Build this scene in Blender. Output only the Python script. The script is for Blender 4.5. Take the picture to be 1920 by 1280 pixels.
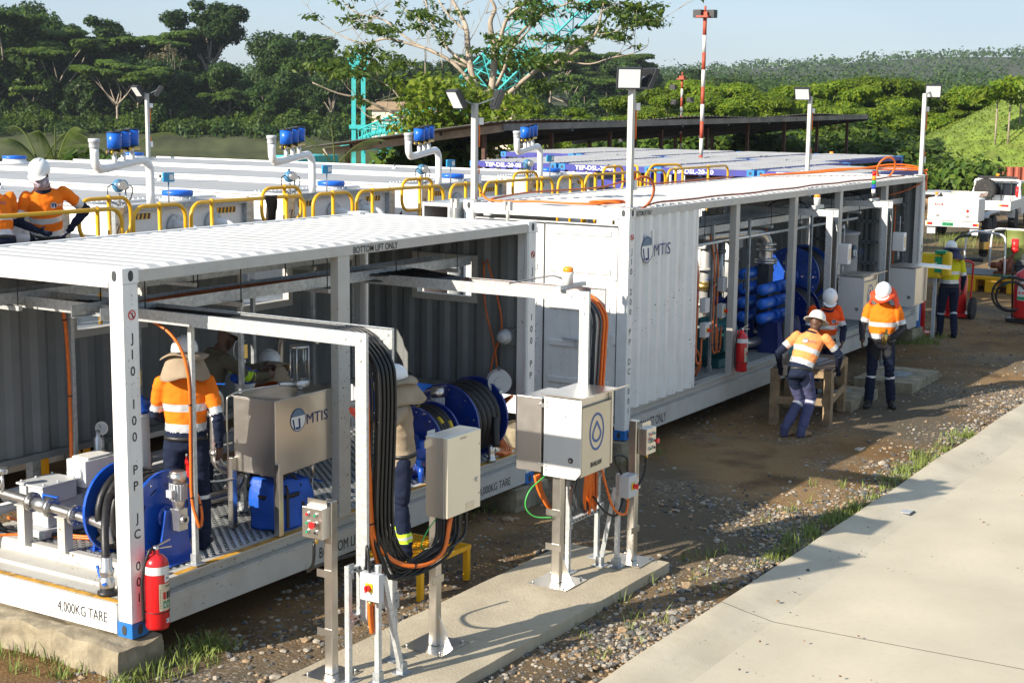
import bpy,bmesh,math,random
import numpy as np
from mathutils import Vector,Matrix,noise as mnoise
R_=math.radians
random.seed(7);RNG=np.random.default_rng(7)
SC=bpy.context.scene;COL=SC.collection
for o in list(bpy.data.objects):bpy.data.objects.remove(o)
# camera
cam=bpy.data.cameras.new('camera');cam_o=bpy.data.objects.new('camera',cam);COL.objects.link(cam_o)
CAM=Vector((-8.08,-8.4373,4.407));FPX=2846.0
_y,_p,_r=.5537,.1557,-.0112
FW=Vector((math.cos(_y)*math.cos(_p),math.sin(_y)*math.cos(_p),-math.sin(_p)))
_rt=Vector((math.sin(_y),-math.cos(_y),0));_dn=FW.cross(_rt)
RX=math.cos(_r)*_rt+math.sin(_r)*_dn;DN=-math.sin(_r)*_rt+math.cos(_r)*_dn
m=Matrix((RX,-DN,-FW)).transposed().to_4x4();m.translation=CAM
cam_o.matrix_world=m
cam.sensor_width=36;cam.lens=FPX/1920*36;cam.clip_start=.1;cam.clip_end=6000
SC.camera=cam_o
def at(px,py,d):
 return CAM+(FW+RX*((px-960)/FPX)+DN*((py-640)/FPX))*d
 # sky, sun, exposure
SUN_AZ,SUN_EL=159.8,26.2
w=bpy.data.worlds.new('World');SC.world=w;w.use_nodes=True
nt=w.node_tree;bg=nt.nodes['Background'];sky=nt.nodes.new('ShaderNodeTexSky')
sky.sky_type='NISHITA';sky.sun_disc=False;sky.sun_elevation=R_(SUN_EL);sky.sun_rotation=R_(90-SUN_AZ)
sky.air_density=1.0;sky.dust_density=.4;sky.ozone_density=2.0;sky.altitude=50
hz=nt.nodes.new('ShaderNodeMix');hz.data_type='RGBA';hz.blend_type='MULTIPLY';hz.inputs[0].default_value=1;hz.inputs[7].default_value=(.80,.84,.98,1)
vl=nt.nodes.new('ShaderNodeMix');vl.data_type='RGBA';vl.inputs[7].default_value=(3.15,3.95,4.7,1)
tcw=nt.nodes.new('ShaderNodeTexCoord');mpw=nt.nodes.new('ShaderNodeMapping');mpw.inputs['Scale'].default_value=(1.6,1.6,9);nzw=nt.nodes.new('ShaderNodeTexNoise');nzw.inputs['Scale'].default_value=1.3;nzw.inputs['Detail'].default_value=6
rgw=nt.nodes.new('ShaderNodeMapRange');rgw.inputs[1].default_value=.35;rgw.inputs[2].default_value=.65;rgw.inputs[3].default_value=.50;rgw.inputs[4].default_value=.72
nt.links.new(tcw.outputs['Generated'],mpw.inputs[0]);nt.links.new(mpw.outputs[0],nzw.inputs[0]);nt.links.new(nzw.outputs[0],rgw.inputs[0]);nt.links.new(rgw.outputs[0],vl.inputs[0])
nt.links.new(sky.outputs[0],hz.inputs[6]);nt.links.new(hz.outputs[2],vl.inputs[6]);nt.links.new(vl.outputs[2],bg.inputs[0]);bg.inputs[1].default_value=.105
sun=bpy.data.lights.new('sun','SUN');sun.energy=5.0;sun.angle=R_(.5);sun.color=(1,.90,.76)
sun_o=bpy.data.objects.new('sun',sun);COL.objects.link(sun_o)
sd=Vector((math.cos(R_(SUN_AZ))*math.cos(R_(SUN_EL)),math.sin(R_(SUN_AZ))*math.cos(R_(SUN_EL)),math.sin(R_(SUN_EL))))
sun_o.rotation_euler=(-sd).to_track_quat('-Z','Y').to_euler();sun_o.location=sd*60
SC.view_settings.view_transform='Standard';SC.view_settings.look='None'
SC.view_settings.gamma=1;SC.view_settings.use_curve_mapping=False
SC.view_settings.exposure=.72
SC.render.engine='CYCLES';SC.cycles.max_bounces=7;SC.cycles.diffuse_bounces=3;SC.cycles.glossy_bounces=3
SC.cycles.transparent_max_bounces=12;SC.cycles.transmission_bounces=6;SC.cycles.sample_clamp_indirect=6
SC.cycles.use_denoising=True;SC.cycles.caustics_reflective=False;SC.cycles.caustics_refractive=False
# materials
def lin(h):
 if not isinstance(h,str):return tuple(h)
 h=h.lstrip('#');c=[int(h[i:i+2],16)/255 for i in(0,2,4)]
 return tuple(v/12.92 if v<=.04045 else((v+.055)/1.055)**2.4 for v in c)
MATS={}
def mat(name,col,rough=.5,metal=0,var=.12,vs=6,bump=0,bs=40,dirt=0,dcol=(.16,.12,.08),streak=0,chip=0,spec=.5,coat=0,ani=None,trans=0,emit=0):
 """Principled material: col varied by noise, dirt in patches, streaks running down, fine bump."""
 if name in MATS:return MATS[name]
 M=bpy.data.materials.new(name);M.use_nodes=True;n=M.node_tree;P=n.nodes['Principled BSDF']
 col=lin(col);P.inputs['Roughness'].default_value=rough;P.inputs['Metallic'].default_value=metal
 P.inputs['Specular IOR Level'].default_value=spec
 if coat:P.inputs['Coat Weight'].default_value=coat
 if trans:P.inputs['Transmission Weight'].default_value=trans;P.inputs['IOR'].default_value=1.1
 if emit:P.inputs['Emission Color'].default_value=(*col,1);P.inputs['Emission Strength'].default_value=emit
 tc=n.nodes.new('ShaderNodeTexCoord')
 def noise(scale,det=4,sc=None):
  t=n.nodes.new('ShaderNodeTexNoise');t.inputs['Scale'].default_value=scale;t.inputs['Detail'].default_value=det
  if sc:
   mp=n.nodes.new('ShaderNodeMapping');mp.inputs['Scale'].default_value=sc
   n.links.new(tc.outputs['Object'],mp.inputs[0]);n.links.new(mp.outputs[0],t.inputs[0])
  else:n.links.new(tc.outputs['Object'],t.inputs[0])
  return t
 def mixc(fac,a,b):
  x=n.nodes.new('ShaderNodeMix');x.data_type='RGBA'
  if isinstance(fac,float):x.inputs[0].default_value=fac
  else:n.links.new(fac,x.inputs[0])
  for i,v in((6,a),(7,b)):
   if isinstance(v,tuple):x.inputs[i].default_value=(*v,1)
   else:n.links.new(v,x.inputs[i])
  return x.outputs[2]
 def ramp(src,a,b):
  r=n.nodes.new('ShaderNodeMapRange');r.inputs[1].default_value=a;r.inputs[2].default_value=b
  n.links.new(src,r.inputs[0]);return r
 c=tuple(col)
 if var:
  t=noise(vs,5);r=ramp(t.outputs[0],.3,.7)
  c=mixc(r.outputs[0],tuple(max(0,v*(1-var))for v in col),tuple(min(1,v*(1+var))for v in col))
 if dirt:
  t=noise(vs*.45,8);r=ramp(t.outputs[0],.52,.78);r.inputs[4].default_value=dirt
  c=mixc(r.outputs[0],c,dcol)
 if streak:
  t=noise(3,6,(5,5,.45));r=ramp(t.outputs[0],.5,.75);r.inputs[4].default_value=streak
  c=mixc(r.outputs[0],c,dcol)
 if chip:
  t=noise(34,2);t2=noise(1.7,3);mu=n.nodes.new('ShaderNodeMath');mu.operation='MULTIPLY';r=ramp(t.outputs[0],.665,.70);r2=ramp(t2.outputs[0],.48,.58);n.links.new(r.outputs[0],mu.inputs[0]);n.links.new(r2.outputs[0],mu.inputs[1]);c=mixc(mu.outputs[0],c,(.17,.085,.04))
 if isinstance(c,tuple):P.inputs['Base Color'].default_value=(*c,1)
 else:n.links.new(c,P.inputs['Base Color'])
 if metal or dirt:
  t=noise(vs*2.3,4);r=ramp(t.outputs[0],.3,.7);r.inputs[3].default_value=max(.05,rough-.02*(1-dirt)-.05*dirt);r.inputs[4].default_value=min(1,rough+.03+.07*dirt)
  n.links.new(r.outputs[0],P.inputs['Roughness'])
 if bump:
  t=noise(bs,5);b=n.nodes.new('ShaderNodeBump');b.inputs['Strength'].default_value=bump;b.inputs['Distance'].default_value=.02
  n.links.new(t.outputs[0],b.inputs['Height']);n.links.new(b.outputs[0],P.inputs['Normal'])
 MATS[name]=M;return M
WHITE=mat('white paint',(.82,.82,.80),.42,var=.03,dirt=.10,streak=.2,chip=1,dcol=(.40,.34,.25))
ROOFW=mat('white roof paint',(.50,.50,.49),.5,var=.06,dirt=.30,vs=3,dcol=(.36,.33,.29))
TANKT=mat('dusty tank top paint',(.41,.41,.405),.55,var=.06,dirt=.35,vs=1.1,dcol=(.38,.33,.26))
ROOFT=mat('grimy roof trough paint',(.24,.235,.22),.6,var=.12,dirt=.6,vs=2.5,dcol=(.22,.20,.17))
TANKW=mat('white tank paint',(.80,.80,.79),.45,var=.04,dirt=.22,vs=1.6,dcol=(.45,.42,.37))
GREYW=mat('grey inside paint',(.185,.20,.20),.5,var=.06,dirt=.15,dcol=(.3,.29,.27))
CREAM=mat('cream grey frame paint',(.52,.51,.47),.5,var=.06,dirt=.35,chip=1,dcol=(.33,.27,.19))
GALV=mat('galvanised steel',(.44,.47,.49),.42,.6,var=.22,vs=26)
GALVD=mat('dull zinc steel',(.30,.34,.37),.5,.6,var=.25,vs=22)
GALVL=mat('bright zinc steel',(.56,.58,.58),.42,.4,var=.18,vs=34)
STEEL=mat('stainless steel',(.72,.69,.64),.34,1,var=.02,vs=4)
STEELB=mat('brushed stainless steel',(.68,.65,.60),.32,1,var=.03,vs=6)
STEELP=mat('cast pipe steel',(.55,.54,.52),.3,.9,var=.15,vs=20)
BLACK=mat('black rubber',(.018,.018,.019),.45,var=.3,vs=20,bump=.08,bs=50)
BLACKP=mat('black cable sheath',(.012,.013,.014),.38,var=.2,vs=30)
DARK=mat('dark steel',(.04,.045,.05),.55,var=.3)  # one plain dark tone for underframes, slots, seals and fittings
ORANGE=mat('orange cable sheath',(.80,.17,.015),.42,var=.12,vs=18)
ORANGED=mat('faded orange cable',(.55,.13,.03),.5,var=.2,vs=12)
BLUE=mat('blue enamel',(.008,.075,.44),.3,var=.12,coat=.3)
BLUEB=mat('bright blue plastic',(.01,.13,.62),.35,var=.06)
BLUED=mat('deep blue enamel',(.006,.03,.24),.33,var=.15,coat=.3)
CASTB=mat('blue corner casting paint',(.012,.16,.50),.5,var=.1,dirt=.25,vs=14)
RED=mat('red enamel',(.62,.012,.015),.28,var=.06,coat=.4)
REDB=mat('bright red plastic',(.75,.02,.02),.35,var=.03)
YEL=mat('yellow handrail paint',(.80,.42,.008),.36,var=.06,coat=.2)
YELP=mat('yellow plastic',(.75,.52,.01),.4,var=.06)
LIME=mat('lime tape',(.55,.85,.03),.5,var=.03)
GREEN=mat('green plastic',(.01,.30,.12),.4,var=.05)
TEAL=mat('teal crane paint',(.045,.46,.46),.5,var=.12,dirt=.2)
TEALD=mat('dark teal motor paint',(.012,.11,.12),.4,var=.1)
INK=mat('black lettering',(.02,.02,.022),.6,var=0)
INKW=mat('white lettering',(.85,.85,.85),.6,var=0)
NAVYL=mat('navy logo ink',(.015,.045,.17),.5,var=0)
SLATE=mat('slate logo ink',(.12,.20,.28),.5,var=0)
LBLUE=mat('logo blue',(.05,.12,.36),.5,var=0)
BEIGE=mat('beige paint and road reflection',(.70,.61,.45),.38,.25,var=.03,vs=4)  # beige; on cabinet doors it paints in bright concrete reflected by steel
CABW=mat('pale cabinet paint',(.66,.66,.64),.35,.1,var=.03)
GREYB=mat('grey box plastic',(.52,.54,.56),.45,var=.04)
CONC=mat('aged concrete',(.30,.255,.175),.9,var=.35,vs=5,bump=.8,bs=14,dirt=.6,dcol=(.12,.11,.075),streak=.4)
WOOD=mat('weathered timber',(.30,.21,.12),.75,var=.35,vs=7,bump=.2,bs=25,dirt=.4,dcol=(.10,.07,.045))
WOODD=mat('dark worn plywood',(.13,.09,.06),.7,var=.3,vs=8,dirt=.4)
TAPE=mat('worn hazard tape',(.62,.33,.04),.6,var=.2,vs=20,dirt=.75,dcol=(.05,.045,.04))
ALU=mat('machined aluminium',(.62,.62,.61),.3,.9,var=.1,vs=30)
BRASS=mat('brass',(.62,.44,.14),.3,.9,var=.1)
TYRE=mat('tyre rubber',(.022,.022,.022),.8,var=.3,vs=20,dirt=.3,dcol=(.2,.15,.1))
SKIN=mat('dark brown skin',(.105,.05,.03),.5,var=.1,vs=20)
SKINL=mat('light brown skin',(.26,.13,.08),.5,var=.1,vs=20)
def clothmat(name,col,**k):return mat(name,col,.85,var=.14,vs=5,bump=.35,bs=14,spec=.2,**k)
HIVIS=clothmat('hi-vis orange cloth',(.92,.20,.012));HIVISF=clothmat('faded hi-vis orange cloth',(.85,.30,.10))
HIVISR=clothmat('red-orange hi-vis cloth',(.85,.10,.012));HIVISY=clothmat('hi-vis yellow cloth',(.66,.62,.02))
NAVY=clothmat('navy cloth',(.012,.018,.042));NAVYF=clothmat('faded navy cloth',(.085,.09,.18));CHAR=clothmat('charcoal cloth',(.025,.026,.032))
KHAKI=clothmat('khaki cloth',(.34,.27,.19));OLIVE=clothmat('olive drill cloth',(.13,.115,.075));TAN=clothmat('tan suede',(.34,.21,.11))
SILV=mat('silver reflective tape',(.62,.64,.66),.35,.25,var=.06,vs=12)
HELM=mat('white helmet plastic',(.82,.82,.81),.28,var=.02,coat=.3)
GLASS=mat('clear acrylic',(.9,.95,.95),.05,var=0,trans=.95)
SMOKE=mat('dark lens',(.01,.01,.012),.1,var=0)
LED=mat('pale lamp glass',(.72,.74,.74),.15,var=0,coat=.5)
AMBER=mat('amber lens',(.95,.30,.01),.2,var=0,coat=.5)
RUST=mat('rusty red steel',(.20,.055,.025),.7,var=.3,vs=8)
SHEDM=mat('weathered roof sheet',(.15,.13,.11),.6,.2,var=.3,vs=2,dirt=.4)
# mesh builder
def V(*a):return Vector(a if len(a)>1 else a[0])
def frame_of(d):
 d=Vector(d).normalized();u=Vector((0,0,1))if abs(d.z)<.95 else Vector((1,0,0))
 a=u.cross(d).normalized();return a,d.cross(a),d
def smooth_path(pts,k=4):
 pts=[Vector(p)for p in pts];out=[]
 P=[2*pts[0]-pts[1]]+pts+[2*pts[-1]-pts[-2]]
 for i in range(1,len(P)-2):
  for j in range(k):
   t=j/k;a,b,c,d=P[i-1],P[i],P[i+1],P[i+2]
   out.append(.5*(2*b+(c-a)*t+(2*a-5*b+4*c-d)*t*t+(3*b-a-3*c+d)*t**3))
 out.append(pts[-1]);return out
ORIG={}
class B:
 def __init__(s):s.v=[];s.f=[];s.m=[];s.s=[]
 def add(s,vs,fs,m=0,sm=False):
  o=len(s.v);s.v+=[tuple(p)for p in vs]
  for f in fs:s.f.append([i+o for i in f]);s.m.append(m);s.s.append(sm)
  return s
 def box(s,a,b,m=0):
  (x0,y0,z0),(x1,y1,z1)=a,b
  return s.add([(x0,y0,z0),(x1,y0,z0),(x1,y1,z0),(x0,y1,z0),(x0,y0,z1),(x1,y0,z1),(x1,y1,z1),(x0,y1,z1)],[(3,2,1,0),(4,5,6,7),(0,1,5,4),(1,2,6,5),(2,3,7,6),(3,0,4,7)],m)
 def bar(s,p0,p1,w,h,m=0,up=(0,0,1)):
  p0,p1=Vector(p0),Vector(p1);d=(p1-p0).normalized();u=Vector(up)
  a=d.cross(u)
  if a.length<1e-4:a=d.cross(Vector((1,0,0)))
  a.normalize();c=a.cross(d);q=[]
  for p in(p0,p1):
   for i,j in((-1,-1),(1,-1),(1,1),(-1,1)):q.append(p+a*(w/2*i)+c*(h/2*j))
  return s.add(q,[(0,1,2,3),(7,6,5,4),(0,4,5,1),(1,5,6,2),(2,6,7,3),(3,7,4,0)],m)
 def cyl(s,p0,p1,r,r1=None,n=12,m=0,cap=True):
  p0,p1=Vector(p0),Vector(p1);r1=r if r1 is None else r1;a,b,d=frame_of(p1-p0);q=[]
  for p,rr in((p0,r),(p1,r1)):
   for i in range(n):
    t=2*math.pi*i/n;q.append(p+a*(rr*math.cos(t))+b*(rr*math.sin(t)))
  s.add(q,[(i,(i+1)%n,n+(i+1)%n,n+i)for i in range(n)],m,True)
  if cap:o=len(s.v)-2*n;s.f+=[[o+i for i in range(n)][::-1],[o+n+i for i in range(n)]];s.m+=[m]*2;s.s+=[False]*2
  return s
 def tube(s,pts,r,n=8,m=0,k=0,closed=False):
  pts=smooth_path(pts,k)if k else[Vector(p)for p in pts]
  N=len(pts);rs=r if isinstance(r,(list,tuple))else[r]*N
  if len(rs)!=N:rs=list(np.interp(np.linspace(0,1,N),np.linspace(0,1,len(rs)),rs))
  a=None;q=[]
  for i in range(N):
   d=(pts[(i+1)%N if closed else min(i+1,N-1)]-pts[(i-1)%N if closed else max(i-1,0)])
   d=d.normalized()if d.length>1e-9 else Vector((0,0,1))
   if a is None:a=frame_of(d)[0]
   a=a-d*a.dot(d);a=a.normalized()if a.length>1e-6 else frame_of(d)[0]
   b=d.cross(a)
   for j in range(n):
    t=2*math.pi*j/n;q.append(pts[i]+a*(rs[i]*math.cos(t))+b*(rs[i]*math.sin(t)))
  fs=[(i*n+j,i*n+(j+1)%n,((i+1)%N)*n+(j+1)%n,((i+1)%N)*n+j)for i in range(N if closed else N-1)for j in range(n)]
  s.add(q,fs,m,True)
  if not closed:
   o=len(s.v)-N*n;s.f+=[[o+i for i in range(n)][::-1],[o+(N-1)*n+i for i in range(n)]];s.m+=[m]*2;s.s+=[False]*2
  return s
 def lathe(s,o,ax,prof,n=20,m=0,sm=True,rx=1,ry=1):
  o=Vector(o);a,b,d=frame_of(ax);q=[]
  for r,h in prof:
   for i in range(n):
    t=2*math.pi*i/n;q.append(o+d*h+a*(r*rx*math.cos(t))+b*(r*ry*math.sin(t)))
  fs=[(k*n+i,k*n+(i+1)%n,(k+1)*n+(i+1)%n,(k+1)*n+i)for k in range(len(prof)-1)for i in range(n)]
  s.add(q,fs,m,sm);z=len(s.v)-len(prof)*n
  if prof[0][0]>1e-5:s.f.append([z+i for i in range(n)][::-1]);s.m.append(m);s.s.append(False)
  if prof[-1][0]>1e-5:s.f.append([z+(len(prof)-1)*n+i for i in range(n)]);s.m.append(m);s.s.append(False)
  return s
 def ring(s,c,ax,Rr,r,n=20,k=8,m=0):
  a,b,d=frame_of(ax);c=Vector(c)
  return s.tube([c+a*(Rr*math.cos(2*math.pi*i/n))+b*(Rr*math.sin(2*math.pi*i/n))for i in range(n)],r,k,m,closed=True)
 def ball(s,c,r,n=12,m=0,sc=(1,1,1)):
  q=[];k=max(4,n//2)
  for i in range(k+1):
   ph=math.pi*i/k
   for j in range(n):
    t=2*math.pi*j/n;q.append((c[0]+r*sc[0]*math.sin(ph)*math.cos(t),c[1]+r*sc[1]*math.sin(ph)*math.sin(t),c[2]+r*sc[2]*math.cos(ph)))
  return s.add(q,[(i*n+j,(i+1)*n+j,(i+1)*n+(j+1)%n,i*n+(j+1)%n)for i in range(k)for j in range(n)],m,True)
 def prism(s,poly,d,m=0,sm=False):
  d=Vector(d);poly=[Vector(p)for p in poly];n=len(poly)
  return s.add(poly+[p+d for p in poly],[tuple(range(n))[::-1],tuple(range(n,2*n))]+[(i,(i+1)%n,n+(i+1)%n,n+i)for i in range(n)],m,sm)
 def build(s,name,mats,parent=None,bev=0,at=None,tag=None):
  me=bpy.data.meshes.new(name);vs=np.array(s.v,float).reshape(-1,3)
  if parent is not None:og=Vector(ORIG.get(parent.name,(0,0,0)))
  elif at is not None:og=Vector(at)
  else:og=Vector(((vs[:,0].min()+vs[:,0].max())/2,(vs[:,1].min()+vs[:,1].max())/2,vs[:,2].min()))
  me.from_pydata((vs-np.array(og)).tolist(),[],s.f)
  for M in(mats if isinstance(mats,(list,tuple))else[mats]):me.materials.append(M)
  me.polygons.foreach_set('material_index',s.m);me.polygons.foreach_set('use_smooth',s.s)
  bm=bmesh.new();bm.from_mesh(me);bmesh.ops.recalc_face_normals(bm,faces=bm.faces);bm.to_mesh(me);bm.free()
  o=bpy.data.objects.new(name,me);COL.objects.link(o)
  if bev:
   md=o.modifiers.new('bevel','BEVEL');md.width=bev;md.segments=2;md.limit_method='ANGLE';md.angle_limit=R_(50)
  if parent is not None:o.parent=parent
  else:o.location=og
  ORIG[o.name]=tuple(og);return o
def tag(o,label,cat,group=None,kind=None):
 o['label']=label;o['category']=cat
 if group:o['group']=group
 if kind:o['kind']=kind
 return o
def thing(name,label,cat,loc=(0,0,0),group=None):
 o=bpy.data.objects.new(name,None);o.empty_display_size=.1;COL.objects.link(o);o.location=loc
 ORIG[o.name]=tuple(loc);return tag(o,label,cat,group)
def struct(o):o['kind']='structure';return o
def stuff(o):o['kind']='stuff';return o
def copy_tree(o,parent=None):
 c=o.copy();COL.objects.link(c)
 if parent is not None:c.parent=parent
 for ch in list(o.children):copy_tree(ch,c)
 return c
def dup(o,loc,rz=0,label=None):
 c=copy_tree(o);c.location=loc;c.rotation_euler=(0,0,rz)
 if label:c['label']=label
 return c
TXT={}
def text_mesh(s,bold=0):
 k=(s,bold)
 if k not in TXT:
  cu=bpy.data.curves.new('t','FONT');cu.body=s;cu.size=1;cu.resolution_u=3;cu.offset=bold
  ob=bpy.data.objects.new('t',cu);me=ob.to_mesh()
  vs=np.zeros(len(me.vertices)*3);me.vertices.foreach_get('co',vs);fs=[list(p.vertices)for p in me.polygons]
  TXT[k]=(vs.reshape(-1,3),fs);ob.to_mesh_clear();bpy.data.objects.remove(ob);bpy.data.curves.remove(cu)
 return TXT[k]
def text(b,s,org,u,v,h,width=None,m=0,bold=0,align='l'):
 """add flat lettering to builder b: h = cap height, width = overall width; org = lower left of the line"""
 vs,fs=text_mesh(s,bold);u=Vector(u).normalized();v=Vector(v).normalized();org=Vector(org)
 if not len(vs):return b
 x0,x1=vs[:,0].min(),vs[:,0].max();ky=h/.7;kx=(width/(x1-x0))if width else ky
 sh=0 if align=='l' else-(x1-x0)*kx/2
 return b.add([org+u*((p[0]-x0)*kx+sh)+v*(p[1]*ky)for p in vs],fs,m)
 # the setting
FH=Vector((FW.x,FW.y,0)).normalized();RH=Vector((FH.y,-FH.x,0))
def ds(D,S):p=CAM+FH*D+RH*S;return p.x,p.y
def fbm(x,y,s=1.0,o=4):
 return mnoise.fractal(Vector((x*s,y*s,3.7)),1.0,2.0,o)
def sstep(a,b,x):
 t=min(1,max(0,(x-a)/(b-a)));return t*t*(3-2*t)
def hgt(x,y):
 dx,dy=x-CAM.x,y-CAM.y;D=dx*FH.x+dy*FH.y;S=dx*RH.x+dy*RH.y
 z=0.0
 if-4<x<40 and-3.2<y<8:z=.025*fbm(x,y,.9)
 if y<-3.22 and D<90:z=-.16
 near=84+.9*max(0,S+2)
 tr=sstep(near,near+14,D)*(1-sstep(188,196,D))
 z-=3.2*tr
 if D>186:
  g=D-186
  hill=min(g*.05,5)+4.5*sstep(230,460,D)*(.55+.5*fbm(x,y,.006))+20*sstep(600,1150,D)*sstep(-40,480,S)+20*sstep(600,1150,D)*(.55+.55*fbm(x,y,.0016)+.25*sstep(0,320,S))
  z+=max(0,hill)-.6
 return z
def terrain(name,Ds,Ss,material):
 b=B();nS=len(Ss);vs=[]
 for D in Ds:
  for S in Ss:x,y=ds(D,S);vs.append((x,y,hgt(x,y)))
 b.add(vs,[(i*nS+j,i*nS+j+1,(i+1)*nS+j+1,(i+1)*nS+j)for i in range(len(Ds)-1)for j in range(nS-1)],0,True)
 return struct(b.build(name,material,at=(0,0,0)))
def ground_material():
 M=bpy.data.materials.new('dirt and gravel ground');M.use_nodes=True;n=M.node_tree;L=n.links.new;P=n.nodes['Principled BSDF']
 P.inputs['Roughness'].default_value=.95;P.inputs['Specular IOR Level'].default_value=.15
 tc=n.nodes.new('ShaderNodeTexCoord')
 def nz(s,d=6,rough=.55):
  t=n.nodes.new('ShaderNodeTexNoise');t.inputs['Scale'].default_value=s;t.inputs['Detail'].default_value=d;t.inputs['Roughness'].default_value=rough;L(tc.outputs['Object'],t.inputs[0]);return t.outputs[0]
 def rng(src,a,b):
  r=n.nodes.new('ShaderNodeMapRange');r.inputs[1].default_value=a;r.inputs[2].default_value=b;L(src,r.inputs[0]);return r.outputs[0]
 def mx(f,a,b,mode='MIX'):
  x=n.nodes.new('ShaderNodeMix');x.data_type='RGBA';x.blend_type=mode
  if isinstance(f,float):x.inputs[0].default_value=f
  else:L(f,x.inputs[0])
  for i,v in((6,a),(7,b)):
   if isinstance(v,tuple):x.inputs[i].default_value=(*v,1)
   else:L(v,x.inputs[i])
  return x.outputs[2]
 c=mx(rng(nz(.35),.42,.62),(.215,.128,.054),(.31,.20,.097))
 c=mx(rng(nz(1.3,8),.5,.68),c,(.13,.08,.04))
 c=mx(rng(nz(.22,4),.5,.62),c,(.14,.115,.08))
 vo=n.nodes.new('ShaderNodeTexVoronoi');vo.inputs['Scale'].default_value=34;L(tc.outputs['Object'],vo.inputs[0])
 hs=n.nodes.new('ShaderNodeSeparateColor');L(vo.outputs['Color'],hs.inputs[0])
 peb=mx(hs.outputs[0],(.13,.115,.095),(.40,.34,.26))
 mk=n.nodes.new('ShaderNodeMath');mk.operation='MULTIPLY';L(rng(hs.outputs[1],.5,.75),mk.inputs[0]);L(rng(nz(.55,5),.50,.64),mk.inputs[1]);c=mx(mk.outputs[0],c,peb)
 c=mx(rng(nz(60,3),.3,.7),mx(.25,c,(.05,.035,.02)),c)
 L(c,P.inputs['Base Color'])
 b1=n.nodes.new('ShaderNodeBump');b1.inputs['Strength'].default_value=.7;b1.inputs['Distance'].default_value=.03;L(nz(22,8,.7),b1.inputs['Height'])
 b2=n.nodes.new('ShaderNodeBump');b2.inputs['Strength'].default_value=.45;b2.inputs['Distance'].default_value=.015;b2.invert=True
 L(vo.outputs['Distance'],b2.inputs['Height']);L(b1.outputs[0],b2.inputs['Normal']);L(b2.outputs[0],P.inputs['Normal'])
 return M
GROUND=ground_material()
UNDER=mat('forest floor',(.045,.055,.02),.95,var=.5,vs=.3)
gD=list(np.arange(-40,2,6))+list(np.arange(2,34,.4))+list(np.arange(34,184,3))+[186]
gS=[-400,-260,-170,-120]+list(np.arange(-90,-16,4))+list(np.arange(-16,14,.4))+list(np.arange(14,90,4))+[120,170,260,400]
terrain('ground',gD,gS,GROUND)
terrain('hills',[186,188,190,192,194,196,200,205,215,230,250,280,310,350,400,460,540,620,700,800,900,1000,1100,1250,1500,2000,3000],list(np.linspace(-1100,1100,70)),UNDER)
def water_material():
 M=mat('brown river water',(.016,.015,.008),.03,var=.15,vs=.05,spec=.5);n=M.node_tree
 t=n.nodes.new('ShaderNodeTexNoise');t.inputs['Scale'].default_value=.9;t.inputs['Detail'].default_value=4
 tc=n.nodes.new('ShaderNodeTexCoord');n.links.new(tc.outputs['Object'],t.inputs[0])
 b=n.nodes.new('ShaderNodeBump');b.inputs['Strength'].default_value=.006;b.inputs['Distance'].default_value=.1
 n.links.new(t.outputs[0],b.inputs['Height']);n.links.new(b.outputs[0],n.nodes['Principled BSDF'].inputs['Normal']);return M
b=B();b.add([(*ds(80,-400),-2),(*ds(80,400),-2),(*ds(199,400),-2),(*ds(199,-400),-2)],[(0,1,2,3)])
struct(b.build('river',water_material(),at=(0,0,-2)))
ROADC=mat('pale concrete paving',(.555,.495,.375),.8,var=.10,vs=.8,bump=.12,bs=70,dirt=.55,dcol=(.47,.40,.28),streak=.3)
ROADE=mat('grey trowelled edge',(.515,.465,.36),.8,var=.14,vs=1.6,bump=.15,bs=60,dirt=.5,dcol=(.45,.38,.26),streak=.5)
prof=[(-3.21,-.25),(-3.2,.045),(-3.22,.055),(-3.45,.012),(-3.72,-.035),(-4.3,-.03),(-9,.02),(-22,.04)]
for x0,x1 in((-25,3.93),(3.94,27),(27.01,60)):
 b=B();xs=np.linspace(x0,x1,max(3,int((x1-x0)*2)));k=len(prof);vs=[]
 for x in xs:
  for j,(y,z)in enumerate(prof):vs.append((x,y+(.02*fbm(x,0,.6)if j<3 else 0),z+.006*fbm(x,y,.8)))
 b.add(vs,[(i*k+j,i*k+j+1,(i+1)*k+j+1,(i+1)*k+j)for i in range(len(xs)-1)for j in range(k-1)],0,True)
 b.m=[1 if k_%(k-1)<4 else 0 for k_ in range(len(b.f))]
 struct(b.build('pavement',[ROADC,ROADE],at=(0,0,0)))
b=B();b.prism([(3.929,y,z-.007)for y,z in prof[2:]]+[(3.929,y,-.2)for y,z in prof[:1:-1]],(.012,0,0));struct(b.build('pavement_joint',mat('joint filler',(.22,.18,.12),.9)))
b=B();b.box((8.02,-3.66,-.06),(8.2,-3.52,-.012));b.box((8.04,-3.645,-.012),(8.18,-3.535,-.005),1)
tag(b.build('drain_cover',[DARK,GALVL]),'small square drain cover set in the edge of the concrete driveway','drain cover')
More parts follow.
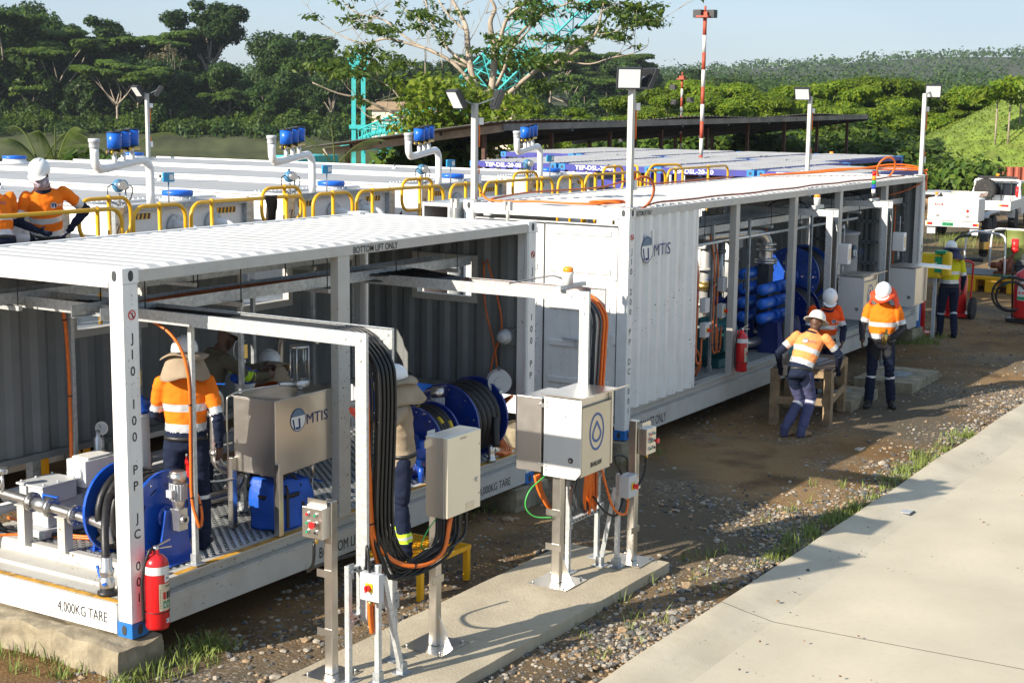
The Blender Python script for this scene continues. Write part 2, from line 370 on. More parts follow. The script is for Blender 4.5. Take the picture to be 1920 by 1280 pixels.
def rough_block(name,a,b_,material,amp=.02,label=None,cat=None,n=14,group=None):
 bb=bmesh.new();bmesh.ops.create_cube(bb,size=1)
 bmesh.ops.subdivide_edges(bb,edges=bb.edges[:],cuts=n,use_grid_fill=True)
 a,b_=Vector(a),Vector(b_);c=(a+b_)/2;s=b_-a
 for v in bb.verts:
  p=Vector((c.x+v.co.x*s.x,c.y+v.co.y*s.y,c.z+v.co.z*s.z))
  p+=mnoise.noise_vector(p*3.1)*amp+mnoise.noise_vector(p*9)*amp*.4;v.co=p
 o_=Vector((c.x,c.y,a.z))
 for v in bb.verts:v.co-=o_
 me=bpy.data.meshes.new(name);bb.to_mesh(me);bb.free();me.materials.append(material)
 o=bpy.data.objects.new(name,me);COL.objects.link(o);o.location=o_
 if label:tag(o,label,cat,group)
 return o
SLABC=mat('broom finished slab',(.47,.41,.30),.85,var=.16,vs=1.6,bump=.35,bs=45,dirt=.45,dcol=(.30,.24,.15),streak=.3)
struct(rough_block('slab',(-.6,-2.38,-.12),(4.62,-1.24,.1),SLABC,.006,n=40))
struct(rough_block('footing',(-.2,-.08,-.3),(.24,2.7,.235),CONC,.045,n=26))
struct(rough_block('footing',(5.62,-.05,-.3),(6.3,2.6,.235),CONC,.03))
struct(rough_block('footing',(8.35,.1,-.3),(9.0,2.7,.235),CONC,.03))
struct(rough_block('footing',(20.1,.06,-.3),(20.8,2.7,.235),CONC,.03))
for(x0,y0,x1,y1,lab)in((13.1,-1.2,14.3,-.2,'low concrete pit cover with a steel lid behind the wooden table'),(15.05,-1.5,16.5,-.55,'wide concrete pit cover beside the man with the brass bottle')):
 t=thing('pit_cover',lab,'pit cover',(x0,y0,0))
 b=B();b.box((x0,y0,-.05),(x1,y1,.15));b.build('slab',CONC,t,bev=.01)
 cx,cy=(x0+x1)/2,(y0+y1)/2
 b=B();b.box((cx-.25,cy-.2,.151),(cx+.25,cy+.2,.158));b.box((cx-.06,cy-.02,.158),(cx+.06,cy+.02,.165));b.build('lid',GALVD,t)
GRASSG=mat('cut grass bank',(.155,.225,.028),.95,var=.4,vs=1.2,bump=.6,bs=14,dirt=.4,dcol=(.26,.25,.06))
b=B();nu,nv=46,24;vs=[]
mc=at(2020,335,92)
for i in range(nu):
 for j in range(nv):
  x_=-17.5+50*i/(nu-1);y_=-14+28*j/(nv-1)
  h=7.0*sstep(-17,3,x_)*(1-(y_/14)**2*.95)-.05
  p=mc+RH*x_+FH*y_;vs.append((p.x,p.y,max(-.1,h+.25*fbm(p.x,p.y,.12)*sstep(0,1,h))))
b.add(vs,[(i*nv+j,i*nv+j+1,(i+1)*nv+j+1,(i+1)*nv+j)for i in range(nu-1)for j in range(nv-1)],0,True)
struct(b.build('grass_bank',GRASSG))
MOUND=(mc,7.0)
def rock_field(name,n,pos,smin,smax,mats,seed):
 r=np.random.default_rng(seed);ico=bmesh.new();bmesh.ops.create_icosphere(ico,subdivisions=1,radius=1)
 bv=np.array([v.co[:]for v in ico.verts]);bf=np.array([[v.index for v in f.verts]for f in ico.faces]);ico.free()
 P=np.array([pos(r)for _ in range(n)]);s=smin*(smax/smin)**(r.random(n)**2.2)
 k=len(bv);vs=bv[None]*(1+.32*(r.random((n,k,1))-.5))*np.stack([s*(.8+.5*r.random(n)),s*(.7+.5*r.random(n)),s*(.4+.35*r.random(n))],1)[:,None,:]
 a=r.random(n)*6.28;ca,sa=np.cos(a)[:,None],np.sin(a)[:,None]
 x=vs[...,0]*ca-vs[...,1]*sa;y=vs[...,0]*sa+vs[...,1]*ca;vs=np.stack([x,y,vs[...,2]],-1)+P[:,None,:]+np.array([0,0,1])*(s*.15)[:,None,None]
 me=bpy.data.meshes.new(name);me.from_pydata(vs.reshape(-1,3).tolist(),[],(bf[None]+np.arange(n)[:,None,None]*k).reshape(-1,3).tolist())
 for M in mats:me.materials.append(M)
 me.polygons.foreach_set('material_index',np.repeat(r.integers(0,len(mats),n),len(bf)))
 o=bpy.data.objects.new(name,me);COL.objects.link(o);return o
BARK_=mat('dry leaf litter',(.16,.09,.04),.9)
ST=[mat('grey stone',(.16,.155,.145),.85,var=.35,vs=30),mat('tan stone',(.33,.235,.14),.85,var=.3,vs=30),mat('pale stone',(.37,.33,.27),.85,var=.25,vs=30),mat('dark stone',(.085,.085,.085),.85,var=.4,vs=30)]
def onroad(x,y):return y<-3.17
def gpos(r):
 while True:
  u=r.random()
  if u<.55:x,y=r.uniform(-2.5,7.5),r.uniform(-3.17,.3)
  elif u<.8:x=r.uniform(2,17);y=-3.17+abs(r.normal(0,.42))
  else:x,y=r.uniform(6,26),r.uniform(-3.1,2)
  if-.6<x<4.63 and-2.39<y<-1.23:continue
  if fbm(x,y,.55)+r.random()*.9<.25:continue
  return(x,y,hgt(x,y))
stuff(rock_field('gravel',16000,gpos,.008,.034,ST,3))
def bpos(r):
 while True:
  u=r.random()
  if u<.6:x,y=r.uniform(-1.6,7.2),r.uniform(-3.12,-.1)
  else:x=r.uniform(3,12);y=-3.12+abs(r.normal(0,.35))
  if-.68<x<4.7 and-2.46<y<-1.16:continue
  return(x,y,hgt(x,y))
rr=np.random.default_rng(9)
protos=[]
for k in range(6):
 s0=.05;o=rock_field('stone',1,lambda r:(0,0,0),s0,s0*1.01,[ST[k%3]],50+k);protos.append(o)
for k in range(90):
 o=protos[k]if k<6 else protos[k%6].copy()
 if k>=6:COL.objects.link(o)
 p=bpos(rr);o.location=p;f=.45+1.1*rr.random()**2.5;o.scale=(f,f,f);o.rotation_euler=(0,0,rr.random()*6)
 tag(o,'loose rounded stone lying on the dirt by the concrete driveway','stone','loose stones on the dirt')
def dpos(r):return(r.uniform(-2,16),-3.3-abs(r.normal(0,.9)),.01)
stuff(rock_field('debris',150,dpos,.006,.022,[ST[1],ST[3],BARK_],8))
def blades(name,spots,material,hmin=.06,hmax=.2,seed=1):
 r=np.random.default_rng(seed);vs=[];fs=[]
 for(cx,cy,rad,n)in spots:
  for _ in range(n):
   a=r.random()*6.28;q=rad*math.sqrt(r.random());x,y=cx+q*math.cos(a),cy+q*math.sin(a);z=hgt(x,y)-.01
   h=hmin+(hmax-hmin)*r.random()**1.5*(1.1-q/rad*.7);t=r.random()*6.28;wd=.003+.0035*r.random();l=h*(.25+.7*r.random());dx,dy=math.cos(t),math.sin(t)
   o=len(vs);px,py=-dy*wd,dx*wd
   vs+=[(x-px,y-py,z),(x+px,y+py,z),(x+dx*l*.35+px*.8,y+dy*l*.35+py*.8,z+h*.65),(x+dx*l*.35-px*.8,y+dy*l*.35-py*.8,z+h*.65),(x+dx*l,y+dy*l,z+h)]
   fs+=[(o,o+1,o+2,o+3),(o+3,o+2,o+4)]
 me=bpy.data.meshes.new(name);me.from_pydata(vs,[],fs);me.materials.append(material)
 o=bpy.data.objects.new(name,me);COL.objects.link(o);return stuff(o)
BLADE=mat('grass blades',(.17,.22,.045),.7,var=.4,vs=3)
sp=[]
r=np.random.default_rng(4)
for _ in range(75):x=r.choice([r.uniform(5.4,7.9),r.uniform(7.2,12.5)]);sp.append((x,-3.14+abs(r.normal(0,.12)),.07+.1*r.random(),int(r.integers(6,40))))
for _ in range(34):sp.append((r.uniform(-.5,-.2),r.uniform(-.4,2.6),.09,int(r.integers(5,26))))
for _ in range(30):sp.append((r.uniform(-.1,1.0),r.uniform(-.4,.1),.11,int(r.integers(8,40))))
for _ in range(36):sp.append((r.uniform(4.8,9.2),r.uniform(-.1,1.2),.15,int(r.integers(8,30))))
for _ in range(40):sp.append((r.uniform(2,9),r.uniform(-3.1,-2.2),.08,int(r.integers(4,14))))
for _ in range(16):sp.append((r.uniform(19.6,21.5),r.uniform(-.3,.3),.2,50))
blades('grass',sp,BLADE,seed=5)
sp=[(r.uniform(37,44.5),r.uniform(3.6,9.5),.4,26)for _ in range(70)]+[(r.uniform(60,72),r.uniform(9,17),.7,40)for _ in range(80)]
blades('grass_verge',sp,BLADE,.15,.45,6)
# shipping-container shells
ZB,CH,CW=.25,2.896,2.438
def corr_sheet(b,org,u,v,nrm,W,H,pitch=.278,dep=.036,m=0,skip=None):
 """trapezoid-corrugated sheet: waves along u, straight along v, waves rise towards nrm"""
 org,u,v,nrm=Vector(org),Vector(u),Vector(v),Vector(nrm);n=max(1,round(W/pitch));p=W/n;pts=[]
 for i in range(n):
  for t,h in((0,0),(.3,0),(.5,1),(.8,1)):pts.append(((i+t)*p,h*dep))
 pts.append((W,0));q=[]
 for s_,h in pts:a=org+u*s_+nrm*h;q+=[a,a+v*H]
 b.add(q,[(2*i,2*i+2,2*i+3,2*i+1)for i in range(len(pts)-1)],m)
def casting(b,x,y,z,sx,sy,m=0,mh=1,sz=.118):
 """corner casting whose outer corner is (x, y, z) (z = bottom); body runs towards +sx, +sy; slots as dark recesses with a rim"""
 X=sorted((x,x+.17*sx));Y=sorted((y,y+.16*sy));b.box((X[0],Y[0],z),(X[1],Y[1],z+sz),m)
 for ax in(0,1):
  k=8;pts=[]
  cu=(x+.085*sx)if ax else(y+.085*sy)
  for i in range(k*2):
   t=2*math.pi*i/(2*k);uu=.026*math.cos(t);vv=.034*math.sin(t)+(.008 if math.sin(t)>0 else-.008)
   if ax:pts.append((cu+uu,y-.004*sy,z+sz/2+vv))
   else:pts.append((x-.004*sx,cu+uu,z+sz/2+vv))
  b.prism(pts,(0,.006*sy,0)if ax else(.006*sx,0,0),mh)
def shell(root,x0,y0,L,mats_,solid=(),ribs=True,back=True):
 """frame of a container with its near side (y0) open; returns nothing, adds parts to root"""
 x1,y1,z0,z1=x0+L,y0+CW,ZB,ZB+CH
 for sx,x in((1,x0),(-1,x1)):
  for sy,y in((1,y0),(-1,y1)):
   b=B();casting(b,x,y,z0,sx,sy);b.build('corner_casting',[CASTB,DARK],root,bev=.008)
   b=B();casting(b,x,y,z1-.118,sx,sy);b.build('corner_casting',[WHITE,DARK],root,bev=.008)
   b=B();X=sorted((x+.004*sx,x+.155*sx));Y=sorted((y+.004*sy,y+.15*sy))
   b.box((X[0],Y[0],z0+.12),(X[1],Y[1],z1-.12))
   xe=x+.17*sx;X2=sorted((x+.155*sx,xe));b.box((X2[0],min(y+.012*sy,y+.05*sy),z0+.3),(X2[1],max(y+.012*sy,y+.05*sy),z1-.1))
   b.build('corner_post',WHITE,root,bev=.006)
 for sy,y in((1,y0),(-1,y1)):
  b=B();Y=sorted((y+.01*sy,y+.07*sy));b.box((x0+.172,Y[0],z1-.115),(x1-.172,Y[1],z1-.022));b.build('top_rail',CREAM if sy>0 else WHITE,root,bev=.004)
  b=B();Y=sorted((y+.004*sy,y+.07*sy));b.box((x0+.172,Y[0],z0+.016),(x1-.172,Y[1],z0+.235))
  Y=sorted((y+.004*sy,y+.16*sy));b.box((x0+.172,Y[0],z0+.236),(x1-.172,Y[1],z0+.25))
  Y=sorted((y+.10*sy,y+.16*sy));b.box((x0+.172,Y[0],z0+.251),(x1-.172,Y[1],z0+.355))
  Y=sorted((y+.03*sy,y+.16*sy));b.box((x0+.172,Y[0],z0+.356),(x1-.172,Y[1],z0+.372));b.build('bottom_rail',CREAM,root,bev=.003)
 for sx,x in((1,x0),(-1,x1)):
  b=B();X=sorted((x+.006*sx,x+.09*sx));b.box((X[0],y0+.165,z1-.155),(X[1],y1-.165,z1-.018));b.build('top_end_rail',WHITE,root,bev=.006)
 b=B();b.box((x0+.09,y0+.07,z1-.06),(x1-.09,y1-.07,z1-.046),1)
 n=int(L/.2216);p=(L-.36)/n
 for i in range(n):
  xc=x0+.18+p*(i+.5);w0,w1,h=.078,.045,.030;zb=z1-.046;ya,yb=y0+.10,y1-.10
  q=[(xc-w0,ya,zb),(xc+w0,ya,zb),(xc+w0,yb,zb),(xc-w0,yb,zb),(xc-w1,ya+.11,zb+h),(xc+w1,ya+.11,zb+h),(xc+w1,yb-.11,zb+h),(xc-w1,yb-.11,zb+h)]
  b.add(q,[(4,5,6,7),(0,1,5,4),(1,2,6,5),(2,3,7,6),(3,0,4,7)],0)
 b.build('roof_panel',[ROOFW,ROOFT],root,bev=.012)
def grating(root,x0,x1,y0,y1,z,dx=.045,dy=.12):
 b=B()
 x=x0
 while x<x1:b.box((x,y0,z-.03),(x+.008,y1,z));x+=dx
 y=y0
 while y<y1:b.box((x0,y,z-.024),(x1,y+.012,z-.003));y+=dy
 o=b.build('floor_grating',GALVL,root);o['kind']='stuff';return o
def tread_floor(root,x0,x1,y0,y1,z):
 """serrated plank floor: strips with raised teeth"""
 b=B();b.box((x0,y0,z-.05),(x1,y1,z-.042),1)
 ny=int((y1-y0)/.05);nx=int((x1-x0)/.085)
 for j in range(ny):
  y=y0+j*.05;b.box((x0,y,z-.042),(x1,y+.018,z-.012),0)
  for i in range(nx):
   x=x0+(i+(.5 if j%2 else 0))*.085
   if x+.05<x1:b.add([(x,y+.004,z-.012),(x+.05,y+.004,z-.012),(x+.04,y+.03,z),(x+.01,y+.03,z),(x,y+.042,z-.014),(x+.05,y+.042,z-.014)],[(0,1,2,3),(3,2,5,4)],0)
 o=b.build('floor_grating',[GALVL,DARK],root);o['kind']='stuff';return o
def vtext(b,s,x,y,ztop,pitch,h,face,m=0):
 """letters one under another; face '-x' or '-y'; x, y = left edge centre"""
 for i,ch in enumerate(s):
  if ch!=' ':text(b,ch,(x,y,ztop-i*pitch),(1,0,0)if face=='-y' else(0,-1,0),(0,0,1),h,m=m,bold=.01,align='c')
def logo(b,org,u,v,h,word='MTIS',mi=(0,1,2)):
 """round emblem with a slate cap and white italic U, and the word beside it; mi = ink, slate, white material slots"""
 org,u,v=Vector(org),Vector(u).normalized(),Vector(v).normalized();nn=u.cross(v)
 def disc(cx,cy,r,a0,a1,m,lift):
  k=22;pts=[org+u*(cx+r*math.cos(a0+(a1-a0)*i/k))+v*(cy+r*math.sin(a0+(a1-a0)*i/k))+nn*lift for i in range(k+1)]
  b.add(pts,[tuple(range(k+1))],m)
 R=h*.62
 disc(R,R,R,0,2*math.pi,0,0);disc(R,R,R*.92,0,2*math.pi,2,.001);disc(R,R,R*.92,R_(20),R_(160),1,.002)
 for pts in([(.22,.9),(.42,.9),(.62,.2),(.45,.2)],[(.62,.2),(1.0,.12),(1.12,.3),(.72,.34)],[(1.0,.9),(1.22,.9),(1.32,.2),(1.1,.14)]):
  b.add([org+u*(p[0]*R)+v*(p[1]*R*1.25)+nn*.003 for p in pts],[(0,1,2,3)],0)
 text(b,word,org+u*(2.15*R)+v*(R*.42),u,v,h*.56,width=h*1.75*len(word)/4,m=0)
 # near container: pump skid, two sides open
C1=thing('shipping_container','near white open-sided shipping container lettered J10 100 PP JC 001','shipping container',(0,0,ZB))
L1=6.058;shell(C1,0,0,L1,None);FZ=ZB+.37
def wall_with_window(name,org,u,nrm,W,z0,z1,wins,material,root):
 """corrugated wall as pieces round rectangular openings, each opening framed"""
 b=B();org,u=Vector(org),Vector(u);xs=0
 for(a,c,za,zc)in wins:
  corr_sheet(b,org+u*xs+V(0,0,z0),u,V(0,0,1),Vector(nrm),a-xs,z1-z0)
  corr_sheet(b,org+u*a+V(0,0,z0),u,V(0,0,1),Vector(nrm),c-a,za-z0);corr_sheet(b,org+u*a+V(0,0,zc),u,V(0,0,1),Vector(nrm),c-a,z1-zc);xs=c
 corr_sheet(b,org+u*xs+V(0,0,z0),u,V(0,0,1),Vector(nrm),W-xs,z1-z0)
 w_=b.build(name,material,root)
 for(a,c,za,zc)in wins:
  b=B();t=.07;d=Vector(nrm)*-.02
  for p,q in(((a-t,za-t),(c+t,za)),((a-t,zc),(c+t,zc+t)),((a-t,za),(a,zc)),((c,za),(c+t,zc))):
   P0=org+u*p[0]+V(0,0,p[1])+d;P1=org+u*q[0]+V(0,0,q[1])+Vector(nrm)*.06
   b.box([min(P0[i],P1[i])for i in range(3)],[max(P0[i],P1[i])for i in range(3)])
  b.build('window_frame',CREAM,root)
 return w_
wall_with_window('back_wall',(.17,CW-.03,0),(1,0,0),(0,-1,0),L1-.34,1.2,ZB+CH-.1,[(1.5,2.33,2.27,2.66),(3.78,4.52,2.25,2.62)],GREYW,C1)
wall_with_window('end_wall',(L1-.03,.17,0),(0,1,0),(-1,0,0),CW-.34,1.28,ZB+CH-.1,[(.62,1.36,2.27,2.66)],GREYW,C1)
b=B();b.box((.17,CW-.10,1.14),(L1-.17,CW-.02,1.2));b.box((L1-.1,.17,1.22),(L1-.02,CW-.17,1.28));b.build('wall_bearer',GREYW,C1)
b=B();b.box((2.62,.02,FZ),(2.79,.11,ZB+CH-.115));b.build('mid_post',CREAM,C1,bev=.004)
b=B()
for x in np.arange(.5,L1,1.0):b.box((x,.18,ZB+.02),(x+.06,CW-.18,ZB+.3))
b.build('cross_member',DARK,C1)
b=B();b.box((.004,.172,ZB+.012),(.075,CW-.172,ZB+.24));b.build('end_sill',WHITE,C1,bev=.003);b=B();b.box((.004,.172,ZB+.241),(.25,CW-.172,ZB+.255))
b.box((.25,.172,ZB+.241),(.46,CW-.172,ZB+.285));b.box((.46,.172,ZB+.241),(.48,CW-.172,FZ+.012));b.box((.46,.10,FZ+.0125),(.54,CW-.172,FZ+.022));b.build('sill_tread',CREAM,C1,bev=.003)
b=B();b.box((.03,.175,ZB+.2555),(.085,CW-.18,ZB+.2575));b.build('hazard_tape',TAPE,C1)
b=B()
for i in range(9):text(b,'WATCH YOUR STEP',(.078-.0,CW-.25-i*.25,ZB+.2585),(0,-1,0),(1,0,0),.022,.2)
b.build('tape_lettering',INK,C1)
b=B();b.box((.54,.035,FZ+.0025),(L1-.2,.10,FZ+.0045));b.build('edge_tape',TAPE,C1)
tread_floor(C1,.54,L1-.17,.16,CW-.16,FZ+.012)
b=B();b.cyl((.03,1.85,ZB+.13),(-.05,1.85,ZB+.13),.012);b.bar((-.05,1.83,ZB+.16),(-.05,1.93,ZB+.08),.02,.03);b.build('door_hook',WHITE,C1)
b=B();b.cyl((.03,1.75,ZB+CH-.1),(-.06,1.75,ZB+CH-.1),.025);b.bar((-.05,1.74,ZB+CH-.06),(-.05,1.72,ZB+CH-.15),.02,.04);b.build('door_hook',WHITE,C1)
b=B();text(b,'4,000KG TARE',(.001,.835,ZB+.085),(0,-1,0),(0,0,1),.085,.56);text(b,'4,000KG TARE',(4.95,.001,ZB+.07),(1,0,0),(0,0,1),.085,.62)
text(b,'BOTTOM LIFT ONLY',(2.83,.007,ZB+CH-.103),(1,0,0),(0,0,1),.06,.68,bold=.015);text(b,'BOTTOM LIFT ONLY',(2.3,.001,ZB+.07),(1,0,0),(0,0,1),.10,.95)
vtext(b,'J10 100 PP JC 001',.085,.002,2.58,.128,.072,'-y');vtext(b,'J10 100 PP JC 001',L1-.085,.002,2.58,.128,.072,'-y');b.build('lettering',INK,C1)
b=B()
for xx in(.09,L1-.075):
 b.ring((xx,0,2.79),(0,1,0),.034,.0045,18,5,0);b.bar((xx-.025,-.001,2.815),(xx+.025,-.001,2.765),.008,.004,0);b.ball((xx,0,2.80),.009,8,1,(1,.3,1));b.bar((xx,-.001,2.79),(xx+.008,-.001,2.77),.01,.003,1)
b.build('no_step_sign',[RED,INK],C1)
b=B();b.box((.62,CW-.12,1.25),(.66,CW-.1,2.9));b.box((-.02+.2,CW-.16,FZ),(.2,CW-.1,2.85));b.build('wall_channel',GALVD,C1)
b=B()
for z in(1.05,1.35,1.65,1.95,2.25):b.box((.2,CW-.14,z),(.62,CW-.11,z+.045));b.box((.2,CW-.145,z),(.62,CW-.14,z+.01))
b.build('wall_rack',GALVD,C1)
# far container: forty-foot pump house
X2,Y2,L2=8.4637,.1202,12.192
C2=thing('shipping_container','long white container with closed cargo doors lettered J10 200 PP DC 001','shipping container',(X2,Y2,ZB))
shell(C2,X2,Y2,L2,None)
ZT=ZB+CH
b=B();corr_sheet(b,(X2+.17,Y2+.062,FZ+.005),(1,0,0),(0,0,1),(0,-1,0),1.83,ZT-.115-FZ,.27,.058);b.build('side_wall',WHITE,C2)
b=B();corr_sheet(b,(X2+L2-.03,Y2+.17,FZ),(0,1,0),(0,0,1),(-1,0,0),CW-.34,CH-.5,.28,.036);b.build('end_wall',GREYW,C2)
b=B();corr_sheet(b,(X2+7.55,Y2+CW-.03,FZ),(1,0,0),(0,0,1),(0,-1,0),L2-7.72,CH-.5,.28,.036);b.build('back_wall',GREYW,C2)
for x in(11.77,14.0,16.0,18.35):
 b=B();b.box((x,Y2+.02,FZ),(x+.13,Y2+.12,ZT-.115));b.build('mid_post',CREAM,C2,bev=.004)
b=B();b.box((10.44,Y2+.01,FZ),(10.50,Y2+.09,ZT-.115));b.build('jamb',WHITE,C2)
b=B()
for x in np.arange(X2+.5,X2+L2,1.2):b.box((x,Y2+.18,ZB+.02),(x+.06,Y2+CW-.18,ZB+.3))
b.build('cross_member',DARK,C2)
b=B();b.box((X2+2.0,Y2+.16,FZ-.04),(X2+L2-.17,Y2+CW-.16,FZ-.03));b.build('floor_plate',DARK,C2)
grating(C2,X2+2.0,X2+L2-.17,Y2+.16,Y2+CW-.16,FZ+.012,.06,.1)
for k,(ya,yb)in enumerate(((Y2+.165,Y2+CW/2-.004),(Y2+CW/2+.004,Y2+CW-.165))):
 b=B();xo=X2+.035;b.box((xo,ya,ZB+.15),(xo+.05,yb,ZT-.21))
 zz=ZB+.25
 for q in range(5):
  z0_,z1_=zz,zz+.36
  yA,yB=ya+.10,yb-.08
  b.add([(xo-.0005,yA,z0_),(xo-.0005,yB,z0_),(xo-.0005,yB,z1_),(xo-.0005,yA,z1_),(xo+.03,yA+.03,z0_+.07),(xo+.03,yB-.03,z0_+.07),(xo+.03,yB-.03,z1_-.07),(xo+.03,yA+.03,z1_-.07)],[(0,1,5,4),(1,2,6,5),(2,3,7,6),(3,0,4,7),(4,5,6,7)],0)
  b.box((xo-.022,yA,z1_+.03),(xo-.0005,yB,z1_+.10));zz+=.475
 d=b.build('door_leaf',WHITE,C2,bev=.003)
 b=B()
 for z in(ZT-.232,ZT-.222):b.box((xo-.008,ya+.01,z-.012),(xo+.02,yb-.01,z))
 b.box((xo-.008,ya-.012,ZB+.2),(xo+.01,ya+.006,ZT-.23));b.build('seal',DARK,d)
 b=B();zl=ZB+1.22
 b.cyl((xo-.05,ya+.35,zl),(xo-.05,ya+.75,zl),.016);b.box((xo-.05,ya+.53,zl-.08),(xo-.0005,ya+.57,zl));b.build('latch_handle',GREYB,d)
 b=B();yy=ya+.03 if k==0 else yb-.03
 for z in(ZB+.3,ZB+1.2,ZB+2.0):b.box((xo-.03,yy-.03,z),(xo-.0005,yy+.03,z+.12))
 b.build('hinge',WHITE,d)
b=B();text(b,'9,500KG TARE',(X2+.014,Y2+1.02,2.06),(0,-1,0),(0,0,1),.085,.62);text(b,'BOTTOM LIFT ONLY',(X2+.2,Y2+.007,ZT-.1),(1,0,0),(0,0,1),.055,.42,bold=.015)
text(b,'BOTTOM LIFT ONLY',(X2+.12,Y2+.001,ZB+.06),(1,0,0),(0,0,1),.12,1.05);vtext(b,'J10 200 PP DC 001',X2+.085,Y2+.002,2.58,.125,.075,'-y');vtext(b,'PP DC 001',X2+L2-.08,Y2+.002,1.75,.125,.075,'-y');b.build('lettering',INK,C2)
b=B();logo(b,(X2+.33,Y2-.003,2.44),(1,0,0),(0,0,1),.27,'MTIS');b.build('logo',[NAVYL,SLATE,WHITE],C2)
b=B();b.ring((X2+.085,Y2,2.79),(0,1,0),.034,.005,16,5);b.bar((X2+.06,Y2-.001,2.815),(X2+.11,Y2-.001,2.765),.008,.004);b.build('no_step_sign',RED,C2)
b=B();b.box((X2+.62,Y2+.0,2.62),(X2+.7,Y2+.034,2.86));b.box((X2+.61,Y2-.02,2.66),(X2+.64,Y2+.0,2.84));b.build('vent_cover',WHITE,C2,bev=.004)
b=B();b.bar((X2+.02,Y2+2.05,ZT-.155),(X2-.05,Y2+2.05,ZT-.155),.08,.04);b.build('door_stop',WHITE,C2)
for y in(Y2+.9,Y2+1.6):
 b=B();b.box((6.2,y-.02,3.14),(6.26,y+.02,3.2));
b=B()
for y in(.35,1.05):b.cyl((L1-.04,y,ZT-.03),(L1-.04,y,ZT+.16),.02,n=8);b.box((L1-.07,y-.045,ZT+.1),(L1-.01,y-.015,ZT+.2));b.box((L1-.07,y+.015,ZT+.1),(L1-.01,y+.045,ZT+.2))
b.build('roof_lug',CREAM,C1)
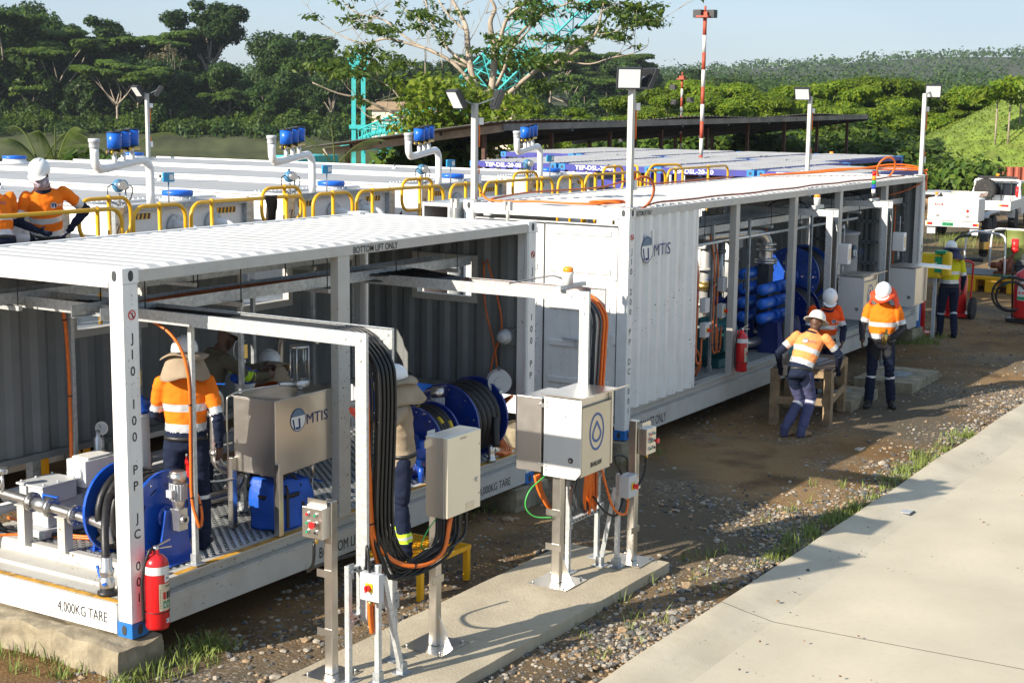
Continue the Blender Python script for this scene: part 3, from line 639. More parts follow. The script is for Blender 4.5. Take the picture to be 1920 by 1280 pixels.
# reusable equipment
def orient(d,p=(0,0,0)):
 """matrix whose local +y points along d (horizontal)"""
 d=Vector(d).normalized();M=Matrix.Rotation(math.atan2(-d.x,d.y),4,'Z');M.translation=Vector(p);return M
def moved(b,M):
 b.v=[tuple(M@Vector(p))for p in b.v];return b
def disc_holes(b,c,ax,R,th,m=0,n=32,lip=.012):
 b.lathe(Vector(c)-Vector(ax)*(th/2),ax,[(0,0),(R-lip,0),(R-lip,-.008),(R,-.008),(R,th+.008),(R-lip,th+.008),(R-lip,th),(0,th)],n,m,False)
def hose_reel(label,c,ax,W,R,wraps,hose_r,motor=None,group=None,bluem=None,marks=False,tail=None,rest=None,motor_side=-1):
 """big drum reel: two dished flanges, drum, stand, wound hose, optional gearmotor. ax points to the motor side"""
 bm_=bluem or BLUE;c,ax=Vector(c),Vector(ax).normalized();base=(c.x,c.y,rest if rest is not None else FZ+.012)
 t=thing('hose_reel',label,'hose reel',base,group)
 side=Vector((-ax.y,ax.x,0))
 for s in(-1,1):
  b=B();p=c+ax*(s*W/2);disc_holes(b,p,ax,R,.012,0)
  for k in range(10):
   a=k*.628+.2;rad=side*math.cos(a)+V(0,0,1)*math.sin(a);tg=side*-math.sin(a)+V(0,0,1)*math.cos(a);q=p+rad*(R*.68)+ax*(s*.0085)
   b.bar(q-tg*.035,q+tg*.035,.004,.012,1,up=ax);b.cyl(p+rad*(R*.86)+ax*(s*.006),p+rad*(R*.86)+ax*(s*.014),.008,n=6,m=2)
  b.lathe(p,ax*s,[(R*.26,.004),(R*.26,.03),(R*.18,.05),(0,.05)],20,0);b.build('flange',[bm_,DARK,ALU],t)
 b=B();b.cyl(c-ax*(W/2-.01),c+ax*(W/2-.01),R*.42,n=24);b.build('drum',bm_,t)
 b=B()
 for s in(-1,1):
  p=c+ax*(s*(W/2+.09));zb=base[2];a=[p+side*.2,p-side*.2]
  b.prism([(a[0].x,a[0].y,zb),(a[1].x,a[1].y,zb),(p.x-side.x*.1,p.y-side.y*.1,p.z+.08),(p.x+side.x*.1,p.y+side.y*.1,p.z+.08)],ax*.025*s)
  b.box((p.x-.16,p.y-.12,zb),(p.x+.16,p.y+.12,zb+.012));b.cyl(c,p+ax*(s*.04),.04,n=12,m=0)
 b.build('stand',bm_,t,bev=.004)
 hs=B();pts=[];n=int(wraps*22);z_=R*.42+hose_r
 for i in range(n+1):
  a=6.283*i/22;rr=z_+hose_r*1.15*(i/n)*1.0;q=c+ax*(-W/2+hose_r+(W-2*hose_r)*(i/n))
  pts.append(q+side*(rr*math.cos(a))+V(0,0,1)*(rr*math.sin(a)))
 hs.tube(pts,hose_r,9,0)
 rr=R*.93-hose_r;nn=max(3,int((W-2*hose_r)/(2.15*hose_r)))
 pts2=[];n2=int((nn-.4)*22)
 for i in range(n2+1):
  a=-6.283*i/22+1.2;q=c+ax*(W/2-hose_r*1.4-(W-2.8*hose_r)*(i/n2));pts2.append(q+side*((rr+.01*math.sin(i*.31))*math.cos(a))+V(0,0,1)*((rr+.012*math.sin(i*.23))*math.sin(a)))
 hs.tube(pts2,hose_r,9,0)
 if tail:hs.tube(tail,hose_r,10,0,k=5)
 if marks:
  for i in range(0,len(pts2)-3,9):hs.tube(pts2[i:i+2],hose_r*1.03,9,1)
 hs.build('hose',[BLACK,YELP],t)
 if motor:
  g=B();p=c+ax*(W/2+.16);d=V(0,0,1)
  g.box((p.x-.05,p.y-.05,p.z-.09),(p.x+.05,p.y+.05,p.z+.09));g.cyl(p+ax*.04,p+ax*.075,.042,n=14);g.cyl(p+ax*.075,p+ax*.078,.02,n=10,m=1)
  g.cyl(p+d*.09,p+d*.16,.045,.06,n=14);g.build('gearbox',[ALU,DARK],t,bev=.006)
  g=B();q=p+d*.16;g.cyl(q,q+d*.15,.062,n=18,m=0)
  for k in range(18):
   a=k*.349;e=V(math.cos(a),math.sin(a),0);g.bar(q+e*.068+d*.01,q+e*.068+d*.14,.005,.014,0,up=e)
  g.cyl(q+d*.15,q+d*.235,.074,.07,n=18,m=1);g.cyl(q+d*.235,q+d*.245,.07,.055,n=18,m=1);e=side*motor_side;g.box(tuple(min(a,b_)for a,b_ in zip(q+e*.06-ax*.03+d*.04,q+e*.11+ax*.03+d*.1)),tuple(max(a,b_)for a,b_ in zip(q+e*.06-ax*.03+d*.04,q+e*.11+ax*.03+d*.1)));g.build('motor',[GREYB,STEELB],t)
  g=B();sgn=c+ax*(W/2+.11)+V(0,0,-.3);g.bar(sgn-side*.045,sgn+side*.045,.09,.004,0,up=ax);g.build('rating_plate',WHITE,t)
 return t
def flange(b,p,d,R,th=.018,m=0,bolts=8):
 p,d=Vector(p),Vector(d).normalized();b.cyl(p-d*th,p+d*th,R,n=18,m=m);a,c,_=frame_of(d)
 for k in range(bolts):
  t=6.283*k/bolts;q=p+a*(R*.8*math.cos(t))+c*(R*.8*math.sin(t));b.cyl(q-d*(th+.012),q+d*(th+.012),R*.09,n=6,m=m)
def pipe_run(name,label,cat,runs,r,flanges=(),handles=(),material=None,base=None,group=None,supports=(),root=None):
 """pipe things: runs = list of point lists; flanges = (p, d); handles = (p0, p1, colour)"""
 material=material or STEELP
 pts=[Vector(p)for q in runs for p in q];base=base or(pts[0].x,pts[0].y,min(p.z for p in pts)-r)
 t=root or thing(name,label,cat,base,group)
 for q in runs:b=B();b.tube(q,r,14,k=5 if len(q)>2 else 0);b.build('pipe',material,t)
 for f in flanges:b=B();flange(b,f[0],f[1],f[2]if len(f)>2 else r*1.75);b.build('flange',material,t)
 for h in handles:
  b=B();b.bar(h[0],h[1],.022,.008);b.cyl(Vector(h[0])-V(0,0,.04),Vector(h[0])+V(0,0,.005),.012,n=8);b.build('valve_handle',h[2],t)
 for(x,y,z0,z1)in supports:
  b=B();b.box((x-.045,y-.045,z0),(x+.045,y+.045,z1));b.box((x-.06,y-.06,z1),(x+.06,y+.06,z1+.012));b.build('support',CREAM,t,bev=.003)
 return t
def extinguisher(label,p,face,scale=1.0,group=None,hang=True):
 """red powder extinguisher, base at p, label side towards face"""
 d=Vector(face).normalized();t=thing('fire_extinguisher',label,'fire extinguisher',p,group);p=Vector(p);R,H=.083*scale,.46*scale
 b=B();b.lathe(p,(0,0,1),[(R*.93,0),(R,.02),(R,H),(R*.93,H+.03),(R*.6,H+.065),(R*.28,H+.08),(R*.28,H+.11)],24);b.build('cylinder',RED,t)
 def wrap(z0,z1,a0,a1,m,name,dr=.003):
  b=B();k=14 if a1-a0<3 else 48;vs=[];ang=math.atan2(d.y,d.x)
  for i in range(k+1):
   a=ang+a0+(a1-a0)*i/k;vs+=[(p.x+(R+dr)*math.cos(a),p.y+(R+dr)*math.sin(a),p.z+z0),(p.x+(R+dr)*math.cos(a),p.y+(R+dr)*math.sin(a),p.z+z1)]
  b.add(vs,[(2*i,2*i+2,2*i+3,2*i+1)for i in range(k)],0,True);return b.build(name,m,t)
 wrap(H*.86,H*.985,-3.14,3.14,WHITE,'white_band');wrap(H*.30,H*.72,-.15,1.25,BEIGE,'label_plate');wrap(H*.74,H*.86,.35,.95,WHITE,'brand_label',.004);wrap(H*.10,H*.17,.45,.95,WHITE,'service_label',.004)
 ang=math.atan2(d.y,d.x);b=B()
 def onc(a,z,w_,h_,m,dr=.0048):
  k=4;vs=[]
  for i in range(k+1):q=ang+a-w_/2+w_*i/k;vs+=[(p.x+(R+dr)*math.cos(q),p.y+(R+dr)*math.sin(q),p.z+z),(p.x+(R+dr)*math.cos(q),p.y+(R+dr)*math.sin(q),p.z+z+h_)]
  b.add(vs,[(2*i,2*i+2,2*i+3,2*i+1)for i in range(k)],m)
 for i in range(3):
  onc(.32+i*.34,H*.48,.26,H*.11,1 if i else 2);onc(.32+i*.34,H*.34,.26,H*.11,3)
  onc(.32+i*.34,H*.5,.12,H*.06,0,.003);onc(.32+i*.34,H*.36,.1,H*.06,0,.0056)
 for i in range(7):onc(.45+i*.09,H*.665,.05,H*.025,1,.006)
 for i in range(8):onc(-.05,H*.34+i*H*.04,.045,H*.026,1,.006)
 for i in range(5):onc(.5+i*.08,H*.79,.05,H*.02,1,.006)
 onc(.86,H*.11,.12,H*.05,2,.007);onc(.55,H*.12,.1,H*.03,4,.007)
 b.build('label_print',[WHITE,INK,RED,GREEN,LBLUE],t)
 b=B();q=p+V(0,0,H+.11);sd_=Vector((-d.y,d.x,0));b.cyl(q-V(0,0,.02),q+V(0,0,.03),.02*scale,n=10);b.bar(q+V(0,0,.025),q+sd_*.10*scale+V(0,0,.07),.022,.006);b.bar(q+V(0,0,.01),q+sd_*.11*scale+V(0,0,.01),.022,.006);b.build('valve',STEELB,t)
 b=B();b.ring(p+V(0,0,H*.27),(0,0,1),R+.002,.004,24,5);b.tube([q,q-sd_*.06+d*.02,p-sd_*(R+.02)+V(0,0,H*.8),p-sd_*(R+.022)+V(0,0,H*.4),p-sd_*(R+.018)+V(0,0,.06)],.011*scale,8,k=4);b.build('hose',BLACK,t)
 if hang:b=B();b.box((p.x-.02-d.x*R*1.3,p.y-.02-d.y*R*1.2,p.z+H*.97),(p.x+.02-d.x*R*1.3,p.y+.02-d.y*R*.9,p.z+H+.09));b.build('wall_bracket',RED,t)
 return t
def beacon(label,p,stack=None,group=None):
 p=Vector(p);t=thing('signal_beacon',label,'beacon',p,group)
 if stack:
  b=B();b.cyl(p,p+V(0,0,.08),.035,n=14);b.build('foot',BLACK,t);z=.08
  for M_ in stack:b=B();b.cyl(p+V(0,0,z),p+V(0,0,z+.072),.035,n=14);z+=.075;b.build('lamp',M_,t)
  b=B();b.cyl(p+V(0,0,z),p+V(0,0,z+.012),.034,n=14);b.build('cap',BLACK,t)
 else:
  b=B();b.lathe(p,(0,0,1),[(.05,0),(.05,.09),(.055,.10),(.055,.115)],16);b.build('housing',HELM,t)
  b=B();b.lathe(p+V(0,0,.115),(0,0,1),[(.05,0),(.05,.03),(.035,.048),(0,.052)],16);b.build('lens',AMBER,t)
 return t
def junction_box(label,lo,hi,group=None,knob=None,glands=None):
 """small box; knob = axis direction of the face carrying a yellow plate with a red rotary switch"""
 lo,hi=Vector(lo),Vector(hi);t=thing('isolator_switch' if knob else 'junction_box',label,'isolator switch' if knob else 'junction box',((lo.x+hi.x)/2,(lo.y+hi.y)/2,lo.z),group)
 k=Vector(knob)if knob else None
 b=B();b.box(lo,hi);b.build('housing',GREYB,t,bev=.006)
 if knob:
  c=(lo+hi)/2;h=[(hi[i]-lo[i])/2 for i in range(3)];f=c+Vector((k.x*h[0],k.y*h[1],k.z*h[2]))
  s=Vector((-k.y,k.x,0));P=lambda w_,d0,d1:[(min(a,b_),max(a,b_))for a,b_ in zip(f-s*w_-V(0,0,w_)+k*d0,f+s*w_+V(0,0,w_)+k*d1)]
  q=P(.034,.001,.008);b=B();b.box([i[0]for i in q],[i[1]for i in q]);b.build('plate',YELP,t,bev=.004)
  b=B();b.cyl(f+k*.008,f+k*.04,.024,.021,n=14);b.bar(f+k*.045-V(0,0,.026),f+k*.045+V(0,0,.026),.012,.012,0,up=k);b.build('knob',REDB,t)
  q=[(lo[i],hi[i])for i in range(3)]
  b=B();e=-k*.05
  bk=[sorted((lo[i]+(e[i]if k[i]>0 else 0),lo[i]+(e[i]if k[i]<0 else 0)))for i in range(3)]
 b=B()
 for x in(-.025,.025):b.cyl(((lo.x+hi.x)/2+x,(lo.y+hi.y)/2,lo.z-.03),((lo.x+hi.x)/2+x,(lo.y+hi.y)/2,lo.z-.0005),.011,n=8)
 b.build('cable_gland',BRASS,t);return t
def push_station(label,lo,hi,face,group=None):
 """stainless box of push buttons, two columns of three, facing face (unit axis)"""
 lo,hi,k=Vector(lo),Vector(hi),Vector(face);t=thing('control_station',label,'control station',((lo.x+hi.x)/2,(lo.y+hi.y)/2,lo.z),group)
 b=B();b.box(lo,hi);b.build('housing',STEELB,t,bev=.006);c=(lo+hi)/2;h=Vector([(hi[i]-lo[i])/2 for i in range(3)])
 f=c+Vector((k.x*h.x,k.y*h.y,0));s=Vector((-k.y,k.x,0));sw=abs(s.x*h.x+s.y*h.y)
 b=B();g=f-k*(.004);b.bar(g-s*(sw*.9)+V(0,0,h.z+.022),g+s*(sw*.9)+V(0,0,h.z+.022),.045,.004,0,up=k)if False else b.box([min(a,q)for a,q in zip(c-k*.01-s*sw*.95+V(0,0,h.z),c-k*.016+s*sw*.95+V(0,0,h.z+.05))],[max(a,q)for a,q in zip(c-k*.01-s*sw*.95+V(0,0,h.z),c-k*.016+s*sw*.95+V(0,0,h.z+.05))]);b.build('mounting_tab',STEELB,t)
 for col,(u,vv,M_,big)in enumerate(((-.4,.55,GREEN,0),(.4,.55,REDB,0),(-.4,0,REDB,1),(.4,0,GREEN,0),(-.4,-.55,BLACK,0),(.4,-.55,GREEN,0))):
  q=f+s*(u*sw*-1)+V(0,0,vv*h.z);r=.017
  b=B();b.cyl(q,q+k*.012,r,n=14,m=1);b.cyl(q+k*.012,q+k*(.03 if big else .018),r*.62,n=14,m=0)
  if big:b.cyl(q+k*.03,q+k*.055,r*1.35,r*1.5,n=14)
  b.build('push_button',[M_,ALU],t)
 b=B();b.cyl((c.x,c.y,lo.z-.05),(c.x,c.y,lo.z-.0005),.014,n=8);b.build('cable_gland',BRASS,t);return t
def steel_post(label,x,y,z0,z1,w_=.075,plate=.15,gus=False,brackets=(),group=None,M_=None,bdir=(-1,0)):
 t=thing('steel_post',label,'post',(x,y,z0),group);M_=M_ or STEELB
 b=B();b.box((x-w_/2,y-w_/2,z0+.009),(x+w_/2,y+w_/2,z1));b.build('upright',M_,t,bev=.006)
 b=B();b.box((x-plate,y-plate,z0),(x+plate,y+plate,z0+.008))
 for i in(-1,1):
  for j in(-1,1):b.cyl((x+i*plate*.8,y+j*plate*.8,z0+.008),(x+i*plate*.8,y+j*plate*.8,z0+.03),.011,n=6)
 b.build('base_plate',M_,t)
 if gus:
  for dx,dy in((1,0),(0,-1)):
   b=B();q=V(x+dx*w_/2,y+dy*w_/2,0);s=V(-dy,dx,0)*.004
   b.prism([q+s+V(0,0,z0+.009),q+s+V(dx*.14,dy*.14,z0+.009),q+s+V(dx*.12,dy*.12,z0+.03),q+s+V(0,0,z0+.26),q+s+V(0,0,z0+.22)],s*-2);b.build('gusset',M_,t)
 for z in brackets:
  b=B();d=V(bdir[0],bdir[1],0);s=V(-d.y,d.x,0);c=V(x,y,z)+d*(w_/2+.004)
  P0,P1=c-s*.1-V(0,0,.03)-d*.003,c+s*.06+V(0,0,.03)+d*.003
  b.box([min(a,q)for a,q in zip(P0,P1)],[max(a,q)for a,q in zip(P0,P1)]);b.build('bracket',M_,t)
 return t
def strut(name,label,p0,p1,w_=.041,h_=.041,foot=True,group=None,M_=None):
 """slotted channel strut between two points as a thing with its foot plate"""
 p0,p1=Vector(p0),Vector(p1);t=thing(name,label,'strut',p0,group);b=B();d=(p1-p0).normalized();a,c,_=frame_of(d)
 b.bar(p0+d*.009,p1,w_,h_,0);b.bar(p0+d*.02+a*(w_/2+.0015),p1+a*(w_/2+.0015),.012,.018,1,up=a)if False else None
 b.build('channel',M_ or GALVL,t,bev=.003)
 if foot:b=B();b.box((p0.x-.06,p0.y-.06,p0.z),(p0.x+.06,p0.y+.06,p0.z+.008));b.box((p0.x-.03,p0.y-.03,p0.z+.008),(p0.x+.03,p0.y+.03,p0.z+.09));b.build('foot_plate',GALV,t)
 return t
def ladder_gantry(label,xa,xb,y_in,y_out,z_top,z_end,posts=(),rail_h=.1,group=None,up_x=None):
 """cable ladder running out of a container along -y, then turning down; posts = (x, y) uprights from the slab"""
 t=thing('cable_ladder',label,'cable ladder',((xa+xb)/2,y_out,.1 if posts else z_end),group)
 for x in(xa,xb):
  b=B();s=1 if x==xa else-1
  b.box((x-.002,y_out-.05,z_top-rail_h),(x+.002,y_in,z_top));b.box((min(x,x+s*.025),y_out-.05,z_top-.004),(max(x,x+s*.025),y_in,z_top+.001));b.box((min(x,x+s*.025),y_out+.06,z_top-rail_h),(max(x,x+s*.025),y_in,z_top-rail_h+.004))
  for yy in(y_out+.02,y_out+.14):b.cyl((x-.008,yy,z_top-.05),(x+.008,yy,z_top-.05),.014,n=8)
  b.build('side_rail',GALVL,t)
  b=B();b.box((x-.003,y_out-.055,z_end),(x+.003,y_out+.045,z_top-.0005));b.box((min(x,x+s*.025),y_out-.056,z_end),(max(x,x+s*.025),y_out-.052,z_top-.005))
  for zz in(z_top-.05,z_top-.2,z_end+.1):b.cyl((x-.01,y_out,zz),(x+.01,y_out,zz),.014,n=8)
  b.build('upright_rail',GALVL,t)
 k=0;y=y_out+.25
 while y<y_in:b=B();b.box((xa+.004,y,z_top-rail_h+.01),(xb-.004,y+.03,z_top-rail_h+.03));b.build('rung',GALV,t);y+=.3
 z=z_top-.35
 while z>z_end:b=B();b.box((xa+.004,y_out-.02,z),(xb-.004,y_out+.01,z+.03));b.build('rung',GALV,t);z-=.3
 for(x,y,z1)in posts:
  b=B();b.box((x-.021,y-.021,.109),(x+.021,y+.021,z1));b.build('leg',GALVL,t,bev=.003)
  b=B();b.box((x-.09,y-.06,.101),(x+.09,y+.06,.109));b.build('foot_plate',GALV,t)
 if posts:
  (x0,y0,z1),(x1,y1,_)=posts[0],posts[1]
  for z in(z1-.04,z1-.42):
   b=B();b.box((x0+.022,y0-.02,z-.02),(x1-.022,y0+.02,z+.02))
   for i in range(9):
    xx=x0+.06+(x1-x0-.12)*i/8;b.box((xx-.014,y0-.0215,z-.007),(xx+.014,y0-.0205,z+.007),1)
   b.build('cross_strut',[GALVL,DARK],t)
   b=B()
   for x in(x0,x1):b.box((x-.03,y0-.032,z-.06),(x+.03,y0-.022,z+.06));b.cyl((x,y0-.045,z),(x,y0-.022,z),.012,n=6)
   b.build('angle_bracket',GALV,t)
 return t
def cable(name,label,pts,r,material,group=None,k=5,cat='cable',ties=0):
 b=B();P=smooth_path(pts,k);b.tube(P,r,7)
 if ties:
  for i in range(1,ties+1):
   j=int(len(P)*i/(ties+1));d=(P[min(j+1,len(P)-1)]-P[j-1]).normalized();b.cyl(P[j]-d*.006,P[j]+d*.006,r*1.25,n=8,m=1)
 return tag(b.build(name,[material,BLACKP]),label,cat,group)
 # inside the near container
Z0=FZ+.013
hose_reel('blue hose reel wound with thick black hose behind the near corner post',(.79,.68,1.0),(0,-1,0),.54,.385,7,.034,motor=True,tail=[(.50,.66,1.22),(.38,.62,1.2),(.22,.50,1.05),(.14,.42,.85),(.13,.40,.66),(.13,.40,.56)])
t=thing('hose_coupling','silver cam-lock hose end with blue levers standing on the white sill','hose coupling',(.13,.40,ZB+.257))
z=ZB+.258
b=B();b.lathe((.13,.40,z),(0,0,1),[(.075,0),(.08,.012),(.08,.03),(.058,.034),(.058,.05)],20);b.build('rubber_foot',BLACK,t)
b=B();b.lathe((.13,.40,z+.05),(0,0,1),[(.058,0),(.062,.03),(.062,.08),(.052,.09),(.052,.12),(.06,.125),(.06,.16),(.045,.17),(.045,.25),(.04,.26)],20);b.build('body',ALU,t)
for s,e in((1,(.02,.13,.16)),(-1,(-.12,.09,.08))):
 b=B();b.tube([(.13,.40,z+.09),(.13+e[0]*.6,.40+e[1]*.6*s,z+.11),(.13+e[0],.40+e[1]*s,z+.05+e[2])],.013,8,k=3);b.build('lever',BLUEB,t)
strut('strut_upright','galvanised strut standing on the yellow floor edge in front of the man in orange',(.82,.10,Z0),(.82,.10,2.63))
cable('orange_cable','orange cable strapped to the strut in front of the man in orange',[(.72,.9,2.66),(.74,.5,2.64),(.76,.22,2.5),(.785,.105,2.2),(.786,.10,1.6),(.787,.10,1.2),(.80,.06,1.02),(.83,.05,.95),(.86,.06,1.06),(.88,.14,1.22),(.86,.30,1.30)],.0125,ORANGE,ties=5)
strut('strut_upright','galvanised strut with an orange cable at the open left end by the pumps',(1.33,2.05,Z0),(1.33,2.05,2.62))
cable('orange_cable','thick orange cable dropping beside the strut at the open left end',[(1.1,1.95,2.7),(1.16,1.98,2.62),(1.22,2.0,2.4),(1.24,2.0,2.0),(1.24,2.0,1.6),(1.2,1.96,1.2),(1.15,1.9,1.0),(1.12,1.86,.93)],.018,ORANGE,ties=3)
for i,(x,y)in enumerate(((2.05,1.95),(3.6,1.9),(4.62,1.95),(2.3,.9))):
 strut('strut_upright',['galvanised strut upright behind the bending man with the yellow arm band','galvanised strut upright by the back wall left of the window','galvanised strut upright near the far window','galvanised strut upright beside the stainless tank'][i],(x,y,Z0),(x,y,2.6),M_=GALV)
def hung_tray(label,x0,x1,y0,y1,z,rods,root=None):
 t=thing('cable_tray',label,'cable tray',((x0+x1)/2,(y0+y1)/2,z))
 for y in(y0,y1):
  b=B();b.box((x0,y-.002,z),(x1,y+.002,z+.1));s=1 if y==y0 else-1;b.box((x0,min(y,y+.03*s),z),(x1,max(y,y+.03*s),z+.004));b.build('side_rail',GALV,t)
 x=x0+.2
 while x<x1:b=B();b.box((x,y0+.003,z+.005),(x+.035,y1-.003,z+.022));b.build('rung',GALV,t);x+=.4
 for x in rods:
  b=B();b.box((x-.02,y0-.12,z-.045),(x+.02,y1+.12,z-.004));b.build('trapeze_bar',GALVL,t,bev=.003)
  for y in(y0-.09,y1+.09):b=B();b.cyl((x,y,z-.04),(x,y,ZB+CH-.075),.006,n=6);b.build('hanger_rod',DARK,t)
 return t
hung_tray('long cable tray hung under the roof of the near container',.35,5.7,.62,.95,2.66,(.75,1.9,3.1,4.2,5.3))
hung_tray('cable tray by the back wall high in the near container',.25,5.2,1.85,2.1,2.68,(.5,2.6,4.4))
for i in range(7):
 y=.66+.04*i;cable('black_cable','black cable lying in the long tray of the near container',[(.9+.1*i,y,2.70),(2.2,y+.01*math.sin(i),2.70),(3.6,y,2.705),(4.0+.1*i,y-.15,2.71),(4.12+.02*i,-.3,2.70)],.014,BLACKP,'cables in the long overhead tray',k=3)
for i in range(2):cable('orange_cable','orange cable lying in the long tray of the near container',[(.7,.88+.03*i,2.71),(2.0,.87+.03*i,2.73),(3.6,.85+.03*i,2.71),(5.4,.8+.05*i,2.70)],.014,ORANGED,'orange cables in the long overhead tray',k=3)
TK=thing('stainless_tank','stainless steel tank on four legs with a round MTIS emblem','tank',(2.2,.38,Z0))
tx0,tx1,ty0,ty1,tz0,tz1=1.83,2.66,.10,.58,1.15,1.82
b=B();b.prism([(tx0,ty0,tz0),(tx1,ty0,tz0+.03),(tx1,ty0,tz1),(tx0,ty0,tz1)],(0,ty1-ty0,0));b.build('tank_body',STEEL,TK,bev=.006)
b=B();b.box((tx0-.012,ty0-.012,tz1+.0005),(tx1+.012,ty1+.012,tz1+.012));b.build('lid',STEELB,TK,bev=.003)
for x,y in((tx0-.0,ty0-.03),(tx1,ty0-.03),(tx0-.03,ty1),(tx1,ty1+.03)):
 b=B();b.box((x-.03,y-.03,Z0),(x+.03,y+.03,tz0+.13));b.build('leg',STEELB,TK,bev=.004)
b=B();logo(b,(tx0+.20,ty0-.003,tz0+.36),(1,0,0),(0,0,1),.17);b.build('logo',[NAVYL,SLATE,WHITE],TK)
b=B();b.cyl((2.36,.26,tz1+.0125),(2.36,.26,tz1+.05),.025,n=10);b.cyl((2.36,.26,tz1+.05),(2.36,.26,tz1+.11),.09,n=24);b.cyl((2.36,.26,tz1+.40),(2.36,.26,tz1+.42),.085,n=24)
for k in range(4):a=.4+k*1.571;b.cyl((2.36+.085*math.cos(a),.26+.085*math.sin(a),tz1+.1),(2.36+.085*math.cos(a),.26+.085*math.sin(a),tz1+.42),.006,n=6)
b.cyl((2.27,.24,tz1+.08),(2.12,.3,tz1+.10),.022,n=10);sg=b.build('sight_fitting',ALU,TK)
b=B();b.cyl((2.36,.26,tz1+.11),(2.36,.26,tz1+.4),.07,n=20,cap=False);b.build('sight_glass',GLASS,sg)
b=B();b.prism([(2.325,.235,tz1+.13),(2.40,.215,tz1+.12),(2.365,.235,tz1+.32),(2.325,.25,tz1+.31)],(.004,.01,0));b.build('paper_tag',WHITE,sg)
b=B()
for(x,y)in((2.0,.4),(2.25,.3),(2.5,.45),(2.45,.2)):b.cyl((x,y,tz0-.12),(x,y,tz0+.02),.02,n=8);b.cyl((x,y,Z0),(x,y,tz0-.1),.009,n=6)
b.build('drain_pipe',STEELP,TK)
b=B();b.bar((2.02,.12,1.06),(1.88,.10,1.07),.025,.008);b.bar((2.5,.25,.98),(2.5,.13,.98),.025,.008);b.build('valve_handle',BLUEB,TK)
b=B();b.tube([(1.80,.62,1.0),(1.79,.62,1.7),(1.82,.6,1.83),(2.0,.5,1.87),(2.25,.3,1.9)],.009,6,k=4);b.tube([(1.75,.5,1.1),(1.5,.62,1.12),(1.46,.62,1.3),(1.45,.62,1.6)],.012,6,k=4);b.build('tubing',STEELP,TK)
t=thing('tool_bag','bright blue bag with black webbing straps under the stainless tank','bag',(2.12,.30,Z0))
bb=bmesh.new();bmesh.ops.create_cube(bb,size=1);bmesh.ops.subdivide_edges(bb,edges=bb.edges[:],cuts=9,use_grid_fill=True)
for v in bb.verts:
 p=v.co.copy();f=1-.18*max(0,p.z)-.06*abs(p.z);q=Vector((p.x*.50*f,p.y*.34*f,(p.z+.5)*.44));q+=mnoise.noise_vector(q*5)*.045;q.z=max(q.z,0);v.co=q+V(0,0,0)
me=bpy.data.meshes.new('bag_body');bb.to_mesh(me);bb.free();me.materials.append(mat('blue ripstop cloth',(.01,.10,.55),.55,var=.15,bump=.5,bs=12));me.shade_smooth()
o=bpy.data.objects.new('bag_body',me);COL.objects.link(o);o.parent=t
b=B();b.ring((2.12,.30,Z0+.30),(0,0,1),.235,.006,28,4)
b.v=[(2.12+(x-2.12)*1.05,.30+(y-.30)*.74,.30+Z0+(z_-.30-Z0)*3.4)for x,y,z_ in b.v]
b.bar((2.0,.11,Z0+.02),(2.02,.13,Z0+.36),.035,.006,0,up=(0,1,0));b.bar((2.24,.115,Z0+.02),(2.22,.14,Z0+.36),.035,.006,0,up=(0,1,0));b.tube([(2.02,.13,Z0+.36),(2.05,.2,Z0+.46),(2.16,.2,Z0+.47),(2.22,.14,Z0+.36)],.012,6,k=4);b.build('webbing',BLACK,t)
def filter_vessel(label,x,y,ztop,h,group=None):
 t=thing('filter_vessel',label,'filter vessel',(x,y,ztop-h))
 b=B();b.lathe((x,y,ztop-h),(0,0,1),[(.0,0),(.05,.005),(.085,.03),(.092,.08),(.092,h-.2),(.10,h-.19),(.10,h-.16)],22);b.build('bowl',WHITE,t)
 b=B();b.lathe((x,y,ztop-.16),(0,0,1),[(.11,0),(.11,.03),(.085,.04),(.075,.1),(.045,.14),(.0,.15)],20);b.cyl((x-.16,y,ztop-.1),(x+.16,y,ztop-.1),.04,n=12);b.build('head',BLUE,t)
 b=B();b.cyl((x,y,ztop-.01),(x,y,ztop+.07),.014,n=8,m=1);b.box((x-.025,y-.02,ztop+.07),(x+.025,y+.02,ztop+.2),0);b.tube([(x,y,ztop+.2),(x-.03,y,ztop+.24),(x-.1,y+.02,ztop+.23),(x-.12,y+.02,ztop+.12),(x-.06,y,ztop)],.005,6,1,k=4);b.build('pressure_indicator',[BRASS,ALU],t)
 b=B();b.cyl((x,y,ztop-h-.06),(x,y,ztop-h),.012,n=8);b.build('drain',BRASS,t);return t
filter_vessel('white filter bowl under a blue head left of the man in orange',1.05,.95,1.93,.72)
filter_vessel('white filter bowl under a blue head behind the stainless tank',2.62,1.15,1.93,.72)
pipe_run('pipework','bent stainless pipe with blue head joint between the man in orange and the tank','pipework',[[(1.55,1.05,1.80),(1.95,1.1,1.78),(2.1,1.1,1.77),(2.2,1.1,1.70),(2.2,1.1,1.55),(2.15,1.1,1.5)],[(2.1,1.05,1.55),(2.1,1.05,1.2),(2.1,1.02,1.1),(2.18,.98,1.04),(2.32,.9,1.05)]],.05,[((1.75,1.07,1.79),(1,0,0),.075),((2.15,1.1,1.55),(0,0,1),.075),((2.1,1.05,1.2),(0,0,1),.06),((2.3,.9,1.05),(1,-.3,0),.08)],[((2.0,1.05,1.86),(2.08,.9,1.86),BLUEB)])
t=pipe_run('pump','small red pump with flanged steel pipe behind the stainless tank','pump',[[(1.75,1.0,.82),(2.0,.95,.82),(2.2,.9,.86),(2.28,.88,.98)]],.05,[((1.8,.99,.82),(1,0,0),.085),((2.15,.92,.84),(1,-.2,.2),.085)])
b=B();b.cyl((1.78,.98,.92),(1.78,.98,1.18),.10,n=18);b.cyl((1.78,.98,1.18),(1.78,.98,1.22),.12,n=18);b.build('pump_body',RED,t)
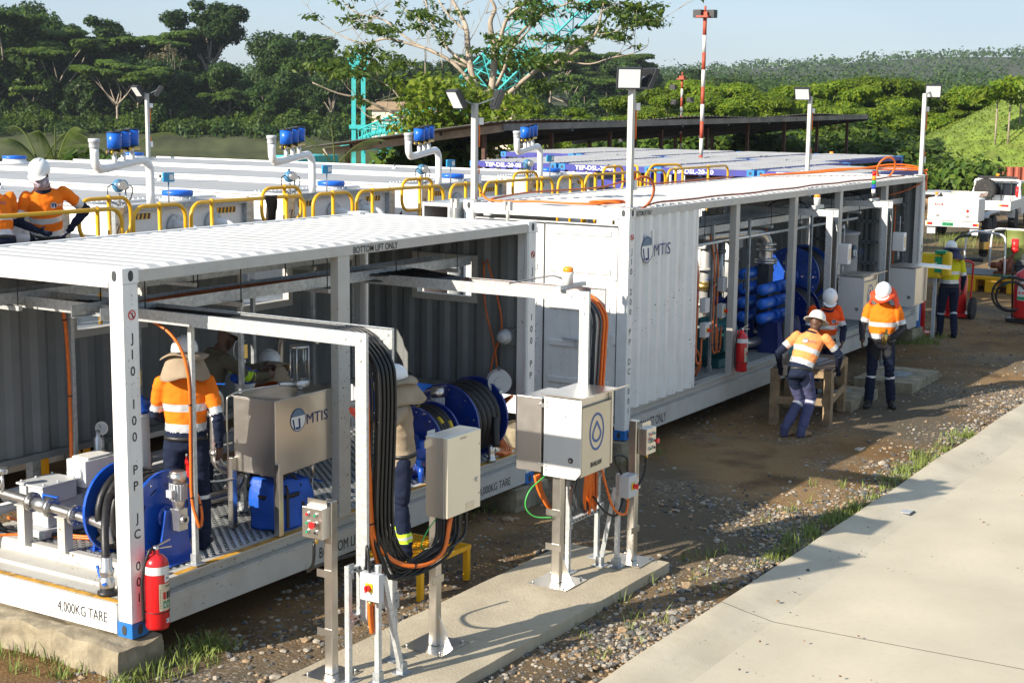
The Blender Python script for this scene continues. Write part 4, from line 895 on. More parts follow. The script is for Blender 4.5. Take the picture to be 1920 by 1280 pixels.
t=pipe_run('pipe_manifold','flanged stainless pipe on cream stands along the open left end','pipe manifold',[[(.42,2.45,1.07),(.45,1.9,1.03),(.46,1.5,1.0),(.48,1.05,.96),(.47,.8,.94),(.46,.72,.90),(.46,.70,.80)]],.042,[((.44,2.1,1.045),(0,1,0),.085),((.455,1.62,1.01),(0,1,0),.085),((.465,1.40,.99),(0,1,0),.085),((.475,1.12,.965),(0,1,0),.085)],[((.47,1.50,1.09),(.42,1.26,1.11),BLUEB)],supports=((.45,1.72,Z0,.97),(.47,1.25,Z0,.93)))
b=B();b.lathe((.455,1.51,1.0),(0,1,0),[(.0,-.09),(.05,-.085),(.065,0),(.05,.085),(0,.09)],16);b.cyl((.42,1.95,1.05),(.42,1.95,1.22),.014,n=8);b.cyl((.42,1.95,1.22),(.42,1.95,1.27),.05,n=18);b.build('valve_body',ALU,t)
t=thing('pump','grey boxed gear pump and white motor on the floor at the open left end','pump',(.95,1.85,Z0))
b=B();b.box((.62,1.68,.93),(1.0,1.98,1.08));b.box((.6,1.66,1.08),(1.02,2.0,1.10));b.cyl((1.0,1.83,1.0),(1.12,1.83,1.0),.05,n=12)
for x in(.64,.8,.98):
 for y in(1.69,1.97):b.cyl((x,y,1.10),(x,y,1.118),.012,n=6)
b.build('terminal_box',GREYB,t,bev=.006)
b=B();b.box((1.05,1.62,1.0),(1.42,1.86,1.24));b.cyl((1.02,1.74,1.12),(1.1,1.74,1.12),.09,n=16);b.box((1.1,1.64,1.24),(1.38,1.84,1.26));b.build('motor',WHITE,t,bev=.02)
b=B();b.box((1.12,1.64,.86),(1.5,1.9,.995));b.cyl((1.15,1.77,.8),(1.6,1.77,.8),.10,n=18);b.box((.6,1.66,Z0),(1.6,1.98,.70));b.box((.7,1.72,.70),(1.2,1.92,.93));b.build('pump_body',GREYB,t,bev=.01)
b=B();b.box((1.18,1.70,.9965),(1.32,1.8,.9985));b.build('warning_label',REDB,t)
t=pipe_run('relief_valve','silver relief valve on a bent riser behind the hose reel','valve',[[(1.42,1.85,.75),(1.42,1.85,1.0)],[(1.50,1.80,1.22),(1.52,1.78,1.18),(1.49,1.80,.98),(1.47,1.82,.85)]],.02)
b=B();b.lathe((1.42,1.85,1.0),(0,0,1),[(.03,0),(.04,.02),(.04,.06),(.055,.08),(.055,.24),(.04,.25),(.04,.36),(.022,.38),(.022,.43),(0,.435)],16);b.cyl((1.42,1.85,1.2),(1.50,1.80,1.2),.045,n=14);b.build('valve_body',ALU,t)
t=thing('pressure_gauge','round pressure gauge beside the near corner post','gauge',(1.62,2.0,1.33))
b=B();d=V(-.9,-.45,.1).normalized();p=V(1.62,2.0,1.40);b.cyl(p,p+d*.03,.062,n=22,m=0);b.cyl(p+d*.0301,p+d*.032,.054,n=22,m=1);b.bar(p+d*.034,p+d*.034+V(-.01,.02,.035),.004,.002,2,up=d);b.build('dial',[ALU,WHITE,INK],t)
b=B();b.cyl((1.62,2.0,1.05),(1.62,2.0,1.34),.012,n=8);b.build('stem',ALU,t)
for pts,lab in(([(.1,2.2,.64),(.5,2.0,.65),(.75,1.55,.64),(.9,1.0,.66)],'orange cable looping over the floor plates by the pump'),([(.75,2.3,.7),(.8,1.5,.65),(1.0,1.1,.7),(1.1,.9,.8)],'second orange cable curling under the hose reel')):
 cable('orange_cable',lab,pts,.013,ORANGE)
hose_reel('large dark blue hose reel with wide black hose by the far end wall',(5.22,.42,1.06),(-1,0,0),.56,.42,7,.04,motor=True,bluem=BLUED,marks=False,tail=[(5.3,.03,1.1),(5.26,.0,.95),(5.24,-.02,.8)])
hose_reel('smaller dark blue hose reel banded with yellow marks beside the man in khaki',(4.50,.40,.99),(-1,0,0),.34,.345,5,.026,motor=False,bluem=BLUED,marks=True)
t=thing('hose_coupling','silver hose end standing at the floor edge below the far reel','hose coupling',(5.24,-.02,.58));b=B();b.lathe((5.24,.04,Z0),(0,0,1),[(.05,0),(.05,.03),(.035,.04),(.04,.1),(.04,.16),(.03,.18)],16);b.build('body',ALU,t)
t=thing('cord_reel','grey hand reel of orange cord on the far end wall','cord reel',(5.6,.2,1.25))
b=B();ax=V(-.75,-.65,0).normalized();c=V(5.6,.18,1.43)
for s in(-1,1):b.cyl(c+ax*(s*.05),c+ax*(s*.062),.13,n=22)
b.cyl(c+ax*.06,c+ax*.075,.06,n=14,m=0);b.cyl(c+ax*.07+V(0,0,-.09),c+ax*.16+V(0,0,-.09),.018,n=10,m=2);b.build('spool',[GREYB,ORANGED,WHITE],t)
b=B();b.cyl(c-ax*.05,c+ax*.05,.10,n=22);b.build('cord',ORANGE,t)
b=B();b.bar(c-ax*.08+V(0,0,.14),c+ax*.1+V(0,0,.14),.02,.02);b.bar(c-ax*.08,c-ax*.08+V(0,0,.14),.02,.02);b.bar(c-ax*.08,c-ax*.4,.03,.03);b.build('bracket',GALVD,t)
for i in range(5):cable('orange_cable','orange cable coiled low beside the far hose reel',[(5.75+.01*i,.12,1.25),(5.86-.02*i,.3-.02*i,1.15),(5.92-.025*i,.42,.95),(5.86-.02*i,.3,.75),(5.7,.08+.03*i,.66),(5.5,.06+.02*i,.65)],.014,ORANGE,'coil of orange cable at the far end')
for pts in([(5.93,.60,2.68),(5.93,.58,2.2),(5.94,.46,1.75),(5.94,.42,1.45),(5.9,.42,1.3)],[(5.93,.56,2.7),(5.93,.42,2.3),(5.93,.36,1.95),(5.94,.48,1.6),(5.92,.52,1.3)]):
 cable('orange_cable','slender orange cable hanging down the far end wall',pts,.012,ORANGED,'orange cables hanging on the far end wall')
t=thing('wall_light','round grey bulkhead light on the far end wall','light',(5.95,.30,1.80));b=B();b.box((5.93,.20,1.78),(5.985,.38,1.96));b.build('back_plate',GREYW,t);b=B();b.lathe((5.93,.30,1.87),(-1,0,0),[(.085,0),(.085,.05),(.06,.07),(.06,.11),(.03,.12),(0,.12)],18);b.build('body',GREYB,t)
pipe_run('pipework','dark pipe bend with blue lever feeding a ribbed black hose by the far wall','pipework',[[(4.45,1.5,1.85),(4.75,1.45,1.86),(5.0,1.42,1.86),(5.1,1.4,1.8),(5.1,1.4,1.7)]],.05,[((4.55,1.5,1.85),(1,0,0),.1),((5.1,1.4,1.72),(0,0,1),.09)],[((4.8,1.45,1.94),(4.6,1.48,1.96),BLUE)],material=GALVD)
b=B();pts=smooth_path([(5.1,1.4,1.70),(5.1,1.4,1.45),(5.09,1.38,1.2),(5.06,1.34,.9)],8);b.tube(pts,[.055 if i%2 else .063 for i in range(len(pts))],10);tag(b.build('ribbed_hose',BLACK),'ribbed black hose hanging from the pipe bend by the far wall','hose')
b=B();b.lathe((5.5,1.3,.95),(0,0,1),[(.05,0),(.06,.1),(.06,.35),(.04,.37),(.04,.45),(.02,.48)],12);b.cyl((5.5,1.3,Z0),(5.5,1.3,.95),.03);tag(b.build('relief_valve',DARK),'black relief valve standing behind the dark blue reels','valve')
b=B();b.lathe((4.1,.15,.8),(0,0,1),[(.05,0),(.05,.05),(.09,.07),(.09,.18),(.05,.2),(.05,.26)],12);b.cyl((4.1,.15,Z0),(4.1,.15,.8),.03);b.cyl((4.0,.1,.95),(4.22,.22,.95),.05);tag(b.build('valve',BLUE),'blue valve body beside the khaki shirted man','valve')
extinguisher('red fire extinguisher with white band hung on the near corner post of the near container',(.16,-.115,.33),(-.45,-.89,0),1.12)
extinguisher('red fire extinguisher hung on the first post of the long container',(11.83,Y2-.1,.66),(-.5,-.86,0),1.05)
t=thing('trestle','yellow steel trestle seen through the gap under the back wall','trestle',(3.3,4.2,0));b=B()
for x in(3.0,3.6):b.box((x,3.9,0),(x+.06,3.96,1.0));b.box((x,4.4,0),(x+.06,4.46,1.0))
b.box((2.95,3.88,1.0005),(3.7,4.48,1.06));b.build('frame',YEL,t)
t=thing('storage_crate','blue crate with a red lid standing behind the near container','crate',(7.9,3.2,0));b=B();b.box((7.4,2.9,0),(8.3,3.5,.95));b.build('bin',BLUEB,t,bev=.03);b=B();b.box((7.36,2.86,.951),(8.34,3.54,1.05));b.build('lid',REDB,t,bev=.03)
for i,(y,z,lab)in enumerate(((2.28,.80,'long pale pipe low along the back wall of the near container'),(2.16,.95,'second long pipe above the low one along the back wall'))):
 pipe_run('pipework',lab,'pipework',[[(.6,y,z),(5.7,y,z)]],.05,[((1.9+i*.4,y,z),(1,0,0),.09),((3.3+i*.3,y,z),(1,0,0),.09),((4.6,y,z),(1,0,0),.09)],(),GREYB)
for i in range(3):cable('black_cable','black cable looped on the floor plates at the open left end',[(.62+.03*i,2.35,.66),(.58,1.95+.05*i,.65),(.75+.05*i,1.6,.66),(1.05,1.5-.06*i,.66),(1.3,1.7,.67)],.02,BLACKP,'black cables on the floor at the left end')
pipe_run('pipework','steel riser with two valves behind the crouching man','pipework',[[(3.9,1.8,Z0),(3.9,1.8,1.9),(3.9,1.6,2.0),(3.9,1.3,2.0)]],.045,[((3.9,1.8,1.2),(0,0,1),.08),((3.9,1.8,1.6),(0,0,1),.08)],[((3.9,1.7,1.4),(3.7,1.6,1.4),BLUEB)])
pipe_run('pipework','pipe loop with flanges behind the man in orange','pipework',[[(1.6,1.7,1.0),(1.6,1.7,1.5),(1.75,1.65,1.6),(2.2,1.6,1.6)]],.045,[((1.6,1.7,1.2),(0,0,1),.08),((2.0,1.62,1.6),(1,0,0),.08)],[((1.7,1.6,1.68),(1.9,1.5,1.68),BLUEB)])
# cable ladders and cabinets on the slab
SZ=.102
ladder_gantry('nearer galvanised cable ladder loaded with thick black cables, standing on the slab',.66,1.0,2.1,-1.73,2.735,.55,posts=((.54,-1.70,1.0),(1.11,-1.70,1.0)))
ladder_gantry('galvanised cable ladder with an amber beacon on top, beside the water-drop cabinet',4.0,4.33,1.0,-1.74,2.71,.95,posts=((3.79,-1.735,1.0),(4.385,-1.715,1.0)))
r=np.random.default_rng(12)
nb=15
for i in range(nb):
 u=i/(nb-1);x=.735+.225*u;lift=.012+.03*((i*7)%3)/2;z=2.655+lift;yb=-1.75-.03*((i*5)%3)
 drop=.80+.13*r.random();yl=-1.80-.02*r.random();xe=1.36+.36*r.random();ye=-1.86-.14*r.random()
 pts=[(x-.05*math.sin(i),1.7-.1*(i%4),z),(x,.8,z),(x+.005*math.sin(i),-.4,z+.008),(x,-1.25,z+.012),(x+.005,-1.56,z+.005),(x+.01,yb+.03,2.52),(x+.012,yb-.02,2.3),(x+.01,yb-.01,1.8),(x,yb,1.35),(x+.05,yl,drop+.17),(x+.16+.06*u,yl-.04,drop),(.3*x+.7*xe,ye,drop+.07),(xe-.02,ye,1.02),(xe,ye,1.225)]
 cable('black_cable','black cable draped over the nearer cable ladder and looping up into the plain cabinet',pts,.0125,BLACKP,'black cables on the nearer ladder',k=4,ties=3)
for i in range(4):
 x=.69+.016*i;y0=-1.72-.012*(i%2)
 if i<2:end=[(x+.03,-1.76,1.5),(x+.06,-1.78,1.2),(x+.2,-1.84,.98),(1.1+.02*i,-1.96,.90),(1.35,-2.0,.96),(1.44+.02*i,-2.0,1.215)]
 else:end=[(x,-1.76,1.5),(x-.0,-1.77,1.2),(x+.06,-1.78,1.0),(x+.10,-1.79,.82),(x+.04,-1.80,.62),(x-.02,-1.82,.5)]
 cable('orange_cable','orange cable on the loaded cable ladder '+('looping up into the plain cabinet' if i<2 else 'dropping behind the isolator switch'),[(x+.1,1.4,2.67),(x+.06,.3,2.67),(x+.03,-.9,2.68),(x,-1.5,2.69),(x-.005,-1.70,2.6),(x,y0,2.3)]+end,.0155,ORANGE,'orange cables on the nearer ladder',ties=4)
for i in range(2):cable('orange_cable','short orange cable loop hanging under the isolator switch',[(.58+.03*i,-1.86,.74),(.585+.03*i,-1.865,.6),(.60+.03*i,-1.87,.50),(.62+.03*i,-1.86,.56),(.63+.03*i,-1.84,.7)],.013,ORANGE,'orange loops under the isolator switch')
cable('earth_cable','thin green and yellow earth wire under the plain cabinet',[(1.36,-1.93,1.215),(1.27,-1.9,1.12),(1.2,-1.9,1.04),(1.25,-1.88,.98),(1.36,-1.86,.96)],.0055,mat('green earth sheath',(.06,.42,.08),.4,var=.1))
for i in range(12):
 u=i/11;x=4.06+.22*u;org=i>=5;yb=-1.77-.03*((i*5)%3);d=.62+.12*r.random()
 pts=[(x-.1,.9,2.64),(x,.1,2.645),(x,-.8,2.65),(x,-1.4,2.66),(x,-1.66,2.64),(x+.005,yb,2.48),(x+.01,yb,2.2),(x,yb+.02,1.7),(x-.02,yb+.05,1.1),(x-.12,yb+.0,d),(3.75+.25*u,-1.82-.06*u,d+.1),(3.7+.2*u,-1.9,1.14)]
 cable('orange_cable' if org else 'grey_cable',('orange' if org else 'dark grey')+' cable bent over the beacon ladder, looping up into the water-drop cabinet',pts,.013,ORANGE if org else mat('grey cable sheath',(.07,.08,.09),.4,var=.1),('orange' if org else 'grey')+' cables on the beacon ladder',k=4,ties=2)
for i in range(3):cable('orange_cable','orange cable hanging from the left underside of the water-drop cabinet',[(3.36+.04*i,-1.62,1.1),(3.40+.03*i,-1.64,.95),(3.46+.02*i,-1.7,.8),(3.55,-1.75,.74)],.012,ORANGE,'orange cables under the water-drop cabinet')
cable('earth_cable','green and yellow earth wire curving beside the water-drop cabinet post',[(3.42,-1.7,1.1),(3.28,-1.62,.98),(3.24,-1.6,.84),(3.3,-1.66,.74),(3.42,-1.78,.72)],.007,MATS['green earth sheath'])
steel_post('square stainless post carrying the nearer push-button station, first on the slab',.586,-1.50,SZ,1.46,.075,.16,brackets=(.90,.44))
push_station('push-button station with six buttons on the first post of the slab',(.44,-1.535,1.19),(.545,-1.345,1.43),(-1,0,0))
cable('black_cable','black cable sagging from the nearer push-button station towards the container',[(.49,-1.42,1.15),(.5,-1.4,.98),(.62,-1.25,.86),(.95,-1.1,.80),(1.4,-1.2,.82)],.013,BLACKP)
t=strut('strut_upright','galvanised strut carrying the isolator switch with a red knob, at the near slab edge',(.64,-1.90,SZ),(.64,-1.90,1.02))
strut('strut_brace','sloping galvanised brace behind the nearer isolator switch',(.90,-1.93,SZ),(.70,-1.90,.92))
junction_box('grey isolator switch with yellow plate and red knob below the loaded cable ladder',(.55,-1.975,.76),(.615,-1.80,.97),knob=(-1,0,0))
cable('black_cable','black cable loop entering the top of the nearer isolator switch',[(.58,-1.87,.97),(.58,-1.86,1.08),(.6,-1.83,1.16),(.63,-1.80,1.06),(.66,-1.77,.8)],.01,BLACKP)
steel_post('square stainless post with triangular gussets under the plain cabinet',1.53,-1.80,SZ,1.30,.075,.2,gus=True,brackets=(.66,),bdir=(0,-1))
steel_post('square stainless post with triangular gussets under the water-drop cabinet',3.485,-1.80,SZ,1.2,.085,.2,gus=True,brackets=(.76,.44),bdir=(-1,0))
steel_post('square stainless post carrying the push-button station at the far end of the slab',4.45,-2.06,SZ,1.47,.08,.17,brackets=(.84,.42),bdir=(0,-1))
push_station('push-button station with a red mushroom button at the far end of the slab',(4.44,-2.20,1.15),(4.63,-2.105,1.40),(0,-1,0))
strut('strut_upright','galvanised strut carrying the isolator switch beside the water-drop cabinet',(4.205,-2.03,SZ),(4.205,-2.03,1.0))
strut('strut_brace','sloping brace propping the strut beside the water-drop cabinet',(4.15,-1.88,SZ),(4.2,-2.0,.86))
junction_box('grey isolator switch with yellow plate and red knob beside the water-drop cabinet',(4.15,-2.17,.79),(4.32,-2.06,1.0),knob=(0,-1,0))
cable('black_cable','black cable arching between the water-drop cabinet and its isolator switch',[(3.95,-1.9,.82),(4.0,-2.0,.68),(4.15,-2.05,.62),(4.26,-2.06,.8),(4.2,-2.06,1.0),(4.1,-2.04,1.18),(4.22,-2.1,1.16),(4.25,-2.1,1.02)],.011,BLACKP)
cable('orange_cable','orange cable looping from the water-drop cabinet to its isolator switch',[(3.98,-1.95,1.16),(4.0,-2.0,.95),(4.08,-2.05,.70),(4.22,-2.1,.62),(4.26,-2.11,.77)],.012,ORANGE)
cable('black_cable','black cable between the far push-button station and the isolator switch',[(4.53,-2.15,1.1),(4.52,-2.14,.95),(4.42,-2.12,.85),(4.33,-2.1,.84)],.013,BLACKP)
def cabinet(label,lo,hi,hood=None,logo_=None,door_open=False,tilt=0):
 lo,hi=Vector(lo),Vector(hi);t=thing('control_cabinet',label,'cabinet',((lo.x+hi.x)/2,(lo.y+hi.y)/2,lo.z));return t,lo,hi
t,lo,hi=cabinet('plain stainless cabinet with a smooth reflection-tinted door, standing nearest on the slab',(1.33,-2.05,1.225),(1.80,-1.845,1.865))
b=B();b.box((lo.x,lo.y+.03,lo.z),hi);b.build('housing',STEEL,t,bev=.004)
b=B();b.box((lo.x+.002,lo.y,lo.z+.004),(hi.x-.002,lo.y+.028,hi.z-.004));d=b.build('door',mat('road reflection tinted steel',(.80,.73,.58),.38,.35,var=.03,vs=3),t,bev=.004)  # door colour carries the painted reflection of the sunlit paving
b=B();b.cyl((hi.x-.06,lo.y,lo.z+.24),(hi.x-.06,lo.y-.018,lo.z+.24),.016,n=12)
for z in(.12,.52):b.cyl((hi.x-.02,lo.y,lo.z+z),(hi.x-.02,lo.y-.008,lo.z+z),.006,n=8)
b.build('lock',ALU,d)
b=B();b.box((hi.x-.21,lo.y-.003,lo.z+.02),(hi.x-.09,lo.y-.0005,lo.z+.075));b.build('rating_plate',BEIGE,d)
b=B();text(b,'CE-MTIS-01',(lo.x+.17,lo.y-.002,hi.z-.04),(1,0,0),(0,0,1),.016,.09);b.build('door_lettering',INK,d)
b=B();b.box((lo.x+.02,lo.y+.2,hi.z+.0005),(lo.x+.12,lo.y+.205,hi.z+.03));b.box((lo.x-.05,hi.y-.03,hi.z-.09),(lo.x-.0005,hi.y-.02,hi.z-.03));b.build('mounting_tab',STEELB,t)
def drop_cabinet(label,lo,hi,extra=True,back=.27,panel=True,openside=False):
 """box with pale -x side, -y panel tinted like reflected paving, sloped hood, and a deeper steel box behind"""
 t,lo,hi=cabinet(label,lo,hi);cx=(lo.x+hi.x)/2
 b=B();b.prism([(lo.x,lo.y,lo.z+.06),(lo.x,lo.y+.05,lo.z),(lo.x,hi.y,lo.z+.0),(lo.x,hi.y,hi.z),(lo.x,lo.y,hi.z)],(.012,0,0));s=b.build('side_panel',CABW,t)
 b=B();
 for z in(.05,.09,.13,hi.z-lo.z-.05,hi.z-lo.z-.09):b.cyl((lo.x-.006,hi.y-.03,lo.z+z),(lo.x-.0005,hi.y-.03,lo.z+z),.007,n=6)
 b.cyl((lo.x-.008,lo.y+.1,lo.z+.17),(lo.x-.0005,lo.y+.1,lo.z+.17),.024,n=14,m=1);b.cyl((lo.x-.014,lo.y+.1,lo.z+.17),(lo.x-.008,lo.y+.1,lo.z+.17),.012,n=10);b.cyl((lo.x-.006,lo.y+.16,hi.z-.16),(lo.x-.0005,lo.y+.16,hi.z-.16),.005,n=6,m=1)
 b.build('fastener',[ALU,INK],s)
 b=B();b.box((lo.x+.0125,lo.y+.035,lo.z+.015),(hi.x-.02,hi.y,hi.z));b.build('housing',STEELB,t,bev=.004)
 if panel:
  b=B();b.box((lo.x+.03,lo.y+.004,lo.z+.02),(hi.x-.05,lo.y+.034,hi.z-.075));d=b.build('door',BEIGE,t,bev=.004)  # panel tint painted as lit concrete mirrored in the steel
  W=hi.x-.05-lo.x-.03;px=lo.x+.03+W*.5;pz=lo.z+.02+(hi.z-.095-lo.z)*.60;y=lo.y+.001
  b=B()
  def ringp(rx,rz,k,drop=False):
   P=[]
   for i in range(k):
    a=6.2832*i/k;c_,s_=math.cos(a),math.sin(a)
    if drop:
     u=rx*c_*(1 if s_<0 else(1-s_)**.62*(1+.0*s_));P.append((px+u,y,pz-.018+rz*s_*(1 if s_<0 else 1.55)))
    else:P.append((px+rx*c_,y,pz+rz*s_))
   return P
  def band(o_,i_):n=len(o_);b.add(o_+i_,[(j,(j+1)%n,n+(j+1)%n,n+j)for j in range(n)],0)
  band(ringp(.135,.172,40),ringp(.115,.150,40));band(ringp(.088,.080,40,True),ringp(.062,.056,40,True));b.build('emblem',LBLUE,d)
  b=B();text(b,'BANLAW',(px-.105,y,lo.z+.085),(1,0,0),(0,0,1),.042,.21,bold=.035);b.build('lettering',INK,d)
 b=B();b.box((hi.x-.048,lo.y-.002,lo.z+.05),(hi.x-.02,lo.y+.03,hi.z));b.build('edge_trim',STEEL,t)
 b=B();b.prism([(lo.x-.02,hi.y+.02,hi.z+.012),(lo.x-.02,lo.y-.02,hi.z+.012),(lo.x-.02,lo.y-.14,hi.z+.055),(lo.x-.02,lo.y-.142,hi.z+.067),(lo.x-.02,lo.y-.02,hi.z+.026),(lo.x-.02,hi.y+.02,hi.z+.024)],(hi.x-lo.x+.04,0,0));b.build('hood',STEELB,t)
 if extra:
  b=B();b.box((lo.x+.02,hi.y+.03,lo.z+.03),(hi.x-.08,hi.y+back,hi.z-.03));b.box((lo.x+.005,hi.y+.03,lo.z+.02),(lo.x+.02,hi.y+back+.02,hi.z-.02));b.build('rear_box',STEEL,t,bev=.004)
  b=B()
  for z in(.08,hi.z-lo.z-.1):b.box((lo.x-.005,hi.y+.0005,lo.z+z),(lo.x+.02,hi.y+.045,lo.z+z+.035));b.cyl((lo.x-.012,hi.y+.05,lo.z+z+.018),(lo.x+.005,hi.y+.05,lo.z+z+.018),.009,n=8)
  b.build('hinge',ALU,t)
 return t
drop_cabinet('hooded cabinet with a blue water-drop emblem on its reflection-tinted door, nearest of its kind',(3.36,-2.09,1.115),(3.97,-1.71,1.835))
drop_cabinet('hooded cabinet with a blue water-drop emblem behind the three men at the table',(14.95,-.68,1.09),(15.62,-.26,1.76),back=.2)
t=drop_cabinet('hooded cabinet with its door swung open beside the yellow eyewash tank',(17.5,-.72,1.02),(18.2,-.22,1.68),back=.2,panel=False)
b=B();b.box((17.52,-.715,1.06),(17.545,-.700,1.62));b.bar((17.62,-.73,1.75),(17.75,-1.25,1.72),.5,.02);b.build('open_door',STEELB,t)
for xa,ys,tp,lab in((14.30,-.30,2.84,'cable ladder of narrow rungs with an amber beacon, middle of the long container'),(16.95,-.30,2.84,'cable ladder of narrow rungs topped by a coloured light stack, towards the far end')):
 ladder_gantry(lab,xa,xa+.27,1.2,ys,tp,1.0,posts=())
 for x in(xa+.0,xa+.27):strut('strut_upright','galvanised leg under the ladder by the '+('first' if xa<15 else 'second')+' far cabinet'+(', left one' if x==xa else ', right one'),(x,ys,0),(x,ys,.99))
 for i in range(5):cable('black_cable','black cable on the narrow ladder of the '+('middle' if xa<15 else 'far')+' cabinet',[(xa+.05+.04*i,.9,tp-.06),(xa+.05+.04*i,.0,tp-.05),(xa+.05+.04*i,ys-.01,tp-.2),(xa+.05+.04*i,ys-.03,tp-.8),(xa+.06+.04*i,ys-.04,1.3),(xa+.5,ys,1.05)],.013,BLACKP,'cables on narrow ladder '+('one' if xa<15 else 'two'))
 cable('black_cable','black cable arching up over the '+('middle' if xa<15 else 'far')+' narrow ladder',[(xa+.1,.75,tp),(xa+.1,.6,tp+.10),(xa+.1,.35,tp+.13),(xa+.1,.15,tp+.07),(xa+.1,.1,tp)],.012,BLACKP)
def mount_bar(root_label,p):pass
beacon('amber beacon on a white base on the ladder beside the nearest water-drop cabinet',(4.12,-1.50,2.75))
b=B();b.box((3.93,-1.53,2.712),(4.42,-1.48,2.75));tag(b.build('beacon_bracket',GALVL),'galvanised bar under the amber beacon on the near ladder','bracket')
cable('grey_cable','grey cable lead curving to the nearer amber beacon',[(4.05,-.9,2.72),(4.05,-1.15,2.78),(4.08,-1.35,2.82),(4.1,-1.45,2.80)],.008,MATS['grey cable sheath'])
beacon('amber beacon on the narrow cable ladder halfway along the long container',(14.42,-.05,2.90))
b=B();b.box((14.25,-.09,2.842),(14.62,-.02,2.90));tag(b.build('beacon_bracket',GALVL),'short bar under the amber beacon halfway along the long container','bracket')
beacon('stack light of red, amber, green, blue and clear lamps on the far ladder',(17.08,-.05,2.88),[mat('clear lamp',(.75,.75,.75),.2,var=0),mat('blue lamp',(.02,.06,.6),.2,var=0),mat('green lamp',(.01,.35,.08),.2,var=0),AMBER,mat('red lamp',(.7,.01,.01),.2,var=0)])
b=B();b.box((16.9,-.09,2.842),(17.28,-.02,2.88));tag(b.build('beacon_bracket',GALVL),'short bar under the coloured light stack','bracket')
for x,y,lab in((15.0,-.30,'white aerial box above the cabinet behind the three men'),(17.75,-.32,'white aerial box above the open cabinet')):
 t=thing('antenna_box',lab,'aerial box',(x,y,1.86));b=B();b.box((x-.05,y-.10,1.95),(x+.10,y+.1,2.27));b.build('housing',HELM,t,bev=.01);b=B();b.cyl((x,y,1.8),(x,y,1.95),.02,n=8);b.cyl((x+.02,y,2.27),(x+.02,y,2.55),.008,n=6);b.build('aerial',GREYB,t)
 b=B();b.box((x-.02,y-.104,2.02),(x+.08,y-.1005,2.2));b.build('label',BEIGE,t)
t=thing('access_step','yellow mesh access step standing beside the near container under the man in khaki','step',(2.95,-.62,0));b=B()
for x in(2.6,3.35):
 for y in(-.9,-.3):b.box((x-.025,y-.025,0),(x+.025,y+.025,.3))
b.box((2.57,-.93,.3005),(3.38,-.9,.34));b.box((2.57,-.3,.3005),(3.38,-.27,.34));b.box((2.57,-.8995,.3005),(2.6,-.3005,.34));b.box((3.35,-.8995,.3005),(3.38,-.3005,.34));b.build('frame',YEL,t)
b=B()
for i in range(14):b.box((2.6005,-.8995+i*.043,.31),(3.3495,-.89+i*.043,.335))
for i in range(10):b.box((2.64+i*.075,-.8995,.305),(2.648+i*.075,-.3005,.33))
b.build('tread_mesh',YEL,t)
SP=mat('pale painted pipe',(.52,.53,.52),.4,.3,var=.08,vs=8)
# inside the long container
hose_reel('big bright blue hose reel standing high behind the posts of the long container',(17.4,1.35,1.47),(-1,0,0),.6,.5,5,.05,motor=True,bluem=BLUE,rest=FZ+.012)
hose_reel('low dark blue hose reel left of the middle post in the long container',(14.35,.85,1.12),(-1,0,0),.62,.50,5,.045,motor=False,bluem=BLUED)
hose_reel('low dark blue hose reel right of the middle post in the long container',(15.45,.72,1.05),(-1,0,0),.5,.43,5,.045,motor=False,bluem=BLUED)
t=thing('electric_motor','big dark teal electric motor with cooling fins on the floor of the long container','motor',(12.2,.85,FZ+.012))
def motor_body(b,c,L,R,ax=(1,0,0)):
 c,ax=Vector(c),Vector(ax);a,q,d=frame_of(ax)
 b.cyl(c-d*L*.5,c+d*L*.34,R,n=24);b.lathe(c+d*L*.34,d,[(R*1.04,0),(R*1.04,L*.12),(R*.8,L*.16)],24);b.lathe(c-d*L*.5,-d,[(R*1.05,0),(R*.95,.03),(R*.4,.05)],24)
 for k in range(26):
  t_=6.283*k/26;e=a*math.cos(t_)+q*math.sin(t_)
  if e.z>-.55:b.bar(c+e*(R+.012)-d*L*.42,c+e*(R+.012)+d*L*.3,.010,.03,0,up=e)
b=B();motor_body(b,(12.3,.75,1.02),.95,.29);b.box((11.95,.42,.64),(12.6,1.08,.76));b.build('casing',TEALD,t)
b=B();b.box((12.02,.38,.88),(12.42,.47,1.18));b.build('terminal_box',TEALD,t,bev=.01)
b=B();b.cyl((12.78,.75,1.02),(13.05,.75,1.02),.06,n=12);b.build('shaft',STEELP,t)
t=thing('electric_motor','second dark teal motor half hidden behind the first one','motor',(12.3,1.7,FZ+.012));b=B();motor_body(b,(12.5,1.75,1.02),.9,.27);b.box((12.2,1.45,.64),(12.8,2.05,.76));b.build('casing',TEALD,t)
